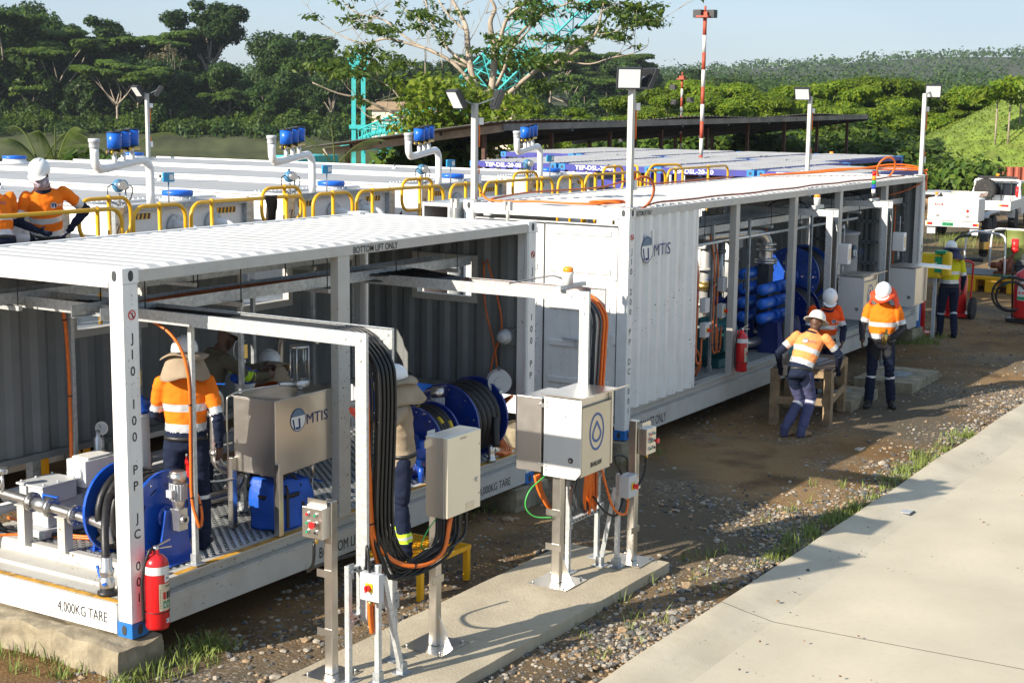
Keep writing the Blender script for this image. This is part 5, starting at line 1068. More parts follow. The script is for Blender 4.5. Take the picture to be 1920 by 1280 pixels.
for i,(x,y,r_)in enumerate(((11.2,1.7,.05),(11.9,1.95,.09),(12.6,1.6,.04),(13.75,1.95,.07),(14.3,1.5,.06),(14.75,1.95,.09),(16.3,1.6,.05))):
 pipe_run('pipework',['thin','stout','slim','plain','narrow','fat','last'][i]+' upright pipe with flanged valves at the back of the long container, number %d along'%(i+1)if 0 else['thin dark upright pipe behind the switch struts','stout pale upright pipe behind the first motor','slim upright pipe with a flange behind the two motors','pale upright pipe directly behind the filter bank','narrow dark upright pipe right of the filter bank','fat pale upright pipe behind the low reels','thin upright pipe left of the big blue reel'][i],'pipework',[[(x,y,FZ),(x,y,2.7)]],r_,[((x,y,1.0+.17*(i%4)),(0,0,1),r_*2),((x,y,1.35+.2*(i%3)),(0,0,1),r_*2),((x,y,2.1),(0,0,1),r_*1.8)],[((x-.05,y-.12,1.5+.1*i%.4),(x-.3,y-.16,1.5+.1*i%.4),BLUE)]if i%2 else(),STEELP if i%2==0 else SP)
 b=B();b.lathe((x,y,1.22+.17*(i%4)),(0,0,1),[(r_,0),(r_*1.9,.03),(r_*1.9,.12),(r_,.15)],12);b.cyl((x,y-.02,1.29+.17*(i%4)),(x,y-.22,1.29+.17*(i%4)),.03,n=8);tag(b.build('valve',[DARK,BLUE,BRASS][i%3]),['small dark valve','blue valve','brass valve','dark gate valve','blue gate valve','brass gate valve','last dark valve'][i]+' on an upright pipe inside the long container','valve')
t=thing('filter_bank','bank of stacked blue filter canisters on a black upright manifold','filter bank',(13.9,.55,FZ+.012))
b=B();b.box((13.80,.45,.95),(13.98,.63,2.0));b.cyl((13.89,.54,FZ+.012),(13.89,.54,.95),.07,n=14);b.build('manifold',DARK,t)
b=B();flange(b,(13.89,.54,.93),(0,0,1),.16);flange(b,(13.89,.54,2.02),(0,0,1),.17);b.build('flange',STEELP,t)
for row,z in enumerate((1.20,1.42,1.64,1.86)):
 for s in(-1,1):
  for y in((.40,.72)if row<3 else(.72,)):
   x0,x1=13.89+s*.10,13.89+s*.52;b=B()
   b.lathe((x0,y,z),(s,0,0),[(.05,0),(.085,.02),(.085,.36),(.075,.40),(.04,.42),(0,.425)],18,0)
   b.cyl((x0+s*.015,y,z),(x0+s*.04,y,z),.089,n=18,m=0)
   for k in range(5):b.bar((x0+s*(.13+.04*k),y-.0865,z),(x0+s*(.15+.04*k),y-.0865,z),.003,.05,1,up=(0,0,1))
   b.build('filter_canister',[BLUEB,mat('pale blue print',(.25,.4,.75),.5,var=0)],t)
pipe_run('pipework','tall flanged steel pipe bending over above the filter bank','pipework',[[(12.2,.9,2.50),(13.2,.72,2.50),(13.65,.62,2.48),(13.85,.56,2.38),(13.89,.54,2.2),(13.89,.54,2.04)]],.10,[((13.89,.54,2.06),(0,0,1),.17),((13.89,.54,2.22),(0,0,1),.15),((13.89,.54,2.30),(0,0,1),.15),((13.0,.76,2.50),(1,0,0),.15)])
pipe_run('pipework','grey pipe elbow rising from the floor under the filter bank','pipework',[[(12.95,.75,.88),(13.5,.62,.80),(13.78,.56,.82),(13.88,.54,.92)]],.075,[((13.2,.69,.84),(1,0,0),.14)])
pipe_run('pipework','steel valve stack with blue lever on a tall pipe behind the first open bay','pipework',[[(13.2,1.8,FZ),(13.2,1.8,2.6)]],.08,[((13.2,1.8,1.5),(0,0,1),.15),((13.2,1.8,1.75),(0,0,1),.15),((13.2,1.8,2.0),(0,0,1),.15)],[((13.05,1.6,1.9),(13.05,1.6,1.35),BLUE)],SP)
pipe_run('pipework','thick pale riser pipe left of the big blue reel','pipework',[[(15.6,1.9,FZ),(15.6,1.9,2.75)]],.11,[((15.6,1.9,1.35),(0,0,1),.19),((15.6,1.9,1.85),(0,0,1),.17)],(),SP)
pipe_run('pipework','pale vertical pipe at the back of the first open bay','pipework',[[(12.1,2.0,FZ),(12.1,2.0,2.7)]],.07,[((12.1,2.0,1.6),(0,0,1),.13)],(),SP)
pipe_run('pipework','pale horizontal pipe along the floor at the back of the long container','pipework',[[(11.0,2.1,.85),(15.4,2.1,.85)]],.07,[((12.6,2.1,.85),(1,0,0),.13),((14.2,2.1,.85),(1,0,0),.13)],(),SP)
for i,(x,y,z)in enumerate(((11.6,1.5,.75),(12.9,2.0,1.0),(14.9,1.5,.8))):
 b=B();b.lathe((x,y,z),(0,0,1),[(.10,-.1),(.16,-.05),(.18,.1),(.16,.25),(.08,.3),(.06,.55),(.09,.56),(.09,.6)],18);b.cyl((x-.3,y,z+.08),(x+.3,y,z+.08),.09,n=14);flange(b,(x-.3,y,z+.08),(1,0,0),.15);flange(b,(x+.3,y,z+.08),(1,0,0),.15);b.cyl((x,y,FZ),(x,y,z-.1),.06)
 tag(b.build('blue_valve',BLUEB if i!=1 else BLUE),['bright blue flanged valve at the back left of the long container','blue flanged valve between the teal motors and the filters','blue flanged valve behind the low reels'][i],'valve')
t=thing('air_vessel','grey upright vessel with a round MTIS emblem behind the middle cable ladder','vessel',(19.3,1.25,FZ+.012));b=B();b.lathe((19.3,1.25,1.25),(0,0,1),[(.28,0),(.3,.04),(.3,.8),(.33,.81),(.33,.85),(.28,.86),(0,.9)],24);b.build('shell',GREYB,t)
b=B();b.cyl((19.15,1.2,2.1),(19.15,1.2,2.3),.05);b.cyl((19.37,1.2,2.1),(19.37,1.2,2.5),.03);b.cyl((19.37,1.2,2.5),(19.37,1.5,2.5),.03);b.cyl((19.05,1.1,FZ),(19.05,1.1,1.27),.03);b.cyl((19.55,1.1,FZ),(19.55,1.1,1.27),.03);b.cyl((19.3,1.5,FZ),(19.3,1.5,1.27),.03);b.build('pipe',STEELP,t)
b=B();logo(b,(19.05,.945,1.62),(1,0,0),(0,0,1),.2,'MTIS');b.build('logo',[NAVYL,SLATE,WHITE],t)
for(x,y,lab)in((14.2,.40,'dark blue bag with black straps on the floor below the low reels'),):
 t=thing('tool_bag',lab,'bag',(x,y,FZ+.012));bb=bmesh.new();bmesh.ops.create_cube(bb,size=1);bmesh.ops.subdivide_edges(bb,edges=bb.edges[:],cuts=8,use_grid_fill=True)
 for v in bb.verts:p=v.co.copy();q=Vector((p.x*.95,p.y*.34,(p.z+.5)*.5));q+=mnoise.noise_vector(q*4)*.05;q.z=max(0,q.z);v.co=q
 me=bpy.data.meshes.new('bag_body');bb.to_mesh(me);bb.free();me.materials.append(mat('dark blue bag cloth',(.006,.025,.16),.6,var=.15));o=bpy.data.objects.new('bag_body',me);COL.objects.link(o);o.parent=t
 b=B()
 for dx in(-.3,.3):b.bar((x+dx,y-.185,FZ+.03),(x+dx,y-.18,FZ+.5),.05,.006,0,up=(0,1,0))
 b.build('webbing',BLACK,t)
 b=B();text(b,'PARTEK',(x-.12,y-.195,FZ+.33),(1,0,0),(0,0,1),.04,.2,bold=.03);b.build('lettering',YELP,t)
for i,(x,y)in enumerate(((10.62,.22),(11.62,.42),(12.75,.35),(14.9,1.7),(15.15,.30))):
 strut('strut_upright',['galvanised strut beside the corrugated wall edge with two switch boxes','galvanised strut with switch boxes above the teal motor','thin dark strut right of the first open-bay post','galvanised strut behind the low reels','slotted strut in front of the big blue reel'][i],(x,y,Z0),(x,y,2.75),M_=GALV if i<2 else GALVD)
for(x,y,z,k,lab)in((10.66,.15,1.62,0,'grey junction box upper on the strut beside the corrugated wall'),(10.68,.15,1.28,1,'isolator switch with red knob on the strut beside the corrugated wall'),(11.68,.35,1.80,0,'grey junction box high on the strut above the teal motor'),(11.68,.35,1.42,1,'isolator switch with red knob on the strut above the teal motor'),(15.02,1.55,2.1,0,'grey junction box on the strut behind the low reels')):
 junction_box(lab,(x-.02,y-.09,z),(x+.12,y+.0,z+.2),knob=(0,-1,0)if k else None)
for i,(x,y)in enumerate(((10.62,.16),(11.6,.36),(11.72,.36))):
 cable('orange_cable',['orange cable looping down the strut beside the corrugated wall','orange cable down the left of the strut above the teal motor','orange cable down the right of the strut above the teal motor'][i],[(x,y+.1,2.6),(x-.04,y,2.2),(x-.03,y,1.5),(x-.08,y-.02,1.05),(x-.02,y-.03,.92),(x+.08,y-.02,1.0),(x+.1,y-.02,1.28)],.014,ORANGED,ties=3)
cable('orange_cable','orange cable hanging to the floor at the corner of the corrugated wall',[(10.7,.2,1.1),(10.85,.2,.9),(10.9,.3,.7),(11.3,.5,.68),(11.7,.6,.72)],.014,ORANGED)
for i,(x,y)in enumerate(((10.7,.3),(11.75,.5),(13.0,.5))):cable('black_cable',['black cable loop on the strut beside the corrugated wall','black cable loop on the strut above the teal motor','black cable loop behind the filter bank'][i],[(x,y,2.5),(x+.1,y,2.1),(x+.06,y,1.8),(x-.04,y,1.7),(x-.02,y,1.95)],.012,BLACKP)
cable('orange_cable','orange cable running down beside the thick pale riser',[(15.3,1.1,2.75),(15.25,1.1,2.5),(15.25,1.15,1.6),(15.25,1.15,.8)],.015,ORANGED)
hung_tray('long cable tray hung under the roof of the long container',10.5,20.3,.45,.85,2.62,(11.2,12.3,13.6,14.8,16.2,17.6,19.0))
b=B();b.box((10.5,.98,2.55),(20.4,1.03,2.78));tag(b.build('channel_beam',GALV),'galvanised channel beam along the inside of the long container','beam')
b=B();b.cyl((10.5,.36,2.50),(17.5,.36,2.50),.022,n=8);tag(b.build('conduit',GALVL),'thin conduit under the tray of the long container','conduit')
for i in range(6):cable('black_cable','black cable lying in the tray of the long container',[(10.6,.5+.05*i,2.67),(13,.5+.05*i,2.66),(16,.5+.05*i,2.67),(19.5,.5+.05*i,2.66)],.016,BLACKP,'cables in the tray of the long container',k=2)
t=thing('wall_rack','perforated cable rack on the far end wall inside the long container','rack',(20.5,1.2,.9));b=B()
for z in(1.0,1.4,1.8,2.2,2.55):
 b.box((20.50,.45,z),(20.56,2.3,z+.05))
 for i in range(16):b.box((20.495,.5+i*.11,z+.015),(20.4999,.55+i*.11,z+.035),1)
for y in(.45,1.2,2.3):b.box((20.56,y,.8),(20.60,y+.04,2.8))
b.build('frame',[GALVD,DARK],t)
b=B();b.cyl((20.35,.6,2.75),(20.35,.6,1.2),.016);tag(b.build('orange_cable',ORANGED),'orange cable down the far end wall inside the long container','cable')
t=thing('wall_shelf','grey steel shelf frame near the far end of the long container','shelf',(18.6,1.6,FZ));b=B();b.box((18.6,1.95,1.45),(19.8,2.35,1.5));
for x in(18.6,19.75):
 for y in(1.95,2.3):b.box((x,y,FZ),(x+.05,y+.05,1.449))
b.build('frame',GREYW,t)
for(x,lab)in((19.3,'small yellow tub on the floor edge at the far end'),):b=B();b.box((19.2,.25,Z0),(19.45,.45,Z0+.2));tag(b.build('tub',YELP,bev=.02),lab,'tub')
b=B();b.cyl((19.75,.3,Z0),(19.75,.3,Z0+.32),.09,n=14);tag(b.build('bottle',BLUED),'blue plastic bottle on the floor edge at the far end','bottle')
def floodlight_pole(label,x,y,z0,h,heads,box_=True):
 t=thing('floodlight_pole',label,'floodlight',(x,y,z0))
 b=B();b.box((x-.035,y-.035,z0+.01),(x+.035,y+.035,z0+h));b.build('pole',mat('pale pole paint',(.52,.52,.48),.5,var=.08),t,bev=.004)
 b=B();b.box((x-.1,y-.1,z0),(x+.1,y+.1,z0+.0095));b.build('base_plate',GALV,t)
 for(dx,dy,az,tilt)in heads:
  d=V(math.cos(az)*math.cos(tilt),math.sin(az)*math.cos(tilt),-math.sin(tilt));s=V(-math.sin(az),math.cos(az),0);u=s.cross(d)*-1;c=V(x+dx,y+dy,z0+h+.05)
  M=Matrix((s,u,d)).transposed().to_4x4();M.translation=c
  b=B();b.box((-.15,-.13,-.03),(.15,.13,.03));
  for k in range(9):b.box((-.13+k*.031,-.11,-.055),(-.122+k*.031,.11,-.03))
  hd=moved(b,M).build('lamp_head',mat('black lamp casing',(.03,.032,.035),.5,var=.1),t,bev=.006)
  b=B();b.box((-.13,-.11,.0305),(.13,.11,.033));moved(b,M).build('lens',LED,hd)
  b=B();b.bar((x,y,z0+h-.03),c-d*.05,.03,.012);b.build('arm',GALVD,t)
 if box_:
  b=B();b.box((x+.036,y-.06,z0+h*.78),(x+.12,y+.03,z0+h*.78+.09));b.box((x+.036,y-.05,z0+.22),(x+.10,y+.04,z0+.34));b.build('junction_box',HELM,t)
  b=B();b.cyl((x+.05,y-.04,z0+h*.55),(x+.05,y-.04,z0+h*.78),.011,n=6);b.cyl((x+.05,y-.04,z0+.33),(x+.05,y-.04,z0+.45),.011,n=6);b.build('conduit',ORANGE,t)
 return t
RT=ZB+CH+.002
floodlight_pole('floodlight pole with one white lamp face turned towards us on the near roof corner',X2+.1,Y2+.06,RT,1.52,[(-.12,-.02,R_(215),R_(12)),(.18,-.12,R_(-30),R_(25))])
floodlight_pole('floodlight pole with two lamps folded down on the back near roof corner',X2+.1,Y2+CW-.1,RT,1.25,[(-.28,.1,R_(150),R_(28)),(.24,-.2,R_(-45),R_(20))])
floodlight_pole('floodlight pole on the back far roof corner of the long container',X2+L2-.12,Y2+CW-.1,RT,1.45,[(-.22,.08,R_(190),R_(30))])
floodlight_pole('floodlight pole on the front far roof corner of the long container',X2+L2-.12,Y2+.08,RT,1.52,[(.18,-.1,R_(200),R_(25))])
def rp(x,y,dz=.02):return(x,y,ZB+CH-.005+dz)
x0=X2
cable('orange_cable','orange cable snaking over the front of the long container roof between two floodlight poles',[rp(x0+.2,Y2+2.3,.1),rp(x0+.1,Y2+2.1),rp(x0+.05,Y2+1.7),rp(x0+.12,Y2+1.4,.03),rp(x0+.2,Y2+1.0),rp(x0+.3,Y2+.7),rp(x0+.5,Y2+.5,.03),rp(x0+.62,Y2+.35,.05),rp(x0+.4,Y2+.25,.12),rp(x0+.2,Y2+.1,.2)],.014,ORANGE)
b=B();c=rp(x0+.55,Y2+.62,.04)
for k in range(3):b.ring(c,(.1,.1,1),.17+.01*k,.013,22,6)
b.v=[(c[0]+(x-c[0])*1.0,c[1]+(y-c[1])*1.15,z)for x,y,z in b.v];tag(b.build('cable_coil',ORANGE),'flat coil of orange cable on the long roof by the near pole','cable')
b=B();c=V(x0+.52,Y2+.0+.12,ZB+CH+.16)
for k in range(2):b.ring(c,V(.35,.9,.25).normalized(),.21+.012*k,.012,24,6)
tag(b.build('cable_coil',ORANGED),'hanging loop of orange cable right of the near floodlight pole','cable')
pts=[(x0+.75,Y2+.14,ZB+CH-.0)]
for i in range(1,22):pts.append((x0+.75+i*.5,Y2+.17+.035*math.sin(i*1.7)+.03*math.sin(i*.6),ZB+CH+.012))
cable('orange_cable','rusty orange cable tied along the front roof edge of the long container',pts,.013,mat('sun-bleached cable',(.28,.07,.03),.6,var=.3,vs=4),k=4)
for i in range(3):cable('orange_cable','orange cable gathered on the roof at the far front corner',[rp(x0+L2-2.8+.1*i,Y2+2.2,.02),rp(x0+L2-1.8,Y2+1.6+.1*i,.05),rp(x0+L2-1.0,Y2+1.0+.1*i,.12),rp(x0+L2-.4,Y2+.5,.2-.05*i),rp(x0+L2-.06,Y2+.06,.1),(x0+L2-.03,Y2-.02,ZB+CH-.3+.2*i)],.016,ORANGE,'orange cables at the far roof corner')
b=B();c=V(x0+L2-.75,Y2+.55,ZB+CH+.14)
for k in range(2):b.ring(c,V(.5,.8,.3).normalized(),.2+.012*k,.014,22,6)
tag(b.build('cable_coil',ORANGE),'loop of orange cable standing on the far roof corner','cable')
cable('orange_cable','orange cable strung from the far roof corner into the long container',[(x0+L2-.05,Y2-.01,ZB+CH-.1),(x0+L2-.4,Y2+.3,ZB+CH-.3),(x0+L2-.9,Y2+.7,2.72)],.014,ORANGED)
cable('orange_cable','brown-orange cable along the back roof edge of the long container',[rp(x0+.3,Y2+2.2),rp(x0+1.5,Y2+2.32,.05),rp(x0+3.5,Y2+2.36,.03),rp(x0+4.6,Y2+2.3,.12),rp(x0+5.4,Y2+2.36),rp(x0+8.5,Y2+2.36)],.014,ORANGED)
t=thing('cable_duct','galvanised square cable duct full of cables behind the long container','cable duct',(X2-.1,Y2+CW+.28,1.6));b=B()
for y in(Y2+CW+.05,Y2+CW+.45):b.box((X2-.25,y,1.6),(X2+2.5,y+.03,3.12))
b.box((X2-.25,Y2+CW+.0805,3.07),(X2+2.5,Y2+CW+.4495,3.115));b.box((X2-.25,Y2+CW+.0805,1.6),(X2+2.5,Y2+CW+.4495,1.64));b.build('frame',GALVL,t)
for i in range(6):cable('cable_drop','cable inside the square duct behind the long container',[(X2+.02+.05*i,Y2+CW+.15+.04*i,3.0),(X2+.1+.05*i,Y2+CW+.14+.045*i,2.4),(X2+.05+.05*i,Y2+CW+.16+.04*i,1.8)],.02,ORANGED if i%2 else BLACKP,'cables in the square duct')
# white fuel tanks, walkway and railings
TH,TY0,TY1=3.13,5.0,16.0
WORDS=['first','second','third','fourth','fifth']
HAZ=mat('black hazard bar',(.02,.02,.02),.5,var=0)
for k in range(5):
 x0=1.53+3.13*k;x1=x0+2.438
 T=thing('fuel_tank',WORDS[k]+' white fuel tank from the left, its ribbed top crossed by a bent vent pipe' if k else 'white fuel tank at the left end behind the two men at the rail','fuel tank',((x0+x1)/2,10.5,.25))
 b=B();b.box((x0,TY0+.03,.25),(x1,TY1,TH-.01));b.build('tank_shell',TANKW,T,bev=.015);b=B();b.box((x0+.05,TY0+.05,TH-.0095),(x1-.05,TY1-.02,TH));b.build('tank_top',TANKT,T)
 b=B()
 for y in np.arange(TY0+1.2,TY1-.4,2.2):b.box((x0+.05,y,TH+.0005),(x1-.05,y+.03,TH+.008))
 b.box((x0,TY0+.03,TH+.0005),(x0+.05,TY1,TH+.03));b.box((x1-.05,TY0+.03,TH+.0005),(x1,TY1,TH+.03));b.build('top_trim',TANKW,T)
 for x in(x0,x1-.14):b=B();b.box((x,TY0-.05,.25),(x+.14,TY0+.0295,TH+.005));b.build('corner_post',GALV,T,bev=.004)
 b=B();b.box((x0+.1405,TY0-.05,TH-.05),(x1-.1405,TY0+.029,TH+.02));b.build('front_beam',GALVD,T)
 for xs in(x0+.3,x1-.62):
  b=B();b.box((xs,TY0+.018,TH-.16),(xs+.34,TY0+.029,TH-.09),0)
  for i in range(5):b.prism([(xs+.012+.068*i,TY0+.017,TH-.16),(xs+.046+.068*i,TY0+.017,TH-.16),(xs+.066+.068*i,TY0+.017,TH-.09),(xs+.032+.068*i,TY0+.017,TH-.09)],(0,.001,0),1)
  b.build('hazard_strip',[YEL,HAZ],T)
 for xf in(x0+1.05,x0+1.72):
  b=B();flange(b,(xf,TY0+.0,2.86),(0,-1,0),.14,.02);b.build('flange',GREYB,T)
  b=B();b.tube([(xf,TY0,2.86),(xf,TY0-.14,2.86),(xf+.06,TY0-.26,2.80),(xf+.09,TY0-.30,2.65),(xf+.1,TY0-.32,2.3)],.065,12,k=4);b.build('elbow_pipe',TANKW,T)
 b=B();b.box((x0+.18,TY0+.02,2.3),(x0+.24,TY0+.0295,2.95));b.box((x1-.5,TY0+.015,2.62),(x1-.28,TY0+.0295,2.9));b.build('placard_frame',WHITE,T)
 b=B();b.box((x1-.47,TY0+.012,2.65),(x1-.33,TY0+.0145,2.85));b.build('rating_plate',mat('engraved plate',(.30,.26,.2),.4,.4,var=.4,vs=60),T)
 xr,yr=x0+.88,TY0+.25
 b=B();b.tube([(xr,yr,TH),(xr,yr,TH+.36),(xr-.015,yr,TH+.46),(xr-.08,yr-.005,TH+.52),(xr-.18,yr-.02,TH+.53),(xr-.88,yr-.13,TH+.46),(xr-.97,yr-.145,TH+.47),(xr-1.03,yr-.155,TH+.54),(xr-1.04,yr-.157,TH+.70)],.052,14,k=3)
 V_=b.build('vent_pipe',mat('white pipe enamel',(.82,.82,.81),.3,var=.02,coat=.3),T)
 b=B();b.lathe((xr-1.04,yr-.157,TH+.70),(0,0,1),[(.056,0),(.06,.02),(.06,.07),(.068,.075),(.068,.11),(.05,.115)],16);b.build('pipe_cap',GREYB,V_)
 for i,t in enumerate((.30,.54,.78)):
  px,py,pz=xr-.18-.7*(1-t),yr-.02-.11*(1-t),TH+.46+.07*t
  Cn=B();Cn.cyl((px,py,pz+.03),(px,py,pz+.12),.03,n=10,m=1);Cn.cyl((px,py,pz+.1),(px,py,pz+.21),.02,n=10,m=2);Cn.cyl((px-.12,py+.0,pz+.17),(px+.12,py,pz+.17),.018,n=8,m=3);Cn.build('stem_valve',[REDB,WHITE,ALU,BRASS],T)
  b=B();b.ball((px-.1,py-.03,pz+.17),.034,10,0);b.cyl((px-.1,py-.06,pz+.17),(px-.1,py-.075,pz+.17),.016,n=8,m=1);b.build('valve_knob',[BLACK,YELP],T)
  b=B();b.cyl((px,py,pz+.21),(px,py,pz+.395),.083,n=22);cn_=b.build('vent_canister',BLUEB,T)
  b=B();b.cyl((px,py,pz+.3955),(px,py,pz+.41),.087,n=22);b.cyl((px,py,pz+.2),(px,py,pz+.2095),.085,n=22);b.build('canister_lid',BLACK,cn_)
  b=B();s=V(.55,-.835,0);q=V(px,py,pz)+V(.62,-.78,0).normalized()*.0845;u=V(.78,.62,0)
  b.ring(q+V(0,0,.365),V(.62,-.78,0),.016,.004,14,4);
  for j in range(4):b.bar(q+u*-.02+V(0,0,.325-.022*j),q+u*.02+V(0,0,.325-.022*j),.003,.007,0)
  b.build('canister_print',INKW,cn_)
 b=B();b.lathe((x0+1.55,TY0+.45,TH),(0,0,1),[(.25,0),(.25,.02),(.19,.03),(.19,.07)],24)
 for i in range(12):a=.52*i;b.cyl((x0+1.55+.225*math.cos(a),TY0+.45+.225*math.sin(a),TH+.02),(x0+1.55+.225*math.cos(a),TY0+.45+.225*math.sin(a),TH+.045),.012,n=6)
 b.build('manhole',GREYB,T);b=B();b.lathe((x0+1.55,TY0+.45,TH+.07),(0,0,1),[(.2,0),(.2,.05),(.18,.06),(0,.065)],24);b.build('hatch_cover',BLUEB,T)
 b=B();b.lathe((x0+1.2,TY1-.5,TH),(0,0,1),[(.3,0),(.3,.03),(.22,.05),(.22,.1)],24);b.build('manhole',TANKW,T);b=B();b.lathe((x0+1.2,TY1-.5,TH+.1),(0,0,1),[(.23,0),(.23,.05),(0,.06)],24);b.build('hatch_cover',BLUEB,T)
 gx,gy=x0+1.14,TY0+.2
 b=B();b.cyl((gx,gy,TH),(gx,gy,TH+.26),.009,n=6,m=1);b.box((gx-.055,gy-.05,TH+.26),(gx+.055,gy+.05,TH+.375));b.box((gx-.035,gy-.053,TH+.285),(gx+.04,gy-.0505,TH+.355),2);b.build('level_gauge',[mat('cyan gauge case',(.02,.30,.55),.4,var=.03),ALU,WHITE],T)
 tx,ty=x0+.23,TY0+.12
 b=B();b.cyl((tx,ty,TH),(tx,ty,TH+.16),.022,n=10,m=1);b.ball((tx,ty,TH+.25),.085,14,0,(1,.9,.95));b.cyl((tx-.03,ty-.11,TH+.26),(tx-.02,ty-.05,TH+.26),.055,n=14,m=1);b.cyl((tx+.05,ty+.02,TH+.25),(tx+.12,ty+.03,TH+.26),.06,n=14);b.build('transmitter',[mat('blue grey casting',(.07,.22,.38),.4,var=.1),ALU],T)
 b=B();b.tube([(tx-.08,ty,TH+.27),(tx-.2,ty-.03,TH+.24),(tx-.2,ty-.05,TH+.1),(tx-.05,ty-.05,TH+.02)],.007,6,k=4);b.tube([(tx+.1,ty,TH+.27),(tx+.22,ty,TH+.22),(tx+.18,ty,TH+.08),(tx+.05,ty,TH+.03)],.007,6,k=4);b.tube([(x0+.06,TY0-.07,2.95),(x0-.04,TY0-.12,2.85),(x0-.1,TY0-.1,2.6),(x0,TY0-.08,2.35),(x0+.1,TY0-.08,2.5),(x0+.1,TY0-.08,2.85)],.010,6,k=4);b.build('signal_wire',BLACKP,T)
 if k:b=B();b.cyl((x0+.34,TY0+.12,TH),(x0+.34,TY0+.12,TH+.2),.012,n=8);b.lathe((x0+.34,TY0+.12,TH+.2),(0,0,1),[(.02,0),(.045,.02),(.045,.05),(.02,.07)],12);b.build('breather',ALU,T)
 b=B()
 for i in range(26):b.cyl((x0+.1+.085*i,TY0+.62,TH+.03),(x0+.1+.085*i,TY0+.62,TH+.05),.012,n=5)if i%1==0 else None
 b.box((x0+.05,TY0+.58,TH+.001),(x1-.05,TY0+.66,TH+.03));b.build('bolted_seam',TANKW,T)
 b=B();b.cyl((x0+1.7,9.0,TH),(x0+1.7,9.0,TH+.05),.06,.03,n=10);b.cyl((x0+1.7,9.0,TH+.05),(x0+1.7,9.0,TH+.09),.02,n=8,m=1);b.build('top_plug',[TANKW,DARK],T)
 b=B();text(b,'DIESEL',(x0+.75,TY0+.028,2.42),(1,0,0),(0,0,1),.16,.8);text(b,'TK%d'%(k+1),(x0-.002,5.9,2.45),(0,-1,0),(0,0,1),.3,.6)
 if k==0:pass
 b.build('lettering',INK,T)
t=struct(B().box((-1,3.2,1.92),(20.5,4.95,1.98)).build('walkway_floor',GALVD))
b=B()
for x in np.arange(-.5,20.5,2.4):
 for y in(3.3,4.8):b.box((x,y,0),(x+.1,y+.1,1.92))
struct(b.build('walkway_beam',GALVD))
def rail_loop(b,xa,xb,y,zt,zb,rad=.16,r=.024,closed=False):
 P=[]
 def arc(cx,cz,a0,a1):
  for i in range(6):a=R_(a0+(a1-a0)*i/5);P.append((cx+rad*math.cos(a),y,cz+rad*math.sin(a)))
 if closed:
  arc(xa+rad,zb+rad,270,180);arc(xa+rad,zt-rad,180,90);arc(xb-rad,zt-rad,90,0);arc(xb-rad,zb+rad,0,-90);b.tube(P,r,10,closed=True)
 else:
  P.append((xa,y,zb));arc(xa+rad,zt-rad,180,90);arc(xb-rad,zt-rad,90,0);P.append((xb,y,zb));b.tube(P,r,10)
n_=['nearest','second','third','fourth','fifth','sixth']
for k in range(-1,5):
 xa,xb=4.93+3.13*k,6.98+3.13*k
 if k==4:xb=20.2
 nm=n_[k+1]
 t=thing('handrail','long yellow tube handrail, '+nm+' along the walkway'+(', in front of the two men' if k==-1 else ''),'handrail',((xa+xb)/2,4.0,1.98),'yellow handrails')
 b=B();rail_loop(b,xa,xb,4.0,3.22,1.98);b.build('tube',YEL,t)
 for xp in((xa+.35,xb-.35)if k<4 else(xa+.35,xa+1.8)):b=B();b.cyl((xp,4.0,1.98),(xp,4.0,3.22),.024,n=10);b.ball((xp,4.0,3.222),.037,12);b.build('post',YEL,t)
 xa,xb=4.02+3.13*k,4.84+3.13*k
 if k>=0:
  t=thing('handrail','short yellow handrail hoop, '+n_[k]+' in the row along the walkway','handrail',((xa+xb)/2,4.0,1.98),'yellow handrail hoops');b=B();rail_loop(b,xa,xb,4.0,3.22,1.98);b.build('tube',YEL,t)
  b=B();xp=(xa+xb)/2;b.cyl((xp,4.0,1.98),(xp,4.0,3.22),.024,n=10);b.ball((xp,4.0,3.222),.037,12);b.build('post',YEL,t)
  t=thing('gate_rail','yellow closed gate loop in the '+n_[k]+' gap between the white tanks','gate',((xa+xb)/2,4.88,2.75),'yellow gates between tanks');b=B();rail_loop(b,xa+.02,xb,4.88,3.26,2.80,closed=True);b.build('tube',YEL,t)
  b=B();xp=xa+.48;b.cyl((xp,4.88,2.0),(xp,4.88,3.26),.024,n=10);b.ball((xp,4.88,3.262),.037,12);b.build('post',YEL,t)
for i,(x,y,a)in enumerate(((17.5,4.7,.6),(18.4,4.5,-.5))):
 t=thing('gate_rail',['yellow gate loop standing ajar at the far end of the walkway','second yellow gate loop at the far end, before the blue frames'][i],'gate',(x,y,2.0));b=B();rail_loop(b,-.4,.4,0,1.27,.55,closed=True);o=moved(b,Matrix.Translation((x,y,2.0))@Matrix.Rotation(a,4,'Z')).build('tube',YEL,t)
b=B();vs=[];
for i in range(9):
 for j in range(10):
  u=i/8;v=j/9;vs.append((6.18+.22*u+.03*math.sin(9*u+3*v)-.05*v*(u-.4),3.97-.03*math.cos(7*u)*v-.01,3.25-.40*v*(.55+.45*abs(math.sin(2.2*u+.6)))))
b.add(vs,[(i*10+j,i*10+j+1,(i+1)*10+j+1,(i+1)*10+j)for i in range(8)for j in range(9)],0,True)
o=b.build('work_cloth',clothmat('dark brown cloth',(.035,.026,.02)));md=o.modifiers.new('thick','SOLIDIFY');md.thickness=.015;tag(o,'dark brown cloth slung over the yellow rail','cloth')
floodlight_pole('floodlight pole with two lamps spread like wings behind the white tanks',15.9,15.7,TH+.03,1.36,[(-.22,.05,R_(160),R_(35)),(.16,-.2,R_(-40),R_(35))])
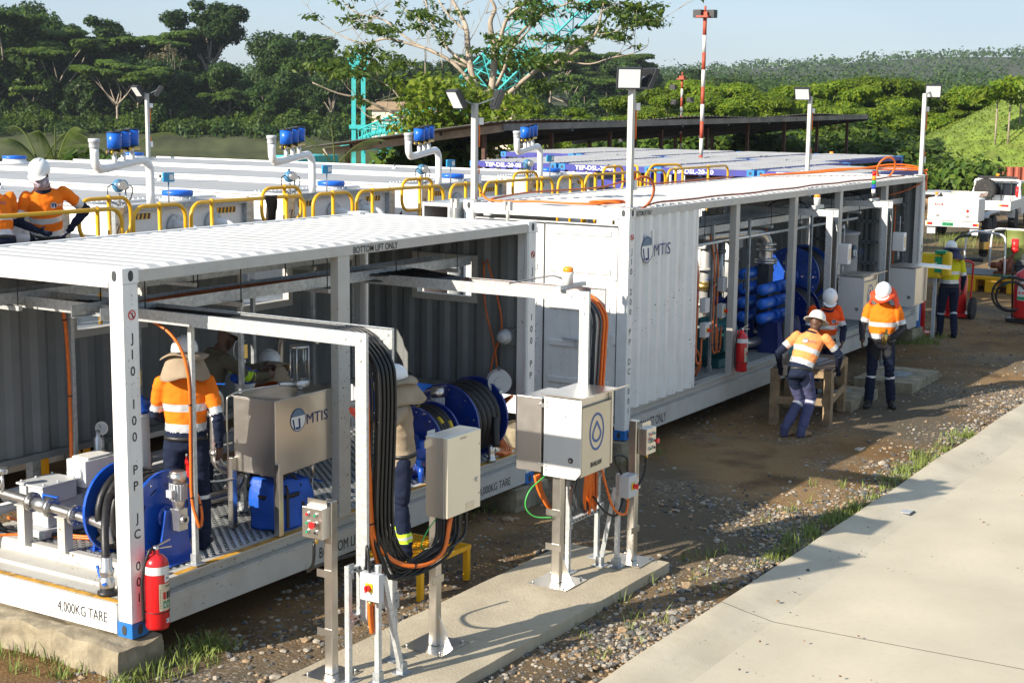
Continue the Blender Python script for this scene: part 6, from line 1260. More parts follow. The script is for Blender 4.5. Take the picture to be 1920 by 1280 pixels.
# blue tank frames
PURP=mat('blue frame paint',(.045,.05,.30),.45,var=.15,dirt=.15);PLATE=mat('pale walkway plate',(.25,.265,.29),.55,.2,var=.12,vs=3,dirt=.35,dcol=(.25,.25,.3))
names=['08','01','10','04']
def blue_frame(x0,y0,name,label,detail=True,L=6.058):
 Wd,Ht=2.36,2.78;z0=.25;t=thing('tank_frame',label,'tank container',(x0+L/2,y0+Wd/2,z0),'blue tank frames')
 for x in(x0,x0+L-.15):
  for y in(y0,y0+Wd-.15):
   b=B();b.box((x,y,z0+.12),(x+.15,y+.15,z0+Ht-.125));b.build('corner_post',PURP,t)
   b=B();b.box((x-.01,y-.01,z0+Ht-.124),(x+.16,y+.16,z0+Ht+.01));b.cyl((x-.013,y+.075,z0+Ht-.06),(x-.009,y+.075,z0+Ht-.06),.035,n=10,m=1);b.build('corner_casting',[mat('light blue casting',(.02,.22,.55),.5,var=.1),DARK],t)
 b=B()
 for x in(x0,x0+L-.12):b.box((x,y0+.161,z0+Ht-.13),(x+.12,y0+Wd-.161,z0+Ht));b.box((x,y0+.161,z0),(x+.12,y0+Wd-.161,z0+.14))
 for y in(y0,y0+Wd-.12):b.box((x0+.161,y,z0+Ht-.11),(x0+L-.161,y+.12,z0+Ht));b.box((x0+.161,y,z0),(x0+L-.161,y+.12,z0+.14))
 b.build('rail',PURP,t)
 b=B();yc,zc=y0+Wd/2,z0+1.35
 for s in(-1,1):b.bar((x0+.06,yc+s*1.0,z0+1.7),(x0+.06,yc+s*.55,z0+Ht-.13),.1,.14,0);b.bar((x0+.06,yc+s*1.02,z0+.9),(x0+.06,yc+s*.55,z0+.15),.1,.14,0)
 b.build('brace',PURP,t)
 if detail:
  b=B();P=[]
  for i in range(9):a=R_(35+110*i/8);P.append((x0+.02,yc+1.12*math.cos(a),zc+1.12*math.sin(a)))
  Q=[]
  for i in range(9):a=R_(35+110*i/8);Q.append((x0+.02,yc+.97*math.cos(a),zc+.97*math.sin(a)))
  b.add(P+Q,[(i,i+1,10+i,9+i)for i in range(8)]);b.add([(p[0]+.3,p[1],p[2])for p in P]+P,[(i,i+1,10+i,9+i)for i in range(8)]);b.build('arch_plate',PURP,t)
  b=B();b.lathe((x0+.12,yc,zc),(1,0,0),[(0,0),(.5,.05),(.85,.2),(.98,.4),(.98,L-.6),(.85,L-.4),(0,L-.2)],28);b.build('tank_barrel',TANKW,t)
  b=B()
  for yy in(y0+Wd-.42,y0+Wd-.75):b.box((x0-.02,yy,z0+.3),(x0+.02,yy+.05,z0+Ht-.15))
  for i in range(7):b.box((x0-.015,y0+Wd-.7,z0+.5+.3*i),(x0+.015,y0+Wd-.42,z0+.53+.3*i))
  b.build('ladder',GREYB,t)
  b=B();text(b,'NOMINAL CAPACITY',(x0+.145,yc+.75,zc-.05),(0,-1,0),(0,0,1),.11,1.4);text(b,'LEVEL GAUGE',(x0+.14,yc+.4,zc+.3),(0,-1,0),(0,0,1),.07,.7);b.build('tank_lettering',INK,t)
  b=B();text(b,'TEP-DSL-20-'+name,(x0-.002,y0+Wd-.42,z0+Ht-.11),(0,-1,0),(0,0,1),.095,1.0,bold=.02);b.build('lettering',INKW,t)
 for i in range(3):
  pw=(L-.3)/3;xa=x0+.17+i*pw
  for j in range(2):
   ya=y0+.14+j*1.06;b=B();b.box((xa,ya,z0+Ht-.005),(xa+pw-.06,ya+1.01,z0+Ht+.015))
   for q in range(int(pw/.21)):b.box((xa+.1+.2*q,ya+.02,z0+Ht+.0155),(xa+.13+.2*q,ya+.99,z0+Ht+.03))
   b.build('walkway_panel',PLATE,t)
 return t
for k,nm in enumerate(names):blue_frame(22.4,9.27-2.45*k,nm,'blue tank frame with white lettering TEP-DSL-20-'+nm,True,6.058 if k<3 else 4.0)
for k in range(4):blue_frame(28.75,12.4-2.45*k,'',['flat blue tank frame in the back row, leftmost','flat blue tank frame in the back row, second from left','flat blue tank frame in the back row, third from left','flat blue tank frame in the back row, rightmost'][k],False)
# dark open shed
S=thing('open_shed','long open shed with a dark sagging sheet roof on rusty posts','shed',(46,19,0))
xa,xb,ya,yb,za,zb=30.4,63,15.7,22.6,3.83,2.94
b=B();n=200;vs=[]
for i in range(n+1):
 x=xa-.9+(xb-xa+.9)*i/n;h=.03*(i%2)+.05*math.sin(i*.09)
 vs+=[(x,ya,za+.25*(i/n)+h),(x,yb,zb+.35*(i/n)+h),(x,yb,zb+.35*(i/n)+h-.02),(x,ya,za+.25*(i/n)+h-.02)]
b.add(vs,[(4*i,4*i+4,4*i+5,4*i+1)for i in range(n)]+[(4*i+3,4*i+2,4*i+6,4*i+7)for i in range(n)]+[(4*i,4*i+3,4*i+7,4*i+4)for i in range(n)]);b.build('roof',SHEDM,S)
b=B();b.bar((xa,ya+.05,za-.14),(xb,ya+.05,za+.11),.1,.2);b.build('front_beam',mat('weathered beam',(.22,.2,.17),.8,var=.3,vs=2),S)
b=B();b.bar((xa+.1,ya+.1,za-.16),(xa+.1,yb,zb-.16),.1,.22);b.build('end_beam',mat('pale weathered beam',(.42,.38,.32),.7,var=.3,vs=2,dirt=.5),S)
for i in range(1,9):b=B();x=xa+(xb-xa)*i/8;q=.25*i/8;b.bar((x,ya,za+q-.2),(x,yb,zb+q-.2),.12,.24);b.build('rafter',DARK,S)
for j in range(1,6):b=B();t_=j/6;b.bar((xa,ya+(yb-ya)*t_,za+(zb-za)*t_-.08),(xb,ya+(yb-ya)*t_,za+(zb-za)*t_+.2),.07,.12);b.build('purlin',DARK,S)
for i in range(9):
 for y,z in((ya+.9,za-.2),(yb-.8,zb-.1)):
  x=xa+.3+(xb-xa-.6)*i/8;b=B();b.box((x-.06,y-.06,0),(x+.06,y+.06,z+.2*i/8));b.build('post',mat('brown post paint',(.10,.045,.03),.7,var=.3),S)
b=B();b.box((33,22.0,0),(62,22.1,1.5));b.build('low_wall',RUST,S)
c=at(1505,292,47);t=thing('excavator','yellow machine cab with an amber beacon parked behind the blue frames','excavator',(c.x,c.y,0))
zc=c.z;b=B();b.box((c.x-.8,c.y-.7,1.3),(c.x+.8,c.y+.7,zc-.16));b.build('cab',SMOKE,t,bev=.04)
b=B();b.prism([(c.x-1.0,c.y-.75,zc-.159),(c.x+1.0,c.y-.75,zc-.159),(c.x+.95,c.y-.75,zc-.04),(c.x,c.y-.75,zc),(c.x-1.0,c.y-.75,zc-.04)],(0,1.5,0));b.build('cab_roof',YEL,t,bev=.02)
b=B();b.box((c.x-2,c.y-1,.5),(c.x+1.4,c.y+1,1.2999));b.build('body',YEL,t,bev=.05);b=B();b.box((c.x-2,c.y-1.3,0),(c.x+2,c.y-.8,.45));b.box((c.x-2,c.y+.8,0),(c.x+2,c.y+1.3,.45));b.build('track',BLACK,t)
b=B();b.cyl((c.x+.9,c.y-.6,zc-.02),(c.x+.9,c.y-.6,zc+.12),.06,n=10);b.build('beacon',AMBER,t)
def mast(label,px,d,ytop,r,lamps):
 base=at(px,300,d);top=at(px,ytop,d);t=thing('striped_mast',label,'mast',(base.x,base.y,0));n=15;h=top.z
 for i in range(n):b=B();b.cyl((base.x,base.y,h*i/n),(base.x,base.y,h*(i+1)/n),r,n=12);b.build('band',[mat('mast red',(.42,.075,.035),.6,var=.12),mat('mast white',(.66,.63,.58),.6,var=.1)][i%2],t)
 b=B();b.box((base.x-.2,base.y-.16,h+.0005),(base.x+.2,base.y+.16,h+.05));b.box((base.x-.1,base.y-.1,h+.05),(base.x+.1,base.y+.1,h+.15));b.cyl((base.x,base.y,h+.15),(base.x,base.y,h+.3),.03,n=8);b.build('platform',MATS['mast red'],t)
 for(dz,s)in lamps:
  b=B();q=V(base.x,base.y,h+dz)+RH*s;b.box((q.x-.11,q.y-.11,q.z-.1),(q.x+.11,q.y+.11,q.z+.1));b.build('lamp_head',MATS['black lamp casing'],t)
mast('tall red and white banded mast rising behind the shed roof',1314,40,36,.050,[(.1,-.17),(.1,.17)])
mast('shorter banded mast with floodlights left of the tall one',1275,62,150,.048,[(-.3,-.35),(-.9,-.3),(-.8,.35)])
# teal crane
K=thing('lattice_crane','teal lattice boom crane lying and rising behind the big bare-branched tree','crane',at(800,300,62))
def lattice(name,p0,p1,w0,w1,n,r=.05,br=.026):
 p0,p1=Vector(p0),Vector(p1);d=(p1-p0).normalized();s=d.cross(V(0,0,1)).normalized();u=s.cross(d);b=B()
 def c(i,k):
  t=i/n;w=(w0+(w1-w0)*t)/2;return p0+(p1-p0)*t+s*(w*(1 if k in(0,3)else-1))+u*(w*(1 if k in(0,1)else-1))
 for k in range(4):b.tube([c(i,k)for i in range(n+1)],r,6)
 for i in range(n):
  for k in range(4):
   q=(k+1)%4;b.cyl(c(i,k),c(i+1,q)if i%2 else c(i+1,q),br,n=5,cap=False);b.cyl(c(i,k),c(i,q),br,n=5,cap=False)
   if i%2:b.cyl(c(i,q),c(i+1,k),br,n=5,cap=False)
 b.build(name,TEAL,K)
lattice('main_boom',at(800,268,66),at(1140,-70,62),1.5,1.7,14)
lattice('jib',at(690,262,70),at(782,226,64),.9,.9,7,.045,.022)
b=B();b.tube([at(640,278,72),at(700,250,69),at(775,236,65)],.13,8);b.tube([at(690,272,70),at(772,246,65)],.10,8);b.build('tie_rod',TEAL,K)
b=B()
for px in(663,681):p,q=at(px,322,70),at(px,98,70);b.bar((p.x,p.y,0),q,.2,.2)
for py in(118,238):b.bar(at(655,py,70),at(690,py,70),.18,.18)
b.bar(at(650,108,70),at(694,108,70),.25,.22);b.build('gantry_leg',TEAL,K)
b=B();P=[at(692,312,69),at(726,262,69),at(758,262,69),at(775,312,69)];b.prism(P,FH*1.6);b.build('counterweight_frame',TEAL,K,bev=.03)
b=B();b.box(at(590,305,74)-V(2.2,.8,1.5),at(590,290,74)+V(.8,.8,0));b.build('winch_house',TEAL,K,bev=.05)
b=B()
for dx in(0,6,12):b.cyl(at(632+dx,165,72),at(598+dx*1.6,262,76),.02,n=5)
b.build('wire_rope',DARK,K)
# yard at the right
def wheel(b_parent,c,ax,R,w_):
 b=B();c,ax=Vector(c),Vector(ax);b.lathe(c-ax*(w_/2),ax,[(R*.6,0),(R*.92,0),(R,w_*.15),(R,w_*.85),(R*.92,w_),(R*.6,w_)],26)
 for k in range(26):t=6.283*k/26;a,q,d=frame_of(ax);e=a*math.cos(t)+q*math.sin(t);b.bar(c+e*R*1.005-ax*w_*.42,c+e*R*1.005+ax*w_*.42,.03,.02,0,up=e)
 w=b.build('wheel',TYRE,b_parent);b=B();b.lathe(c-ax*(w_*.40),ax,[(0,0),(R*.3,0),(R*.6,w_*.1),(R*.6,w_*.7),(R*.3,w_*.8),(0,w_*.8)],20);b.build('rim',GREYB,w);return w
TRH=R_(6)
tr=thing('fuel_trailer','white box fuel trailer with a red diamond placard and green number plate','trailer',(0,0,0))
b=B();b.box((0,-.85,.62),(.95,.85,1.38));b.build('locker',WHITE,tr,bev=.02)
b=B();b.box((-.012,-.80,.68),(-.0005,.80,1.33));d=b.build('locker_door',WHITE,tr,bev=.004)
b=B()
for y in(-.5,.5):b.box((-.03,y-.05,.75),(-.0125,y+.05,.83))
b.build('latch',ALU,d)
b=B();b.box((-.0145,.33,1.13),(-.0125,.62,1.2));b.build('danger_sign',REDB,d);b=B();text(b,'DANGER',(-.0165,.58,1.15),(0,-1,0),(0,0,1),.035,.2,bold=.03);b.build('sign_lettering',INKW,d)
b=B();b.prism([(-.0165,-.50,1.04),(-.0165,-.57,.97),(-.0165,-.50,.90),(-.0165,-.43,.97)],(.003,0,0));b.build('diamond_placard',REDB,d)
b=B();text(b,'JET A-1',(-.0145,-.24,1.12),(0,-1,0),(0,0,1),.05,.2);text(b,'1863',(-.0145,-.26,1.0),(0,-1,0),(0,0,1),.05,.14);text(b,'3YE',(-.0145,-.3,.9),(0,-1,0),(0,0,1),.05,.1);text(b,'NO ENTRY',(-.0145,.6,1.04),(0,-1,0),(0,0,1),.03,.26);b.build('door_lettering',INK,d)
b=B();b.ring((-.015,.2,1.13),(1,0,0),.07,.006,20,5);b.bar((-.015,.25,1.18),(-.015,.15,1.08),.01,.004);b.build('prohibition_sign',REDB,d)
b=B();b.box((-.03,-.9,.42),(.05,.9,.60));b.build('bumper',WHITE,tr,bev=.01)
for y in(-.75,.75):
 b=B();b.box((-.045,y-.09,.47),(-.0305,y+.02*(1 if y>0 else 1)+.04,.56),0);b.box((-.045,y+.0605 if y>0 else y-.14,.47),(-.0305,y+.11 if y>0 else y-.0905,.56),1);b.build('tail_light',[REDB,AMBER],tr)
b=B();b.box((-.042,-.05,.45),(-.0305,.33,.57));npl=b.build('number_plate',GREEN,tr);b=B();text(b,'TK 6148',(-.044,.30,.475),(0,-1,0),(0,0,1),.07,.32,bold=.02);b.build('plate_lettering',INK,npl)
b=B()
for y in(-.72,.72):b.box((.08,y-.14,.16),(.1,y+.14,.42))
b.build('mud_flap',GREYB,tr)
b=B();b.cyl((.96,0,1.0),(2.7,0,1.0),.48,n=26);b.lathe((2.7,0,1.0),(1,0,0),[(.48,0),(.4,.1),(0,.18)],26);b.build('tank_barrel',STEELB,tr)
b=B();b.add([(1.0,-.6,1.38),(1.0,.6,1.38),(2.2,.6,1.38),(2.2,-.6,1.38),(1.0,-.66,1.52),(1.0,.66,1.52),(2.2,.66,1.52),(2.2,-.66,1.52)],[(0,1,2,3),(0,4,5,1),(1,5,6,2),(2,6,7,3),(3,7,4,0)]);o=b.build('top_tray',STEELB,tr);o.modifiers.new('t','SOLIDIFY').thickness=.02
b=B();b.box((.3,-.5,.5),(3.6,.5,.6));b.bar((3.6,0,.55),(4.4,0,.5),.1,.1);b.build('chassis',GREYB,tr)
for y in(-.86,.86):
 b=B();b.prism([(.9,y-.14,.75),(1.1,y-.14,.86),(2.55,y-.14,.86),(2.75,y-.14,.7),(2.75,y-.14,.67),(2.5,y-.14,.82),(1.12,y-.14,.82),(.9,y-.14,.7)],(0,.28,0));b.build('mudguard',GREYB,tr)
 for x in(1.35,2.1):wheel(tr,(x,y,.36),(0,1 if y>0 else-1,0),.36,.22)
b=B();b.cyl((.2,.62,1.385),(.2,.62,1.47),.05,n=10,m=1);b.cyl((.2,.62,1.47),(.2,.62,1.57),.055,n=12,m=0);b.build('beacon',[AMBER,GREYB],tr)
tr.location=(43.6,6.0,0);tr.rotation_euler=(0,0,R_(2))
ut=thing('utility_truck','white utility truck with a spare wheel on its tray hitched to the fuel trailer','truck',(0,0,0))
b=B();b.box((0,-.92,.78),(2.4,.92,.86));b.box((0,-.92,.86),(.04,.92,1.12));b.box((.04,-.92,.86),(2.4,-.88,1.12));b.box((.04,.88,.86),(2.4,.92,1.12));b.build('tray',WHITE,ut,bev=.01)
b=B();b.box((2.5,-.9,.5),(4.2,.9,1.12));b.box((4.2,-.88,.5),(5.3,.88,1.08));b.box((2.4,-.5,.45),(5.2,.5,.5));b.build('body',WHITE,ut,bev=.07)
b=B();b.add([(2.52,-.86,1.12),(4.3,-.86,1.12),(3.75,-.76,1.72),(2.62,-.76,1.74),(2.52,.86,1.12),(4.3,.86,1.12),(3.75,.76,1.72),(2.62,.76,1.74)],[(0,1,2,3),(4,7,6,5),(3,2,6,7),(0,3,7,4),(1,5,6,2)],0);b.build('cab',WHITE,ut,bev=.03)
b=B();b.add([(2.51,-.72,1.2),(2.51,.72,1.2),(2.60,.66,1.64),(2.60,-.66,1.64)],[(0,1,2,3)]);b.add([(2.7,-.868,1.18),(4.05,-.868,1.18),(3.68,-.782,1.64),(2.75,-.782,1.66)],[(0,1,2,3)]);b.build('window',SMOKE,ut)
b=B();b.tube([(2.3,-.85,.86),(2.33,-.8,1.5),(2.35,-.68,1.78),(2.35,.68,1.78),(2.33,.8,1.5),(2.0,.9,.86)],.05,8,k=4);b.tube([(2.35,-.55,1.76),(2.35,.55,1.76)],.04,8)
b.build('roll_bar',WHITE,ut)
b=B();b.box((2.25,-.7,1.84),(2.45,.7,1.9));b.build('light_bar',BLACK,ut);b=B();b.cyl((2.35,0,1.9),(2.35,0,2.0),.07,n=12);b.build('beacon',AMBER,ut)
b=B()
for y in(-.5,-.15,.2,.5):b.box((2.4,y-.015,.9),(2.43,y+.015,1.75))
b.build('headboard_bar',BLACK,ut)
wheel(ut,(2.1,.38,1.42),(-1,.15,0),.40,.26)
for y in(-.84,.84):
 for x in(1.15,4.45):wheel(ut,(x,y,.39),(0,1 if y>0 else-1,0),.39,.25)
 b=B();b.box((.7,y-.12,.5),(.72,y+.12,.78));b.prism([(.7,y-.13,.77),(.72,y-.13,.5),(.66,y-.13,.5),(.62,y-.13,.77)],(0,.26,0));b.build('mud_flap',WHITE,ut)
b=B();b.box((-.012,-.85,.92),(-.0005,-.6,1.0),0);b.box((-.012,-.59,.92),(-.0005,-.52,1.0),1);b.build('tail_light',[REDB,AMBER],ut)
b=B();b.cyl((2.3,-.74,1.15),(2.3,-.74,1.55),.06,n=12);b.build('fire_extinguisher',REDB,ut)
ut.location=(47.6,6.0,0);ut.rotation_euler=(0,0,R_(4))
bd=thing('spill_pallet','yellow plastic spill pallet carrying a small engine pump','pallet',(29.6,1.1,0))
b=B();
for i in range(4):
 y=2.0-.52*i;b.box((29.0,y-.2,0),(29.3,y+.1,.30));b.box((30.3,y-.2,0),(30.6,y+.1,.30))
b.box((29.02,-.05,.3005),(30.65,2.15,.40));b.build('base',YEL,bd,bev=.02)
b=B();b.box((29.1,.0,.4005),(30.6,2.1,.42));b.build('grate',DARK,bd)
t=thing('engine_pump','rusty engine pump in a white tube frame on the yellow spill pallet','pump',(29.5,.9,.42))
b=B()
for y in(1.75,.55):pass
b.tube([(29.15,1.62,.42),(29.15,1.6,1.25),(29.15,1.5,1.42),(29.15,1.3,1.46),(29.15,.85,1.42),(29.15,.7,1.36),(29.15,.66,1.2),(29.15,.64,.42)],.025,8,k=3)
b.tube([(30.3,1.3,.42),(30.3,1.28,1.25),(30.3,1.18,1.44),(30.3,.9,1.46),(30.3,.05,1.44),(30.3,-.12,1.36),(30.3,-.16,1.2),(30.3,-.18,.42)],.025,8,k=3)
b.tube([(29.15,1.3,1.46),(30.3,.95,1.46)],.02,6);b.build('tube_frame',WHITE,t)
b=B();b.cyl((29.35,1.22,.9),(29.35,1.22,1.4),.11,n=16);b.lathe((29.35,1.22,.82),(0,0,1),[(0,0),(.08,.02),(.11,.08)],16);b.build('fuel_filter',BLACK,t);b=B();b.cyl((29.35,1.22,1.02),(29.35,1.22,1.2),.112,n=16,cap=False);b.build('filter_label',BRASS,t)
b=B();b.cyl((29.45,.5,1.0),(29.45,.5,1.3),.09,n=14);b.ball((29.45,.5,1.05),.1,12);b.build('air_cleaner',REDB,t)
b=B();b.cyl((29.35,.75,.62),(29.6,.6,.62),.17,n=16);b.cyl((29.3,1.0,.65),(29.3,.75,.65),.08,n=12);b.tube([(29.3,.75,.7),(29.35,.6,.8),(29.4,.5,.95)],.04,8,k=3);b.box((29.3,.4,.43),(29.9,.95,.5));b.build('pump_casing',RUST,t)
b=B();b.cyl((29.5,.25,.85),(29.75,.1,.85),.13,n=14);b.box((29.45,.1,.5),(29.85,.45,.8));b.build('engine',DARK,t,bev=.02)
b=B();b.tube([(29.3,1.2,.75),(29.2,1.5,.76),(29.0,1.9,.7),(28.9,2.3,.55)],.05,8,k=4);b.tube([(29.2,1.5,1.35),(29.0,1.75,1.3),(28.9,1.95,1.0),(28.85,2.1,.6)],.035,8,k=4);b.build('hose',BLACK,t)
cable('green_rope','tangled green rope on the yellow spill pallet',[(29.1,.9,.43),(29.02,.75,.45),(28.98,.6,.44),(29.0,.45,.46),(28.97,.35,.42),(28.95,.5,.25),(28.96,.65,.2),(28.97,.8,.1)],.012,GREEN,cat='rope')
def drum(label,c,r,h,M_,ax=(0,0,1)):
 t=thing('steel_drum',label,'drum',c);b=B();b.lathe(c,ax,[(r*.96,0),(r,.01),(r,h*.33),(r*1.03,h*.345),(r,h*.36),(r,h*.64),(r*1.03,h*.655),(r,h*.67),(r,h*.99),(r*1.02,h)],26);b.build('shell',M_,t);b=B();b.lathe(Vector(c)+Vector(ax)*(h-.02),ax,[(0,0),(r*.9,0),(r*.9,.015)],24);b.build('lid',RUST,t);return t
OLG=mat('olive green drum paint',(.20,.24,.06),.5,var=.15,vs=4,dirt=.35)
drum('olive green steel drum standing behind the engine pump',(30.5,.72,.42),.29,1.02,OLG)
t=thing('yellow_skip','yellow steel skip bin with a rusty rim at the right edge','skip bin',(31.5,-.2,0));b=B()
b.add([(30.9,.55,.1),(30.9,-1.4,.1),(32.4,-1.4,.1),(32.4,.55,.1),(30.7,.75,1.2),(30.7,-1.6,1.2),(32.6,-1.6,1.2),(32.6,.75,1.2)],[(0,1,2,3),(0,4,5,1),(1,5,6,2),(2,6,7,3),(3,7,4,0)]);o=b.build('bin',YEL,t);o.modifiers.new('t','SOLIDIFY').thickness=.03
b=B();b.bar((30.68,.78,1.23),(30.68,-1.62,1.23),.07,.07);b.bar((30.64,.78,1.23),(32.6,.78,1.23),.07,.07);b.bar((30.85,.3,.2),(30.66,.2,1.15),.06,.06);b.bar((30.9,.55,.1),(30.65,.78,1.2),.06,.06);b.build('rim',RUST,t)
t=thing('trolley_extinguisher','red trolley extinguisher lettered FOAM with a black wheel','fire extinguisher',(24.2,.35,0))
b=B();b.lathe((24.1,.38,.12),(0,0,1),[(.2,0),(.225,.05),(.225,.72),(.19,.82),(.1,.88),(.05,.9)],22);b.build('cylinder',RED,t)
b=B();b.box((23.865,.30,.22),(23.872,.38,.78));b.build('label_strip',BEIGE,t);b=B()
for i,ch in enumerate('FOAM'):text(b,ch,(23.861,.34,.68-.135*i),(0,-1,0),(0,0,1),.075,align='c',bold=.02)
b.build('lettering',INK,t)
b=B();b.tube([(24.0,.05,.3),(24.0,.04,.8),(23.95,.02,1.1),(23.88,.02,1.22),(23.88,.2,1.25),(23.88,.5,1.25)],.022,8,k=4);b.box((23.9,.1,.05),(24.4,.7,.12));b.build('frame',RED,t)
wheel(t,(24.05,.02,.23),(0,-1,0),.23,.09);wheel(t,(24.05,.74,.23),(0,1,0),.23,.09)
t=thing('wheeled_extinguisher','large red wheeled extinguisher with a coiled black hose at the right edge','fire extinguisher',(24.1,-1.05,0))
b=B();b.lathe((24.1,-1.05,.12),(0,0,1),[(.22,0),(.24,.05),(.24,.82),(.2,.93),(.1,1.0),(.05,1.04)],24);b.build('cylinder',RED,t)
b=B();k_=10;vs=[]
for i in range(k_+1):a=R_(150+75*i/k_);vs+=[(24.1+.2415*math.cos(a),-1.05+.2415*math.sin(a),.5),(24.1+.2415*math.cos(a),-1.05+.2415*math.sin(a),.8)]
b.add(vs,[(2*i,2*i+2,2*i+3,2*i+1)for i in range(k_)],0,True);vs=[(x*1.0,y,.83 if z<.6 else .92)for x,y,z in vs]
b.add([(24.1+.2415*math.cos(6.283*i/20),-1.05+.2415*math.sin(6.283*i/20),z)for i in range(20)for z in(.84,.93)],[(2*i,(2*i+2)%40,(2*i+3)%40,2*i+1)for i in range(20)],0,True);b.build('label',WHITE,t)
b=B()
for i in range(3):b.box((23.845-.002*i,-1.0-.07*i,.64),(23.85,-.965-.07*i,.68),0)
b.box((23.843,-1.14,.52),(23.855,-.94,.58),1);b.build('label_print',[REDB,GREEN],t)
b=B();b.ring((23.85,-.80,.62),(.9,.3,.1),.36,.025,30,8);b.ring((23.84,-.82,.58),(.95,.2,.1),.30,.025,30,8);b.tube([(23.85,-.6,.95),(23.75,-.9,.98),(23.7,-1.2,.92)],.03,8);b.build('hose',BLACK,t)
b=B()
for y in(-.78,-1.32):b.tube([(24.2,y,.1),(24.0,y,1.05),(24.05,y,1.2)],.02,8)
b.tube([(24.05,-.78,1.2),(24.05,-1.32,1.2)],.02,8);b.box((23.95,-1.3,.03),(24.4,-.7,.1));b.box((23.9,-1.2,.9501),(24.2,-.8,.99));b.build('frame',BLACK,t)
t=thing('eyewash_tank','yellow plastic eyewash tank hung beside the open cabinet','eyewash',(20.9,.0,1.0));b=B();b.box((20.75,-.22,1.18),(20.95,.2,1.66));b.box((20.72,-.40,1.22),(20.9,-.225,1.7));b.build('tank',YELP,t,bev=.05);b=B();b.box((20.71,-.3,1.66),(20.9,-.1,1.72));b.box((20.735,-.25,1.3),(20.745,-.1,1.6));b.build('label',GREEN,t)
b=B();b.box((20.9,-.1,.0),(20.96,-.04,1.2));b.build('stand',GREYB,t)
t=thing('safety_bollard','red plastic bollard standing at the far corner of the long container','bollard',(21.4,.3,0));b=B();b.cyl((21.4,.3,.04),(21.4,.3,1.0),.075,.06,n=14);b.cyl((21.4,.3,0),(21.4,.3,.04),.2,n=14);b.ball((21.4,.3,1.06),.08,12);b.build('post',REDB,t)
b=B();b.box((20.72,.13,.1),(20.78,.7,1.2));tag(b.build('blue_panel',CASTB,bev=.01),'blue panel beside the far corner post','panel')  # free-standing blue panel beside the far corner post
t=thing('barrier_rail','yellow and black striped barrier pipe in front of the grass bank','barrier',at(1790,365,70));p0,p1=at(1735,352,70),at(1935,354,67)
for i in range(10):b=B();b.cyl(p0+(p1-p0)*(i/10),p0+(p1-p0)*((i+1)/10),.11,n=10);b.build('band',[YEL,BLACK][i%2],t)
for q in(.05,.5,.95):p=p0+(p1-p0)*q;b=B();b.box((p.x-.1,p.y-.1,0),(p.x+.1,p.y+.1,p.z-.112));b.build('post',DARK,t)
c0=at(1797,376,74);t=thing('open_container','faded red open-top container behind the striped barrier','skip bin',c0);b=B();e=(RH*.8+FH*.1).normalized();f=V(-e.y,e.x,0)
corr_sheet(b,V(c0.x,c0.y,.0),e,V(0,0,1),-f,7,1.6,.4,.08);b.prism([V(c0.x,c0.y,0),V(c0.x,c0.y,1.6),V(c0.x,c0.y,1.6)+f*2.4,V(c0.x,c0.y,0)+f*2.4],-e*.06);b.build('side',mat('faded red paint',(.42,.11,.06),.6,var=.15,vs=2),t)
b=B();q=V(c0.x,c0.y,1.5);b.box((q.x-.25,q.y-.15,1.45),(q.x+.1,q.y+.15,1.7));b.build('corner_casting',BLUEB,t)
b=B();q=at(1752,365,66);b.box((q.x-.9,q.y-.5,0),(q.x+.9,q.y+.5,.75));b.box((q.x-1.3,q.y-.6,.7505),(q.x+1.3,q.y+.6,.82),1);tag(b.build('timber_stack',[WOOD,GREYB]),'stack of timber under a grey sheet beyond the long container','timber stack')
for px,py,w_,lab in((740,212,3.2,'small pale walled hut with a rusty roof among the far trees'),(962,222,2.6,'little thatched hut half hidden by trees right of the crane')):
 c=at(px,py,150);t=thing('hut',lab,'hut',(c.x,c.y,c.z-1.4));b=B();b.box((c.x-w_/2,c.y-w_/2,c.z-3),(c.x+w_/2,c.y+w_/2,c.z+.3));b.build('wall',BEIGE,t);b=B();b.prism([(c.x-w_*.65,c.y-w_*.65,c.z+.3),(c.x+w_*.65,c.y-w_*.65,c.z+.3),(c.x,c.y-w_*.65,c.z+1.1)],(0,w_*1.3,0));b.build('roof',WOOD,t)
 # wooden work table and what lies on it
t=thing('work_table','rough timber work table with a dark plywood top between the three men','table',(12.45,-.85,0))
tc=Vector((12.42,-.80,0));ua=V(.985,-.05,0).normalized();va=V(-.33,.94,0).normalized()
cs=[V(11.80,-1.33,0),V(13.10,-1.08,0),V(12.85,-.30,0),V(11.55,-.58,0)]
b=B();b.prism([V(p.x,p.y,.80)for p in cs],(0,0,.022));b.build('tabletop',WOODD,t)
b=B()
for i in range(4):p,q=cs[i],cs[(i+1)%4];ins=.02;cc=sum(cs,Vector())/4;p2=p+(cc-p)*ins;q2=q+(cc-q)*ins;d_=(q2-p2).normalized()*.05;b.bar(V(p2.x,p2.y,.745)+d_,V(q2.x,q2.y,.745)-d_,.04,.10)
b.build('apron',WOOD,t)
for p in cs:cc=sum(cs,Vector())/4;q=p+(cc-p)*.07;b=B();b.box((q.x-.055,q.y-.055,0),(q.x+.055,q.y+.055,.69));b.box((q.x-.056,q.y-.056,.6905),(q.x+.056,q.y+.056,.7985));b.build('leg',WOOD,t,bev=.004)
b=B()
for i in(0,1,3):p,q=cs[i],cs[(i+1)%4];cc=sum(cs,Vector())/4;d_=(p+q)/2-cc;d_=d_.normalized()*.0;p2=p+(cc-p)*.0;q2=q;b.bar(V(p2.x,p2.y,.36),V(q2.x,q2.y,.36),.03,.10)
b.build('stretcher',WOOD,t)
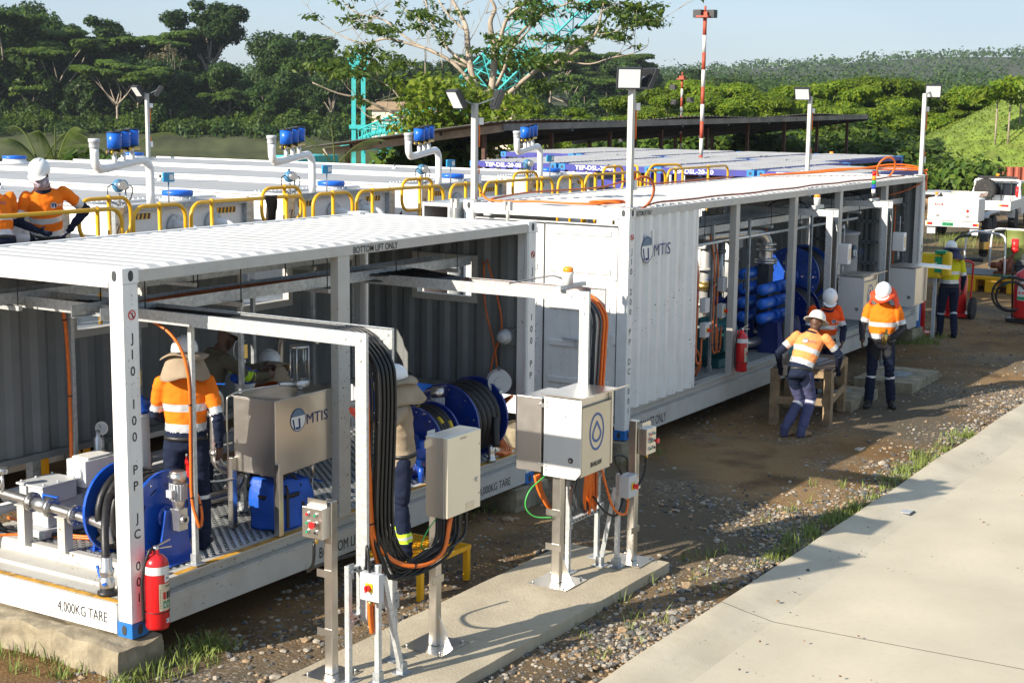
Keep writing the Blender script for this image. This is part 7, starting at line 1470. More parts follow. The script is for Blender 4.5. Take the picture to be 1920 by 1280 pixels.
b=B();b.box((12.15,-1.0,.823),(12.6,-.8,.84));b.box((12.3,-.95,.84),(12.55,-.75,.852));b.bar((12.0,-1.05,.83),(12.5,-1.1,.835),.04,.012);b.bar((12.6,-.8,.83),(12.95,-.65,.832),.05,.012);tag(b.build('hand_tools',GALVD),'grey hand tools scattered on the dark tabletop','tools')
b=B();b.ball((12.25,-.78,.875),.06,12,0,(1.5,1,.8));tag(b.build('rag',NAVYF),'blue rag bundled on the tabletop','rag')
b=B();b.cyl((12.15,-.62,.823),(12.15,-.62,.98),.038,n=14);b.cyl((12.15,-.62,.98),(12.15,-.62,1.03),.03,n=12);tag(b.build('bottle',mat('teal bottle',(.03,.3,.3),.3,var=0)),'teal drinking bottle on the tabletop','bottle')
b=B();b.bar((13.35,-.72,.03),(13.62,-.45,1.28),.05,.09);tag(b.build('timber_plank',WOOD),'single timber plank leaning against the water-drop cabinet behind the men','plank')
b=B();b.bar((13.0,-.38,.8245),(13.1,-.2,.98),.03,.05);tag(b.build('steel_angle',GALVL),'short bright steel angle leaning up by the plank','steel angle')
# vegetation
def leafmat(name,col,col2,tr=.35,rough=.5):
 M=bpy.data.materials.new(name);M.use_nodes=True;n=M.node_tree;L=n.links.new;P=n.nodes['Principled BSDF']
 g=n.nodes.new('ShaderNodeNewGeometry');x=n.nodes.new('ShaderNodeMix');x.data_type='RGBA'
 L(g.outputs['Random Per Island'],x.inputs[0]);x.inputs[6].default_value=(*col,1);x.inputs[7].default_value=(*col2,1)
 oi=n.nodes.new('ShaderNodeObjectInfo');h=n.nodes.new('ShaderNodeHueSaturation');mr=n.nodes.new('ShaderNodeMapRange');mr.inputs[3].default_value=.72;mr.inputs[4].default_value=1.25
 L(oi.outputs['Random'],mr.inputs[0]);L(mr.outputs[0],h.inputs['Value']);L(x.outputs[2],h.inputs['Color'])
 L(h.outputs[0],P.inputs['Base Color']);P.inputs['Roughness'].default_value=rough;P.inputs['Specular IOR Level'].default_value=.25
 t=n.nodes.new('ShaderNodeBsdfTranslucent');L(h.outputs[0],t.inputs[0]);ms=n.nodes.new('ShaderNodeMixShader');ms.inputs[0].default_value=tr
 L(P.outputs[0],ms.inputs[1]);L(t.outputs[0],ms.inputs[2]);L(ms.outputs[0],n.nodes['Material Output'].inputs[0]);return M
LF_DARK=leafmat('dark jungle leaves',(.022,.062,.014),(.075,.13,.022))
LF_MID=leafmat('mid green leaves',(.04,.095,.014),(.13,.19,.025))
LF_BRI=leafmat('bright rain tree leaves',(.085,.175,.012),(.25,.32,.025),.45)
LF_PALE=leafmat('pale dry leaves',(.14,.13,.06),(.28,.24,.13))
LF_FAR=leafmat('far forest leaves',(.03,.075,.018),(.085,.14,.03))
LF_BLUE=leafmat('blue green leaves',(.022,.055,.025),(.05,.09,.035))
BARK=mat('pale bark',(.36,.30,.23),.8,var=.35,vs=2.5,bump=.3,bs=8);BARKD=mat('dark bark',(.13,.10,.075),.9,var=.3,vs=2)
def leaf_mesh(name,P,Nrm,S,material,r,flat=0.0,aspect=1.7):
 """one quad leaf spray per point, tilted about its normal, slightly folded"""
 n=len(P);N=Nrm+r.normal(0,.55,(n,3));N[:,2]+=flat;N/=np.linalg.norm(N,axis=1)[:,None]+1e-9
 A=np.cross(N,r.normal(0,1,(n,3)));A/=np.linalg.norm(A,axis=1)[:,None]+1e-9;C=np.cross(N,A)
 s=S*(.6+.8*r.random(n));a=A*(s*.5*aspect)[:,None];c=C*(s*.5)[:,None];f=N*(s*.14)[:,None]
 vs=np.stack([P-a,P-c*.9-f,P+a,P+c*.9-f],1).reshape(-1,3)
 me=bpy.data.meshes.new(name);me.vertices.add(4*n);me.vertices.foreach_set('co',vs.ravel());me.loops.add(4*n);me.loops.foreach_set('vertex_index',np.arange(4*n,dtype=np.int32));me.polygons.add(n);me.polygons.foreach_set('loop_start',np.arange(0,4*n,4,dtype=np.int32));me.polygons.foreach_set('loop_total',np.full(n,4,dtype=np.int32));me.update(calc_edges=True)
 me.materials.append(material);return me
def clump_points(clumps,dens,r,fill=.45):
 P,N=[],[]
 for(c,rad)in clumps:
  n=max(8,int(dens*rad[0]*rad[1]));d=r.normal(0,1,(n,3));d/=np.linalg.norm(d,axis=1)[:,None];q=(fill+(1-fill)*r.random(n)**.5)[:,None]
  lump=1+.22*np.sin(d[:,:1]*7+c[0])*np.cos(d[:,1:2]*6+c[1]);P.append(np.array(c)+d*q*lump*np.array(rad));N.append(d*np.array([1,1,1.3]))
 return np.concatenate(P),np.concatenate(N)
def tree_parts(kind,h,seed):
 """returns (trunk builder, leaf mesh) at the origin, total height h"""
 r=np.random.default_rng(seed);tb=B();cl=[]
 def limb(p,q,r0,r1,bend=.12):
  p,q=Vector(p),Vector(q);m_=(p+q)/2+Vector(r.normal(0,bend,3))*(q-p).length*.5;tb.tube(smooth_path([p,m_,q],3),[r0,(r0+r1)/2,r1],6)
 if kind=='dense':
  limb((0,0,-.5),(0,0,h*.7),h*.022,h*.010)
  for i in range(int(13+h*.6)):
   a=r.random()*6.28;z=h*(.18+.72*r.random());rr=h*.30*math.sqrt(max(.08,1-((z/h-.5)/.58)**2))*(.35+.65*r.random());s=h*(.085+.085*r.random());cl.append(((rr*math.cos(a),rr*math.sin(a),z),(s*1.25,s*1.25,s)))
  cl.append(((0,0,h*.88),(h*.14,h*.14,h*.11)));M,dens,ls,flat=LF_DARK,230,.27,.3
 elif kind=='umbrella':
  f=h*.45;limb((0,0,-.5),(0,0,f),h*.022,h*.015)
  for i in range(9):
   a=i*.7+r.random()*.5;R=h*(.22+.30*r.random());z=h*(.66+.26*r.random());q=(R*math.cos(a),R*math.sin(a),z);limb((0,0,f*(.75+.25*r.random())),q,h*.012,h*.004)
   for k in range(3):cl.append(((q[0]+r.normal(0,h*.05),q[1]+r.normal(0,h*.05),q[2]+h*.02*k),(h*.15,h*.15,h*.028)))
  M,dens,ls,flat=LF_MID,330,.25,1.1
 elif kind=='tall':
  f=h*.5;limb((0,0,-.5),(0,0,f),h*.02,h*.013)
  for i in range(8):
   a=r.random()*6.28;R=h*(.08+.19*r.random());z=h*(.60+.36*r.random());q=(R*math.cos(a),R*math.sin(a),z);limb((0,0,f*(.7+.3*r.random())),q,h*.012,h*.004);s=h*(.06+.06*r.random())
   for k in range(3):cl.append(((q[0]+r.normal(0,h*.04),q[1]+r.normal(0,h*.04),q[2]+r.normal(0,h*.03)),(s,s,s*.72)))
  M,dens,ls,flat=LF_DARK,280,.27,.4
 elif kind=='rain':
  f=h*.3;limb((0,0,-.5),(0,0,f),h*.03,h*.02)
  for i in range(30):
   a=r.random()*6.28;R=h*.58*math.sqrt(r.random());z=h*(.93-.55*(R/(h*.58))**2*r.random()-.42*r.random()**1.6);q=(R*math.cos(a),R*math.sin(a),z)
   if i%3==0:limb((0,0,f*(.7+.4*r.random())),q,h*.014,h*.004)
   s=h*(.09+.075*r.random());cl.append((q,(s*1.35,s*1.35,s*.50)))
  M,dens,ls,flat=LF_BRI,720,.155,.75
 elif kind=='bush':
  for i in range(14):a=r.random()*6.28;R=h*.6*math.sqrt(r.random());s=h*(.2+.17*r.random());cl.append(((R*math.cos(a),R*math.sin(a),h*(.15+.6*r.random()*(1-R/h))),(s*1.2,s*1.2,s)))
  limb((0,0,-.5),(0,0,h*.5),h*.02,h*.01);M,dens,ls,flat=LF_MID,420,.21,.3
 elif kind=='bare':
  limb((0,0,-.5),(0,0,h*.55),h*.014,h*.009)
  for i in range(16):a=r.random()*6.28;R=h*(.05+.17*r.random());z=h*(.55+.45*r.random());q=(R*math.cos(a),R*math.sin(a),z);limb((0,0,h*(.3+.25*r.random())),q,h*.006,h*.0015);cl.append((q,(h*.06,h*.06,h*.05)))
  M,dens,ls,flat=LF_PALE,40,.3,.2
 P,N=clump_points(cl,dens,r);return tb,leaf_mesh('crown',P,N,ls,M,r,flat)
PROTO={}
def plant(kind,h,var,p,label,group,rz=None,scale=1.0,leaf=None,name='tree',cat='tree'):
 key=(kind,h,var)
 t=bpy.data.objects.new(name,None);COL.objects.link(t);t.location=p;t.rotation_euler=(0,0,random.random()*6.28 if rz is None else rz);t.scale=(scale,scale,scale*(1 if kind=='bush' else random.uniform(.94,1.06)));tag(t,label,cat,group)
 if key not in PROTO:
  tb,lm=tree_parts(kind,h,hash((len(kind),int(h*7),var))%9973);ORIG[t.name]=(0,0,0);tr_=tb.build('trunk',BARK if kind in('umbrella','tall','bare')else BARKD,t)
  cr=bpy.data.objects.new('crown',lm);COL.objects.link(cr);cr.parent=t;PROTO[key]=(tr_,cr)
 else:
  for s in PROTO[key]:o=s.copy();COL.objects.link(o);o.parent=t
 if leaf:
  o=[c for c in t.children if c.name.startswith('crown')][0];o.data=o.data.copy()if False else o.data
 return t
rv=np.random.default_rng(21);random.seed(3)
def gpt(px,d):
 q=at(px,300,d);return Vector((q.x,q.y,hgt(q.x,q.y)))
 # across the river, left: rows of trees on the bank rising behind
GF='jungle trees across the river'
def lab_far(i,k):return{'dense':'dense dark jungle tree on the far river bank','umbrella':'flat topped pale stemmed tree on the far river bank','tall':'tall open crowned tree on the far river bank','bush':'leafy bush overhanging the far water line','bare':'bare pale branched tree on the far river bank'}[k]
for row,(d,n,hs)in enumerate(((197,34,(3.0,)),(199,24,(5.5,)),(203,24,(7.5,)),(208,22,(8.5,)),(214,18,(9.5,)),(226,14,(10.5,)))):
 for i in range(n):
  px=-60+800*(i+.5*rv.random()+.25*(row%2))/n*1.0;kind='bush' if row==0 else('dense' if rv.random()<(.88 if row<3 else .74)else('umbrella' if rv.random()<.45 else 'tall'))
  h=hs[0]*(1.0 if kind!='umbrella' else .9);low=1.0-.22*sstep(330,420,px)*(row>2)
  p=gpt(px,d+4*rv.random());plant(kind,h,int(rv.integers(0,3)),p,lab_far(i,kind),GF+{'bush':' water edge'}.get(kind,' '+kind),scale=(.72+.55*rv.random())*low*(1.28 if px<110 else 1),name='bush' if kind=='bush' else 'tree',cat='bush' if kind=='bush' else 'tree')
for(px,yt,d,kind,lab)in((395,4,224,'tall','tallest open crowned tree standing above the far jungle'),(190,33,214,'tall','round crowned tree with a white stem left of the tallest one'),(262,42,216,'umbrella','two tiered pale stemmed tree between the round tree and the bare one'),(128,40,212,'umbrella','small flat crowned tree on a bare stem at the upper left'),(318,82,206,'bare','bare pale brown tree among the dark jungle'),(50,26,210,'dense','dark peaked tree at the far left of the skyline'),(528,64,222,'dense','creeper covered column of a tree on the skyline'),(578,58,212,'tall','slim tree left of the big bare-branched tree'),(14,16,206,'umbrella','feathery tree cut by the left edge'),(112,70,203,'umbrella','pale forked tree low among dark trees at left'),(222,118,197,'umbrella','small pale stemmed tree leaning over the river bushes'),(262,110,199,'umbrella','pale stemmed tree beside the small leaning one')):
 p=gpt(px,d);ztop=at(px,yt,d).z;plant(kind,12,7,p,lab,None,scale=max(.3,(ztop-p.z)/12))
 # behind the crane and the big tree: lower hill
for row,(d,n,h)in enumerate(((196,18,6),(215,18,8),(245,20,9),(285,24,10))):
 for i in range(n):
  px=620+(760 if row<2 else 800)*(i+.6*rv.random())/n;kind='dense' if rv.random()<.8 else 'umbrella';p=gpt(px,d+8*rv.random())
  plant(kind,{6:3.8,8:5.5,9:6.5,10:7.0}[h],int(rv.integers(0,3)),p,'jungle tree on the hill behind the crane','jungle trees on the middle hill',scale=(.75+.55*rv.random())*(1+.22*sstep(850,960,px)-.40*sstep(1130,1290,px)))
  # the bright rain-tree belt at right
for row,(d,n,h,s)in enumerate(((86,11,7.2,.70),(96,14,7.2,.78),(108,14,7.2,.84),(122,14,7.2,.90))):
 for i in range(n):
  px=(1010 if row<2 else 1060)+960*(i+.4*rv.random())/n;p=gpt(px,d+3*rv.random());p.z=0 if p.z>-.5 else p.z
  if(px>1690 and row<2)or px>1860:continue
  sc=s*(.85+.3*rv.random())*(.80 if px<1130 else 1);plant('rain',h,int(rv.integers(0,4)),p,'broad bright green rain tree in the belt behind the shed','rain trees behind the shed',scale=sc)
for i in range(16):
 px=1120+560*(i+.5*rv.random())/16;p=gpt(px,76+4*rv.random());plant('bush',3.2,3+i%2,Vector((p.x,p.y,0)),'dark bush in the shade beyond the shed','bushes beyond the shed',scale=.8+.5*rv.random(),name='bush',cat='bush')
for(px,py,d,s,lab)in((1768,360,69,1.35,'rounded leafy bush in front of the grass bank'),(1715,345,80,1.1,'bush between the blue frames and the grass bank'),(1690,345,84,1.2,'bush just behind the far blue frame')):
 p=at(px,py,d);plant('bush',3.2,5,Vector((p.x,p.y,0)),lab,None,scale=s*.72,name='bush',cat='bush')
 # far forest canopy on the hills: one mass
r=np.random.default_rng(31);cl=[]
for _ in range(3600):
 D=300+900*r.random()**1.3;S=(r.random()-.38)*D*.95;x,y=ds(D,S);z=hgt(x,y);h=3+4*r.random();w_=3+4*r.random();cl.append(((x,y,z+h*.6),(w_,w_,h*.55)))
PP,NN,SS=[],[],[]
for c in cl:
 q=Vector(c[0]);D=(q-CAM).length;s_=.0016*D;P,N=clump_points([c],(.9 if D<600 else 2.0)/s_**2,r,.7);PP.append(P);NN.append(N);SS.append(np.full(len(P),s_))
o=bpy.data.objects.new('far_forest',leaf_mesh('far_forest',np.concatenate(PP),np.concatenate(NN),np.concatenate(SS),LF_FAR,r,.4,1.2));COL.objects.link(o);stuff(o)
# undergrowth along the far bank
cl=[]
for _ in range(420):
 D=195+16*r.random();S=-75+190*r.random();x,y=ds(D,S);cl.append(((x,y,hgt(x,y)+.6),(2.2,2.2,1.3)))
P,N=clump_points(cl,34,r,.5);o=bpy.data.objects.new('undergrowth',leaf_mesh('undergrowth',P,N,.33,LF_DARK,r,.4));COL.objects.link(o);stuff(o)
# the big sparse tree
BT=thing('tree','big sparse tree with long bare forked branches against the sky','tree',at(930,300,57)*1.0)
BT.location.z=0;ORIG[BT.name]=tuple(BT.location)
def bp_(pts,d0,dd=0):return[at(560+x*.3646,y*.3646,d0+7+dd*i/len(pts))for i,(x,y)in enumerate(pts)]
tb=B();tips=[]
def br(pts,r0,r1,d=50,dd=0,k=4,leafy=0):
 P=smooth_path(bp_(pts,d,dd),k);r0*=.62;r1*=.62;tb.tube(P,[r0,(r0*.6+r1*.4),r1],7);P=[q+Vector((random.uniform(-.25,.25),random.uniform(-.25,.25),random.uniform(-.15,.25)))for q in P]
 L_=sum((P[i+1]-P[i]).length for i in range(len(P)-1))
 for _ in range(int(L_*.75)):
  q=P[int(len(P)*random.uniform(.3,1))-1];d_=Vector((random.gauss(0,1),random.gauss(0,1),random.gauss(.35,.6))).normalized();l_=random.uniform(.7,2.0);e_=q+d_*l_*.5+Vector((0,0,.12*l_));f_=q+d_*l_+Vector((random.gauss(0,.15),random.gauss(0,.15),.3*l_));tb.tube(smooth_path([q,e_,f_],3),[max(.012,r1*.45),.007],4)
  g_=e_+(f_-e_)*.4+Vector((random.gauss(0,.3),random.gauss(0,.3),random.gauss(.1,.2)));tb.tube([e_,g_],[.01,.005],4)
  if random.random()<leafy*.8:tips.append(f_);tips.append(g_)
 for q in P[int(len(P)*.45):]:
  if random.random()<leafy:tips.append(q)
br([(985,900),(985,700),(980,560),(960,470)],.34,.27)
br([(975,560),(1000,400),(1005,250),(985,120),(1010,40),(960,-40)],.24,.07,leafy=.1)
br([(965,540),(900,420),(872,260),(858,130),(800,20),(760,-60)],.24,.07,50,2,leafy=.15)
br([(1000,540),(1070,490),(1150,420),(1230,360),(1330,320),(1430,260),(1530,170),(1560,50),(1590,-40)],.16,.045,50,-3,leafy=.35)
br([(1380,318),(1500,330),(1600,300),(1720,275),(1790,240),(1800,190)],.05,.012,48,-1,leafy=.15)
br([(1540,180),(1640,160),(1760,110),(1850,100)],.04,.012,47,0,leafy=.8);br([(1560,60),(1640,20),(1720,40),(1800,20)],.04,.012,47,0,leafy=.8)
br([(1010,300),(1040,190),(1075,90),(1130,40),(1230,-20)],.14,.06,50,-2,leafy=.2);br([(1080,240),(1170,140),(1260,70),(1420,5)],.12,.04,50,-3,leafy=.4)
br([(1020,440),(1060,350),(1090,260),(1190,150)],.12,.05,49,-2,leafy=.4)
br([(890,430),(800,330),(700,270),(600,235),(450,200),(340,225),(210,180),(90,100)],.13,.02,50,2,leafy=.3)
br([(872,330),(770,255),(690,130),(650,0)],.11,.05,51,2,leafy=.2);br([(865,345),(690,270),(560,200),(440,105),(300,70),(215,-5)],.09,.025,51,3,leafy=.35)
br([(850,150),(780,90),(730,20),(700,-40)],.08,.03,51,2,leafy=.3);br([(640,120),(560,60),(500,0)],.06,.03,51,2,leafy=.4)
br([(960,500),(830,520),(600,610),(440,560),(330,510),(200,480),(70,425)],.13,.03,49,-2,leafy=.15);br([(600,610),(440,620),(360,600),(300,540)],.06,.02,48,leafy=.2)
br([(690,580),(655,430),(650,250)],.06,.03,49,leafy=.2);br([(560,600),(500,480),(420,420),(340,400)],.05,.02,49,leafy=.35)
br([(740,360),(735,240),(780,150)],.035,.015,50,leafy=.3);br([(450,200),(330,120),(280,60)],.03,.012,51,leafy=.4);br([(340,225),(280,150),(270,90)],.025,.01,51,leafy=.4)
tb.build('trunk',BARK,BT)
def spr(x,y,s=1.0):return(tuple(at(560+x*.3646,y*.3646,56+random.uniform(-2.5,2.5))),(.8*s,.8*s,.26*s))
cl=[(tuple(q),(.38,.38,.16))for q in tips]
for x,y,s in((1190,20,1.1),(1230,60,1),(1180,100,.8),(1280,300,1.2),(1240,330,1),(1330,290,.7),(1700,60,1.2),(1760,100,1.2),(1640,190,1),(1580,170,1),(1500,150,.8),(1440,210,.9),(1820,110,1),(1810,30,.9),(1500,40,.9),(1560,20,.8),(600,70,.9),(660,90,1),(620,140,.8),(420,160,.9),(470,150,.8),(540,330,.9),(330,250,1),(270,270,.9),(450,290,.9),(360,310,1),(1060,220,1),(1110,200,.8),(1100,330,1.1),(1160,280,.9),(1200,340,1),(920,260,.7),(730,180,.8),(760,120,.7),(1250,190,.8),(380,150,.7),(340,130,.8),(1040,290,1),(1000,190,.7),(240,380,1.1),(300,370,1),(180,350,1),(420,350,1),(1270,440,1.2),(1220,460,1),(90,90,.5),(130,350,.9),(60,340,1.1),(200,320,.8),(500,420,.8),(1120,60,.8),(840,60,.6),(1300,200,.7),(1680,110,1),(1620,60,.8)):
 cl.append(spr(x,y,s));cl.append(spr(x+random.uniform(-35,35),y+random.uniform(-15,15),s*.7))
P,N=clump_points(cl,105,r,.1);o=bpy.data.objects.new('crown',leaf_mesh('crown',P,N,.115,LF_MID,r,.7,2.2));COL.objects.link(o);o.parent=BT;o.location=-Vector(ORIG[BT.name])
VT=thing('tree','bright broad leaved tree below the big sparse tree, left of the floodlight','tree',at(860,300,53));VT.location.z=0;ORIG[VT.name]=tuple(VT.location)
tb=B();cl=[]
for x,y in((600,440),(660,440),(720,420),(780,470),(700,500),(620,520),(820,440),(860,500),(760,560),(660,580),(600,600),(900,560),(820,600),(720,620),(960,600),(1000,560),(1060,540),(1120,530),(640,640),(880,640),(960,500),(1030,600),(560,650),(700,660),(800,680),(780,740),(900,740),(980,680),(1000,760),(860,800),(1060,640),(740,790)):
 p=at(560+x*.3646,y*.3646,53+random.uniform(-1.5,1.5));cl.append((tuple(p),(.9,.9,.42)));tb.tube(smooth_path([at(870,300,53.5),at(560+x*.3646+(870-560-x*.3646)*.5,y*.3646+20,53.5),p],3),[.06,.04,.015],5)
tb.build('trunk',BARK,VT)
P,N=clump_points(cl,130,r,.2);o=bpy.data.objects.new('crown',leaf_mesh('crown',P,N,.145,leafmat('sunny vine leaves',(.15,.27,.02),(.36,.44,.05),.45),r,.5,1.8));COL.objects.link(o);o.parent=VT;o.location=-Vector(ORIG[VT.name])
PALM=leafmat('palm leaflets',(.07,.12,.02),(.16,.19,.05),.3)
def palm(label,p,fronds):
 t=thing('palm',label,'palm',p);st=B()
 st.cyl((p[0],p[1],p[2]),(p[0],p[1],p[2]+1.6),.12,.1,n=8);st.build('trunk',BARKD,t)
 for(dx,dy,dz,L)in fronds:
  b=B();base=V(p)+V(0,0,1.55);d=V(dx,dy,0);pts=[base+d*(L*s)+V(0,0,dz*L*(s-.62*s*s*1.0))for s in np.linspace(0,1,12)];b.tube(pts,[.025,.006],5,1)
  for i in range(2,44):
   s=i/44;q=base+d*(L*s)+V(0,0,dz*L*(s-.62*s*s));sd_=V(-d.y,d.x,0).normalized()
   for g in(-1,1):
    l=.55*math.sin(math.pi*min(1,s*.85+.12));e=q+sd_*(g*l*.75)+d.normalized()*(l*.55)-V(0,0,l*.25);w_=d.normalized()*.018;b.add([q-w_,q+w_,e],[(0,1,2)])
  b.build('frond',[PALM,PALM],t)
for i,(px,d,lab,fr)in enumerate(((75,36,'fan of palm fronds showing over the tanks at the far left',((.75,-.3,1.5,1.5),(.2,.9,1.5,1.6),(-.6,.3,1.3,1.3),(.5,-.8,1.0,1.4))),(215,40,'palm fronds behind the blue vent canisters on the left',((-.7,.5,1.2,1.8),(.4,-.9,1.3,1.8),(-.3,.9,1.4,1.6))),(628,44,'yellowing palm fronds between the tanks and the shed',((.5,-.8,1.3,1.6),(-.5,.7,1.4,1.7),(.1,.2,1.8,1.7))),(105,33,'upright pale shoots behind the white helmet',((.3,-.5,2.2,1.0),(-.3,.4,2.2,.9),(.1,.1,2.6,.9))))):
 p=at(px,315,d);palm(lab,(p.x,p.y,p.z-1.55),fr)
for px,d,s,lab in((150,35,.6,'leafy shrub behind the first blue vent canister'),(215,36,.55,'leafy shrub showing between the blue canisters'),(820,50,1.0,'bright shrub under the near end of the shed'),(770,52,.9,'bright shrub left of the shed beam')):
 p=at(px,306,d);plant('bush',1.6,8,(p.x,p.y,p.z-1.0),lab,None,scale=s*1.4,name='bush',cat='bush')
for k,(px,d)in enumerate(((1868,84),(1892,84),(1912,86))):
 p=at(px,232,d);t=thing('papaya_tree',['thin papaya tree on the grass bank, left of three','thin papaya tree on the grass bank, middle of three','thin papaya tree on the grass bank, cut by the right edge'][k],'tree',p);b=B();b.cyl(p-V(0,0,1.2),p+V(0,0,1.5+.3*k),.06,.04,n=7);b.build('trunk',BARK,t)
 cl=[((p.x+.9*math.cos(i),p.y+.9*math.sin(i),p.z+1.6+.3*k+.35*math.sin(i*2.3)),(.55,.55,.25))for i in range(9)];P,N=clump_points(cl,160,r,.2);o=bpy.data.objects.new('crown',leaf_mesh('crown',P,N,.22,LF_BRI,r,.6,2));COL.objects.link(o);o.parent=t;o.location=-Vector(ORIG[t.name])
c=MOUND[0];r=np.random.default_rng(77);P=[]
bank=bpy.data.objects['grass_bank'];dg=bank.data;co=np.array([v.co[:]for v in dg.vertices])+np.array(bank.location)
idx=r.integers(0,len(dg.polygons),40000);fv=np.array([p.vertices[:]for p in dg.polygons])[idx];wt=r.random((len(idx),2));q=co[fv[:,0]]*(1-wt[:,:1])*(1-wt[:,1:])+co[fv[:,1]]*(1-wt[:,:1])*wt[:,1:]+co[fv[:,3]]*wt[:,:1]*(1-wt[:,1:])+co[fv[:,2]]*wt[:,:1]*wt[:,1:]
q[:,2]+=.06;N=np.tile([[.5,-.3,.5]],(len(q),1));o=bpy.data.objects.new('grass',leaf_mesh('grass',q,N,.12,leafmat('bank grass',(.10,.17,.02),(.25,.29,.05),.3),r,-.1,.8));COL.objects.link(o);stuff(o)
# air
b=B();b.box((-330,-430,-4.4),(1750,1500,62));hz_=stuff(b.build('haze',mat('haze air',(1,1,1)),at=(0,0,0)))
M=bpy.data.materials.new('thin air');M.use_nodes=True;n=M.node_tree;n.nodes.remove(n.nodes['Principled BSDF']);v=n.nodes.new('ShaderNodeVolumePrincipled')
v.inputs['Color'].default_value=(.80,.88,1,1);v.inputs['Density'].default_value=.00016;v.inputs['Anisotropy'].default_value=.2
n.links.new(v.outputs[0],n.nodes['Material Output'].inputs['Volume']);hz_.data.materials.clear();hz_.data.materials.append(M)
SC.cycles.volume_bounces=0
# people
def loft(b,secs,n=18):
 """closed skin through elliptical sections (centre, right vector, fore vector, rx, ry)"""
 q=[]
 for c,u,f,rx,ry in secs:
  for i in range(n):t=6.2832*i/n;q.append(Vector(c)+Vector(u)*(rx*math.cos(t))+Vector(f)*(ry*math.sin(t)))
 k=len(secs);o=len(b.v);b.add(q,[(j*n+i,j*n+(i+1)%n,(j+1)*n+(i+1)%n,(j+1)*n+i)for j in range(k-1)for i in range(n)],0,True)
 b.f+=[[o+i for i in range(n)][::-1],[o+(k-1)*n+i for i in range(n)]];b.m+=[0,0];b.s+=[True,True]
def limbp(b,p,q,r0,r1,mid=None):
 p,q=Vector(p),Vector(q);d=(q-p).normalized();a,c,_=frame_of(d);rm=mid or(r0+r1)/2*1.04;S=[]
 for t,r in((-.0,r0*.55),(.02,r0*.9),(.08,r0),(.45,rm),(.92,r1),(.98,r1*.9),(1.0,r1*.55)):S.append((p+(q-p)*t,a,c,r,r))
 loft(b,S,14);b.ball(p,r0*.97,12);b.ball(q,r1*.97,12)
def hand(b,w_,d,pn,L=.185,curl=.5,spread=.5,side=1):
 """palm with four unequal fingers and a thumb from its side; w_ wrist, d pointing direction, pn palm normal"""
 d=Vector(d).normalized();pn=Vector(pn);pn=(pn-d*pn.dot(d)).normalized();s=d.cross(pn)*side;w_=Vector(w_)
 loft(b,[(w_-d*.02,s,pn,.026,.02),(w_+d*.02,s,pn,.034,.017),(w_+d*.07,s,pn,.042,.016),(w_+d*.098,s,pn,.039,.013)],12)
 for i,(off,ln)in enumerate(((-.03,.072),(-.010,.082),(.011,.077),(.031,.060))):
  k0=w_+d*.09+s*off;a=curl*.9;p1=k0+(d*math.cos(a*.6)+pn*math.sin(a*.6)+s*off*spread*2)*ln*.45;p2=p1+(d*math.cos(a*1.5)+pn*math.sin(a*1.5))*ln*.33;p3=p2+(d*math.cos(a*2.3)+pn*math.sin(a*2.3))*ln*.26
  b.tube([k0-d*.02,k0,p1,p2,p3],[.0105,.0105,.0098,.009,.0075],8)
 t0=w_+d*.03-s*.03;t1=t0+(d*.6-s*.7+pn*.25).normalized()*.042;t2=t1+(d*.85-s*.25+pn*.4).normalized()*.034;b.tube([t0,t1,t2],[.014,.012,.009],8)
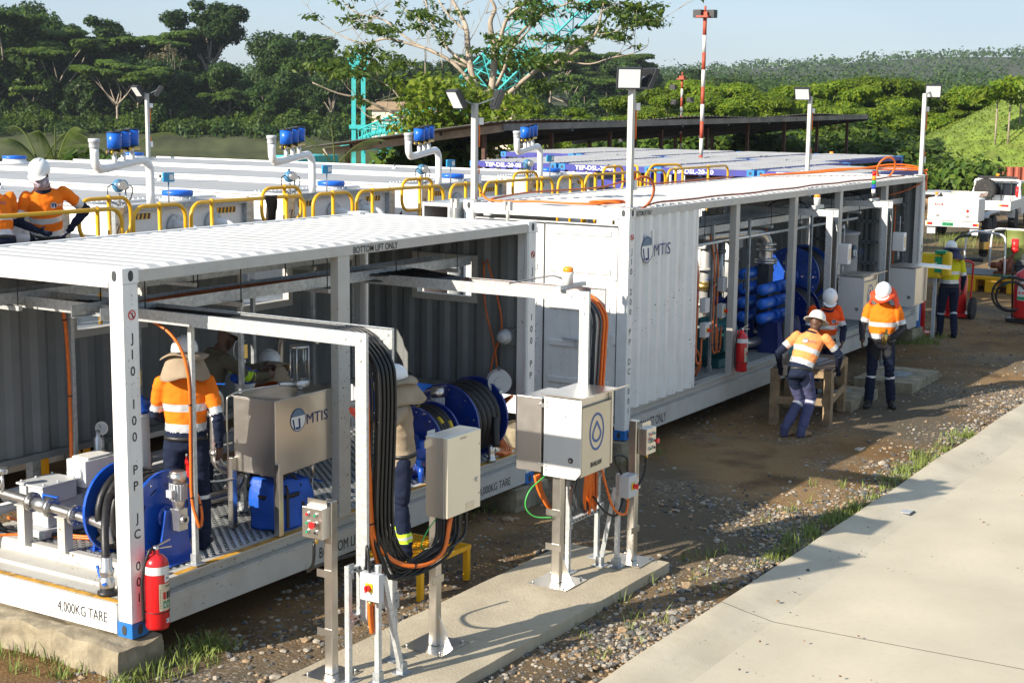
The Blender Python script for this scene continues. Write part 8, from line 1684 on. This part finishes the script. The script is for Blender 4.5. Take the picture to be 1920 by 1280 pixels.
def person(label,loc,az,J,cl,hat=None,group=None,head_dir=(0,1,-.15),h=1.75,hands=None,seed=0,gloves=None):
 """J: joints in metres for a 1.75 m figure facing +y, z from the ground; cl: material choice per body zone"""
 k=h/1.75;g={kk:Vector(v)*k for kk,v in J.items()};b=B()
 pel,che,nek,hd=g['pelvis'],g['chest'],g['neck'],g['head']
 sh=(g['shR']-g['shL']).normalized();hp=(g['hipR']-g['hipL']).normalized();up=(nek-pel).normalized();fo=up.cross(sh).normalized()*1;fo=-fo if fo.dot(Vector((0,1,0)))<-.3 and False else fo
 fh=up.cross(hp).normalized()
 def sec(t,rx,ry,off=0):
  c=pel.lerp(che,t/.6)if t<.6 else che.lerp(nek,(t-.6)/.4);m_=min(1,max(0,t));u=hp.lerp(sh,m_).normalized();f=fh.lerp(fo,m_).normalized();return(c+f*off*k,u,f,rx*k,ry*k)
 fat=cl.get('build',1.0)
 loft(b,[sec(-.24,.12*fat,.09),sec(-.16,.165*fat,.12*fat),sec(0,.178*fat,.132*fat),sec(.2,.168*fat,.128*fat,.005),sec(.45,.178*fat,.132*fat,.01),sec(.68,.19,.128*fat,.008),sec(.82,.192,.115),sec(.91,.160,.095),sec(.97,.105,.078),sec(1.02,.068,.064),sec(1.08,.056,.058)],22)
 for s_,S,E,W_ in(('L','shL','elL','wrL'),('R','shR','elR','wrR')):
  limbp(b,g[S],g[E],.066*k,.054*k);limbp(b,g[E],g[W_],.052*k,.037*k)
  hh=(hands or{}).get(s_,{});d=Vector(hh.get('d',(g[W_]-g[E])));pn=Vector(hh.get('pn',(1 if s_=='L' else-1,0,0)));hand(b,g[W_],d,pn,curl=hh.get('curl',.55),side=(1 if s_=='L' else-1)*hh.get('flip',1))
  b.ball(g[S],.063*k,12)
 for H,K,A,T in(('hipL','knL','anL','toL'),('hipR','knR','anR','toR')):
  limbp(b,g[H],g[K],.096*k,.073*k);limbp(b,g[K],g[A],.070*k,.066*k,.072*k)
  a_,t_=g[A],g[T];d=(t_-a_);d.z=0;d=d.normalized();s2=V(-d.y,d.x,0);zf=min(a_.z,t_.z)
  base=V(a_.x,a_.y,t_.z)
  loft(b,[(a_+V(0,0,.06)*k-d*.005,s2,d,.052*k,.058*k),(a_,s2,d,.048*k,.062*k),(base+d*.01+V(0,0,.035)*k,s2,d,.047*k,.085*k),(base+d*.03+V(0,0,.004)*k,s2,d,.046*k,.095*k)],14)
  loft(b,[(base-d*.055+V(0,0,.04)*k,s2,V(0,0,1),.038*k,.038*k),(base+d*.06*k+V(0,0,.045)*k,s2,V(0,0,1),.045*k,.043*k),(base+d*.14*k+V(0,0,.036)*k,s2,V(0,0,1),.050*k,.034*k),(base+d*.185*k+V(0,0,.028)*k,s2,V(0,0,1),.036*k,.024*k)],14)
 F=Vector(head_dir).normalized();Sx=F.cross(V(0,0,1)).normalized();U=Sx.cross(F)
 limbp(b,nek-up*.03*k,hd-U*.06*k,.056*k,.052*k)
 n=18;q=[]
 loft(b,[(hd+U*z*k+F*o*k,Sx,F,rx*k,ry*k)for z,rx,ry,o in((.118,.03,.035,-.01),(.105,.052,.066,-.008),(.075,.070,.088,-.004),(.03,.076,.095,0),(-.02,.072,.092,.002),(-.06,.064,.080,.008),(-.095,.050,.058,.024),(-.118,.030,.030,.040),(-.122,.012,.012,.045))],20)
 b.tube([hd+F*.088*k+U*.018*k,hd+F*.112*k-U*.022*k,hd+F*.094*k-U*.034*k],[.010*k,.017*k,.013*k],8)
 b.tube([hd+F*.086*k-U*.062*k-Sx*.02*k,hd+F*.092*k-U*.062*k,hd+F*.086*k-U*.062*k+Sx*.02*k],.0095*k,6)
 for s_ in(-1,1):b.ball(hd+Sx*(.076*s_*k)-U*.012*k-F*.006*k,.026*k,10,0,(.45,.8,1.1));b.ball(hd+F*.082*k+Sx*(.032*s_*k)+U*.014*k,.014*k,8)
 me=bpy.data.meshes.new('tmp');me.from_pydata([tuple(v)for v in b.v],[],b.f);o=bpy.data.objects.new('tmp',me);COL.objects.link(o)
 md=o.modifiers.new('r','REMESH');md.mode='VOXEL';md.voxel_size=.0105;sm=o.modifiers.new('s','SMOOTH');sm.iterations=5;sm.factor=.5
 dg=bpy.context.evaluated_depsgraph_get();me2=bpy.data.meshes.new_from_object(o.evaluated_get(dg));bpy.data.objects.remove(o);bpy.data.meshes.remove(me)
 nv=len(me2.vertices);co=np.zeros(nv*3);me2.vertices.foreach_get('co',co);co=co.reshape(-1,3)
 nf=len(me2.polygons);ce=np.zeros(nf*3);me2.polygons.foreach_get('center',ce);ce=ce.reshape(-1,3)
 bones=[('torso',pel-up*.12*k,nek-up*.02*k,.165*k),('head',hd-U*.10*k,hd+U*.09*k,.075*k),('neck',nek+up*.02*k,hd-U*.07*k,.055*k)]
 for s_ in 'LR':
  bones+=[('uarm'+s_,g['sh'+s_],g['el'+s_],.06*k),('farm'+s_,g['el'+s_],g['wr'+s_],.046*k),('hand'+s_,g['wr'+s_],g['wr'+s_]+Vector((hands or{}).get(s_,{}).get('d',g['wr'+s_]-g['el'+s_])).normalized()*.17,.04*k),('thigh'+s_,g['hip'+s_],g['kn'+s_],.085*k),('shin'+s_,g['kn'+s_],g['an'+s_],.07*k),('foot'+s_,g['an'+s_]+V(0,0,.0),g['to'+s_]+V(0,0,.02),.055*k)]
 def classify(X):
  best=np.full(len(X),9e9);idx=np.zeros(len(X),int);tt=np.zeros(len(X))
  for i,(nm,p,q,r_)in enumerate(bones):
   p,q=np.array(p),np.array(q);d=q-p;t=(X-p)@d/(d@d);tc_=np.clip(t,0,1);dist=np.linalg.norm(X-p-tc_[:,None]*d,axis=1)/r_
   w_=dist<best;best[w_]=dist[w_];idx[w_]=i;tt[w_]=t[w_]
  return idx,tt
 idx,tt=classify(ce);mats_=[];mi=np.zeros(nf,int)
 def slot(M):
  if M not in mats_:mats_.append(M)
  return mats_.index(M)
 def zone(nm):return cl.get(nm)or cl.get(nm[:-1])
 for i,(nm,*_)in enumerate(bones):
  zz=zone(nm);sel=idx==i
  if not isinstance(zz,list):zz=[(9,zz)]
  lo=-9
  for t1,M in zz:w_=sel&(tt>=lo)&(tt<t1);mi[w_]=slot(M);lo=t1
 for M in mats_:me2.materials.append(M)
 me2.polygons.foreach_set('material_index',mi.astype(np.int32));me2.polygons.foreach_set('use_smooth',np.ones(nf,bool))
 vi,vt=classify(co);cloth=np.isin(vi,[i for i,bn in enumerate(bones)if bn[0][:4]in('tors','uarm','farm','thig','shin')])
 nr=np.zeros(nv*3);me2.vertices.foreach_get('normal',nr);nr=nr.reshape(-1,3);am=np.zeros(nv);sd_=seed*3.1
 for i in np.nonzero(cloth)[0]:
  x,y,z=co[i];am[i]=.0085*mnoise.noise(Vector((x*7+sd_,y*7,z*11)))+.006*mnoise.noise(Vector((x*17+sd_,y*17,z*22)))
 for i in np.nonzero(np.isin(vi,[j for j,bn in enumerate(bones)if bn[0][:4]in('farm','shin','thig','uarm')]))[0]:
  am[i]+=.005*math.sin(vt[i]*38+4*mnoise.noise(Vector(co[i]*9)))*max(0,1-abs(vt[i]-(.9 if bones[vi[i]][0][0]in 'fs' else 1.0))*3.2)
 co+=nr*am[:,None];me2.vertices.foreach_set('co',co.ravel());me2.update()
 me2.name='person';ob=bpy.data.objects.new('person',me2);COL.objects.link(ob);tag(ob,label,'person',group);ORIG[ob.name]=(0,0,0)
 c=pel.lerp(che,.02);b=B();S1=sec(.02,.181*fat,.135*fat);b2=[]
 loft(b,[(S1[0]-up*.018,S1[1],S1[2],S1[3],S1[4]),(S1[0]+up*.018,S1[1],S1[2],S1[3],S1[4])],24)
 if cl.get('belt',True):b.build('belt',BLACK,ob)
 S1=sec(.97,.098,.085);b=B();b.ring(S1[0],up,.078*k,.018*k,18,8);b.build('collar',cl.get('collar',NAVY),ob)
 if hat:
  hm=hat.get('mat',HELM);hc=hd+U*.035*k;M4=Matrix((Sx,F,U)).transposed().to_4x4();M4.translation=hc;kk=1.06*k
  b=B();b.lathe((0,0,0),(0,0,1),[(.112*kk,0),(.115*kk,.02*kk),(.110*kk,.055*kk),(.092*kk,.095*kk),(.06*kk,.122*kk),(.028*kk,.131*kk),(0,.133*kk)],26,0,True,1.0,1.0)
  b.v=[(x*.92,y*1.14,z)for x,y,z in b.v]
  for yy in(-.025,0,.025):b.tube([(yy,-.085*kk,.092*kk),(yy*.8,0,.137*kk),(yy,.085*kk,.098*kk)],.006*kk,6,k=4)
  if hat.get('brim')=='full':b.lathe((0,0,-.004),(0,0,1),[(.105*kk,.012),(.165*kk,-.008),(.167*kk,-.014),(.105*kk,.004)],28);b.v=[(x*1.0,y*1.0,z)for x,y,z in b.v]
  else:b.prism([(.09*kk*math.cos(R_(a)),(.085+.09*math.sin(R_(a)))*kk,-.004-.012*math.sin(R_(a)))for a in range(0,181,15)],(0,0,.008))
  hb=moved(b,M4).build('hard_hat',hm,ob)
  b=B();b.tube([hd+Sx*.078*k+U*.02*k,hd+Sx*.066*k-U*.07*k+F*.03*k,hd-U*.135*k+F*.035*k,hd-Sx*.066*k-U*.07*k+F*.03*k,hd-Sx*.078*k+U*.02*k],.006,5,k=4);b.build('chin_strap',BLACK,ob)
  if hat.get('flap'):
   M_=hat['flap'];fr=hat.get('size',.93);b=B();N_=40;vs=[]
   for i in range(N_+1):
    a=6.2832*i/N_;cs,sn=math.cos(a),math.sin(a);wob=.010*math.sin(3*a+seed)
    vs+=[(cs*.105*kk,sn*.128*kk,.004),(cs*.158*kk*fr,sn*.180*kk*fr,-.012+wob),(cs*.205*kk*fr,sn*.222*kk*fr,-.036+wob*2.2)]
   b.add(vs,[(3*i+j,3*i+3+j,3*i+4+j,3*i+1+j)for i in range(N_)for j in(0,1)],0,True);o=moved(b,M4).build('sun_brim',M_,ob);o.modifiers.new('t','SOLIDIFY').thickness=.006
   b=B();vs=[];N_=30;nz=8
   for i in range(N_+1):
    a=R_(-205+230*i/N_);cs,sn=math.cos(a),math.sin(a)
    for j in range(nz):
     v=j/(nz-1);rr=1.02+.85*v**.7+.09*v*math.sin(5*a+seed);vs.append((cs*.105*kk*rr,sn*.125*kk*rr-.015*v,-.004-.215*v+.016*math.sin(4*a+1)*v))
   b.add(vs,[(i*nz+j,(i+1)*nz+j,(i+1)*nz+j+1,i*nz+j+1)for i in range(N_)for j in range(nz-1)],0,True);o=moved(b,M4).build('neck_flap',M_,ob);o.modifiers.new('t','SOLIDIFY').thickness=.005
 if cl.get('glasses'):
  b=B()
  for s_ in(-1,1):b.bar(hd+F*.100*k+Sx*(.008*s_*k)+U*.014*k,hd+F*.088*k+Sx*(.066*s_*k)+U*.014*k,.012,.032*k,0,up=U);b.bar(hd+F*.088*k+Sx*(.066*s_*k)+U*.018*k,hd-F*.01*k+Sx*(.080*s_*k)+U*.015*k,.006,.008,0,up=U)
  b.build('safety_glasses',SMOKE,ob)
 if cl.get('scarf'):
  b=B();loft(b,[(hd-U*.015*k+F*.006*k,Sx,F,.083*k,.106*k),(hd-U*.07*k+F*.01*k,Sx,F,.080*k,.100*k),(hd-U*.125*k+F*.012*k,Sx,F,.074*k,.085*k),(nek+up*.06*k,Sx,F,.075*k,.078*k),(nek+up*.01*k,Sx,F,.085*k,.085*k)],20);b.build('face_scarf',cl['scarf'],ob)
 if cl.get('logo'):
  b=B();where=cl['logo'];S1=sec(.72,.19,.128*fat,.008);sg=-1 if where=='b' else 1;c0=S1[0]+S1[2]*(sg*(S1[4]+.0105));u=S1[1]*(-1 if where=='c' else 1)
  off=-.075 if where=='b' else .03;logo(b,c0+u*off*k-up*.02*k,u,up,.055*k,'MTIS');o=b.build('shirt_logo',[NAVYL,SLATE,INKW]if cl.get('logo_dark',True)else[INKW,SLATE,NAVYL],ob)
 if cl.get('radio'):
  p=pel+hp*cl['radio'][0]*k+fh*cl['radio'][1]*k;b=B();b.box((p.x-.028,p.y-.02,p.z-.10),(p.x+.028,p.y+.02,p.z+.04));b.cyl((p.x-.018,p.y,p.z+.04),(p.x-.018,p.y,p.z+.2),.006,n=6);b.build('radio',BLACK,ob)
 ob.location=loc;ob.rotation_euler=(0,0,R_(az-90));return ob
ST_=dict(pelvis=(0,0,.95),chest=(0,.0,1.24),neck=(0,.0,1.475),head=(0,.03,1.625),shL=(-.19,0,1.42),shR=(.19,0,1.42),elL=(-.25,-.02,1.14),elR=(.25,-.02,1.14),wrL=(-.25,.08,.89),wrR=(.25,.08,.89),hipL=(-.095,0,.91),hipR=(.095,0,.91),knL=(-.115,.02,.50),knR=(.115,.02,.50),anL=(-.13,-.02,.09),anR=(.13,-.02,.09),toL=(-.16,.15,0),toR=(.16,.15,0))
def pose(**k):d=dict(ST_);d.update(k);return d
def shirt(top,low=None,arm=None,sleeve=.62,band=True,slo=.30):
 """torso and sleeve zones: reflective hoops on the chest and belly, lower part and forearms darker"""
 low=low or NAVY;arm=arm or low
 return{'torso':[(slo,low),(slo+.11,SILV),(slo+.27,top),(slo+.37,SILV),(1.06,top),(9,SKIN)]if band else[(1.06,top),(9,SKIN)],'uarm':[(sleeve,top),(sleeve+.2,SILV),(9,arm)]if band else[(9,top)],'farm':arm if band else top}
def dress(sh,leg,boots,skin=SKIN,hand_=None,kneeb=True,**k):
 d=dict(sh);d.update({'head':skin,'neck':skin,'hand':hand_ or skin,'thigh':leg,'shin':[(.02,leg),(.18,SILV),(9,leg)]if kneeb else leg,'foot':boots});d.update(k);return d
BOOT=mat('black boot leather',(.02,.018,.016),.6,var=.2);SCARF=mat('patterned scarf',(.42,.36,.42),.85,var=.7,vs=28);GLOVE=mat('red knit glove',(.75,.07,.03),.7,var=.35,vs=20)
person('man in orange standing, back turned, in a khaki sun-brim helmet beside the stainless tank',(1.12,.47,Z0),38,pose(elR=(.27,-.06,1.13),wrR=(.27,.02,.88),elL=(-.25,.04,1.15),wrL=(-.16,.22,1.05)),dress(shirt(HIVIS,sleeve=.70),NAVY,BOOT,collar=HIVIS),dict(flap=KHAKI),h=1.77,seed=1,hands={'R':dict(curl=.5,pn=(-.6,.5,0),d=(0,.15,-1))})
person('dark-clothed man with a yellow arm band bending over the pipe valve, beneath the cable tray',(2.3,1.42,Z0),-28,pose(chest=(0,.10,1.22),neck=(0,.20,1.43),head=(0,.27,1.565),shL=(-.19,.18,1.38),shR=(.19,.18,1.38),elL=(-.22,.40,1.22),wrL=(-.10,.64,1.22),elR=(.22,.40,1.2),wrR=(.10,.62,1.18)),dress({'torso':[(1.0,OLIVE),(9,SKIN)],'uarm':[(.86,OLIVE),(1.05,LIME),(9,OLIVE)],'farm':[(.04,LIME),(.10,SILV),(.2,LIME),(9,OLIVE)]},NAVY,BOOT,collar=OLIVE,glasses=True),dict(brim='cap'),head_dir=(0,1,-.5),h=1.76,seed=2)
person('crouching man in orange with a khaki sun-brim helmet low behind the stainless tank',(3.05,1.2,Z0),42,pose(pelvis=(0,-.1,.56),chest=(0,.06,.83),neck=(0,.18,1.03),head=(0,.25,1.17),shL=(-.19,.15,.98),shR=(.19,.15,.98),elL=(-.24,.36,.78),wrL=(-.14,.58,.80),elR=(.24,.36,.78),wrR=(.14,.58,.80),hipL=(-.095,-.08,.53),hipR=(.095,-.08,.53),knL=(-.16,.30,.52),knR=(.16,.30,.52),anL=(-.15,.0,.09),anR=(.15,.0,.09),toL=(-.17,.17,0),toR=(.17,.17,0)),dress(shirt(HIVIS),NAVY,BOOT,collar=HIVIS),dict(flap=KHAKI),head_dir=(0,1,-.3),h=1.75,seed=3)
person('man in khaki shirt, red-gloved hand on the container post, half hidden by black cables',(2.74,-.60,.345),132,pose(chest=(-.03,.02,1.24),neck=(-.05,.04,1.475),head=(-.06,.08,1.625),elR=(.27,-.05,1.14),wrR=(.26,.08,.92),shL=(-.22,.02,1.40),elL=(-.42,.18,1.28),wrL=(-.50,.40,1.38)),dress({'torso':[(.06,NAVY),(1.0,KHAKI),(9,SKIN)],'uarm':KHAKI,'farm':KHAKI},NAVY,BOOT,hand_=GLOVE,collar=KHAKI,shin=[(.62,NAVY),(.70,LIME),(.76,SILV),(.84,LIME),(9,NAVY)]),dict(flap=KHAKI),h=1.72,seed=4,hands={'L':dict(d=(-.25,.5,.6),pn=(.3,.6,0),curl=.35)})
person('man in full-brim white helmet and tan boots leaning on the wooden table',(11.06,-1.2,0),12,pose(pelvis=(-.05,.0,.90),chest=(.03,.12,1.18),neck=(.08,.22,1.41),head=(.11,.29,1.53),shL=(-.12,.17,1.36),shR=(.27,.18,1.34),elL=(-.35,.08,1.12),wrL=(-.36,.30,.89),elR=(.44,.28,1.10),wrR=(.40,.50,.87),hipL=(-.14,0,.87),hipR=(.05,0,.87),knL=(-.05,.16,.48),knR=(.10,.20,.50),anL=(-.20,-.08,.10),anR=(.02,-.04,.09),toL=(-.10,.08,.0),toR=(.13,.12,0)),dress(shirt(HIVISF,sleeve=.45),NAVYF,TAN,skin=SKIN,collar=NAVY,logo='b',radio=(-.16,-.13),hand_=NAVY),dict(brim='full',mat=mat('cream helmet',(.74,.74,.66),.35,var=.03)),head_dir=(.35,1,-.55),h=1.74,seed=5,hands={'L':dict(d=(0,.6,-.6),pn=(0,-.5,-1)),'R':dict(d=(0,.8,-.5),pn=(0,-.5,-1))})
person('bearded man in red-orange facing us behind the table, looking down',(13.42,-.62,0),218,pose(chest=(0,.06,1.22),neck=(0,.12,1.45),head=(0,.19,1.585),elL=(-.27,.06,1.13),wrL=(-.18,.30,.98),elR=(.27,.06,1.13),wrR=(.18,.30,.98)),dress(shirt(HIVISR),NAVY,BOOT,collar=NAVY,logo='c',logo_dark=False,glasses=True),dict(brim='cap'),head_dir=(.25,1,-.75),h=1.76,seed=6)
pm=person('man in orange with a red-orange sun-brim helmet holding a brass bottle at the table end',(13.66,-1.42,0),196,pose(head=(0,.07,1.615),elL=(-.29,.02,1.13),wrL=(-.13,.22,1.03),elR=(.27,.06,1.15),wrR=(.25,.30,1.0),knL=(-.13,.02,.5),anL=(-.17,-.02,.09),toL=(-.22,.14,0),anR=(.14,.04,.09),toR=(.16,.21,0)),dress(shirt(HIVIS,low=CHAR,sleeve=.58,slo=.26),NAVY,BOOT,collar=HIVIS,build=1.06),dict(flap=mat('red-orange brim cloth',(.85,.07,.015),.8,var=.1),size=.84),head_dir=(.15,1,-.55),h=1.84,seed=7,hands={'L':dict(d=(.8,.45,-.1),pn=(.3,-.8,.2),curl=.9),'R':dict(d=(-.05,.6,-.8),pn=(-.8,0,-.3),curl=.4)})
b=B();M_=pm.matrix_basis;q=Matrix.Rotation(R_(196-90),4,'Z');p=Vector((13.66,-1.42,0))+q@(Vector((-.055,.285,1.03))*1.05);d=(q@Vector((-.15,.25,1))).normalized();b.cyl(p-d*.10,p+d*.08,.032,n=14);b.cyl(p+d*.08,p+d*.11,.032,.02,n=14);b.cyl(p+d*.11,p+d*.15,.018,n=10);tag(b.build('flask',BRASS),'brass coloured bottle held at the waist by the man at the table end','bottle')
person('man in yellow and navy walking away by the far end, with a navy neck flap',(21.25,-.26,0),30,pose(knL=(-.11,.07,.50),anL=(-.11,.10,.09),toL=(-.12,.28,0),knR=(.10,.02,.50),anR=(.10,-.14,.10),toR=(.11,.03,.0),wrL=(-.27,.04,.89),wrR=(.27,.12,.90)),dress(shirt(HIVISY,sleeve=.72),NAVY,BOOT,collar=HIVISY),dict(flap=mat('navy flap cloth',(.03,.03,.085),.8,var=.12)),h=1.82,seed=8)
person('man in orange turned away at the left edge behind the yellow rail',(2.52,4.42,1.98),68,pose(chest=(.0,.08,1.22),neck=(-.03,.16,1.44),head=(-.05,.24,1.56),shL=(-.2,.12,1.38),shR=(.18,.13,1.38),elL=(-.25,.25,1.14),wrL=(-.15,.45,1.05),elR=(.25,.22,1.13),wrR=(.16,.42,1.05)),dress(shirt(HIVIS,slo=.22),NAVYF,BOOT,collar=NAVY,logo='b'),dict(brim='cap'),head_dir=(-.2,1,-.5),h=1.76,seed=9)
person('man in orange with a scarf over his face at the yellow rail',(3.20,4.45,1.98),236,pose(pelvis=(0,-.02,.95),chest=(.02,.07,1.23),neck=(.05,.13,1.45),head=(.08,.20,1.59),shL=(-.16,.10,1.41),shR=(.22,.12,1.36),elL=(-.42,-.08,1.20),wrL=(-.23,-.05,.99),elR=(.32,.12,1.10),wrR=(.13,.26,1.02)),dress(shirt(HIVIS,sleeve=.52,slo=.20),NAVY,BOOT,skin=SKIN,collar=NAVY,logo='c',logo_dark=False,glasses=True,scarf=SCARF,hand_=NAVY),dict(brim='cap'),head_dir=(.45,1,-.45),h=1.78,seed=10)
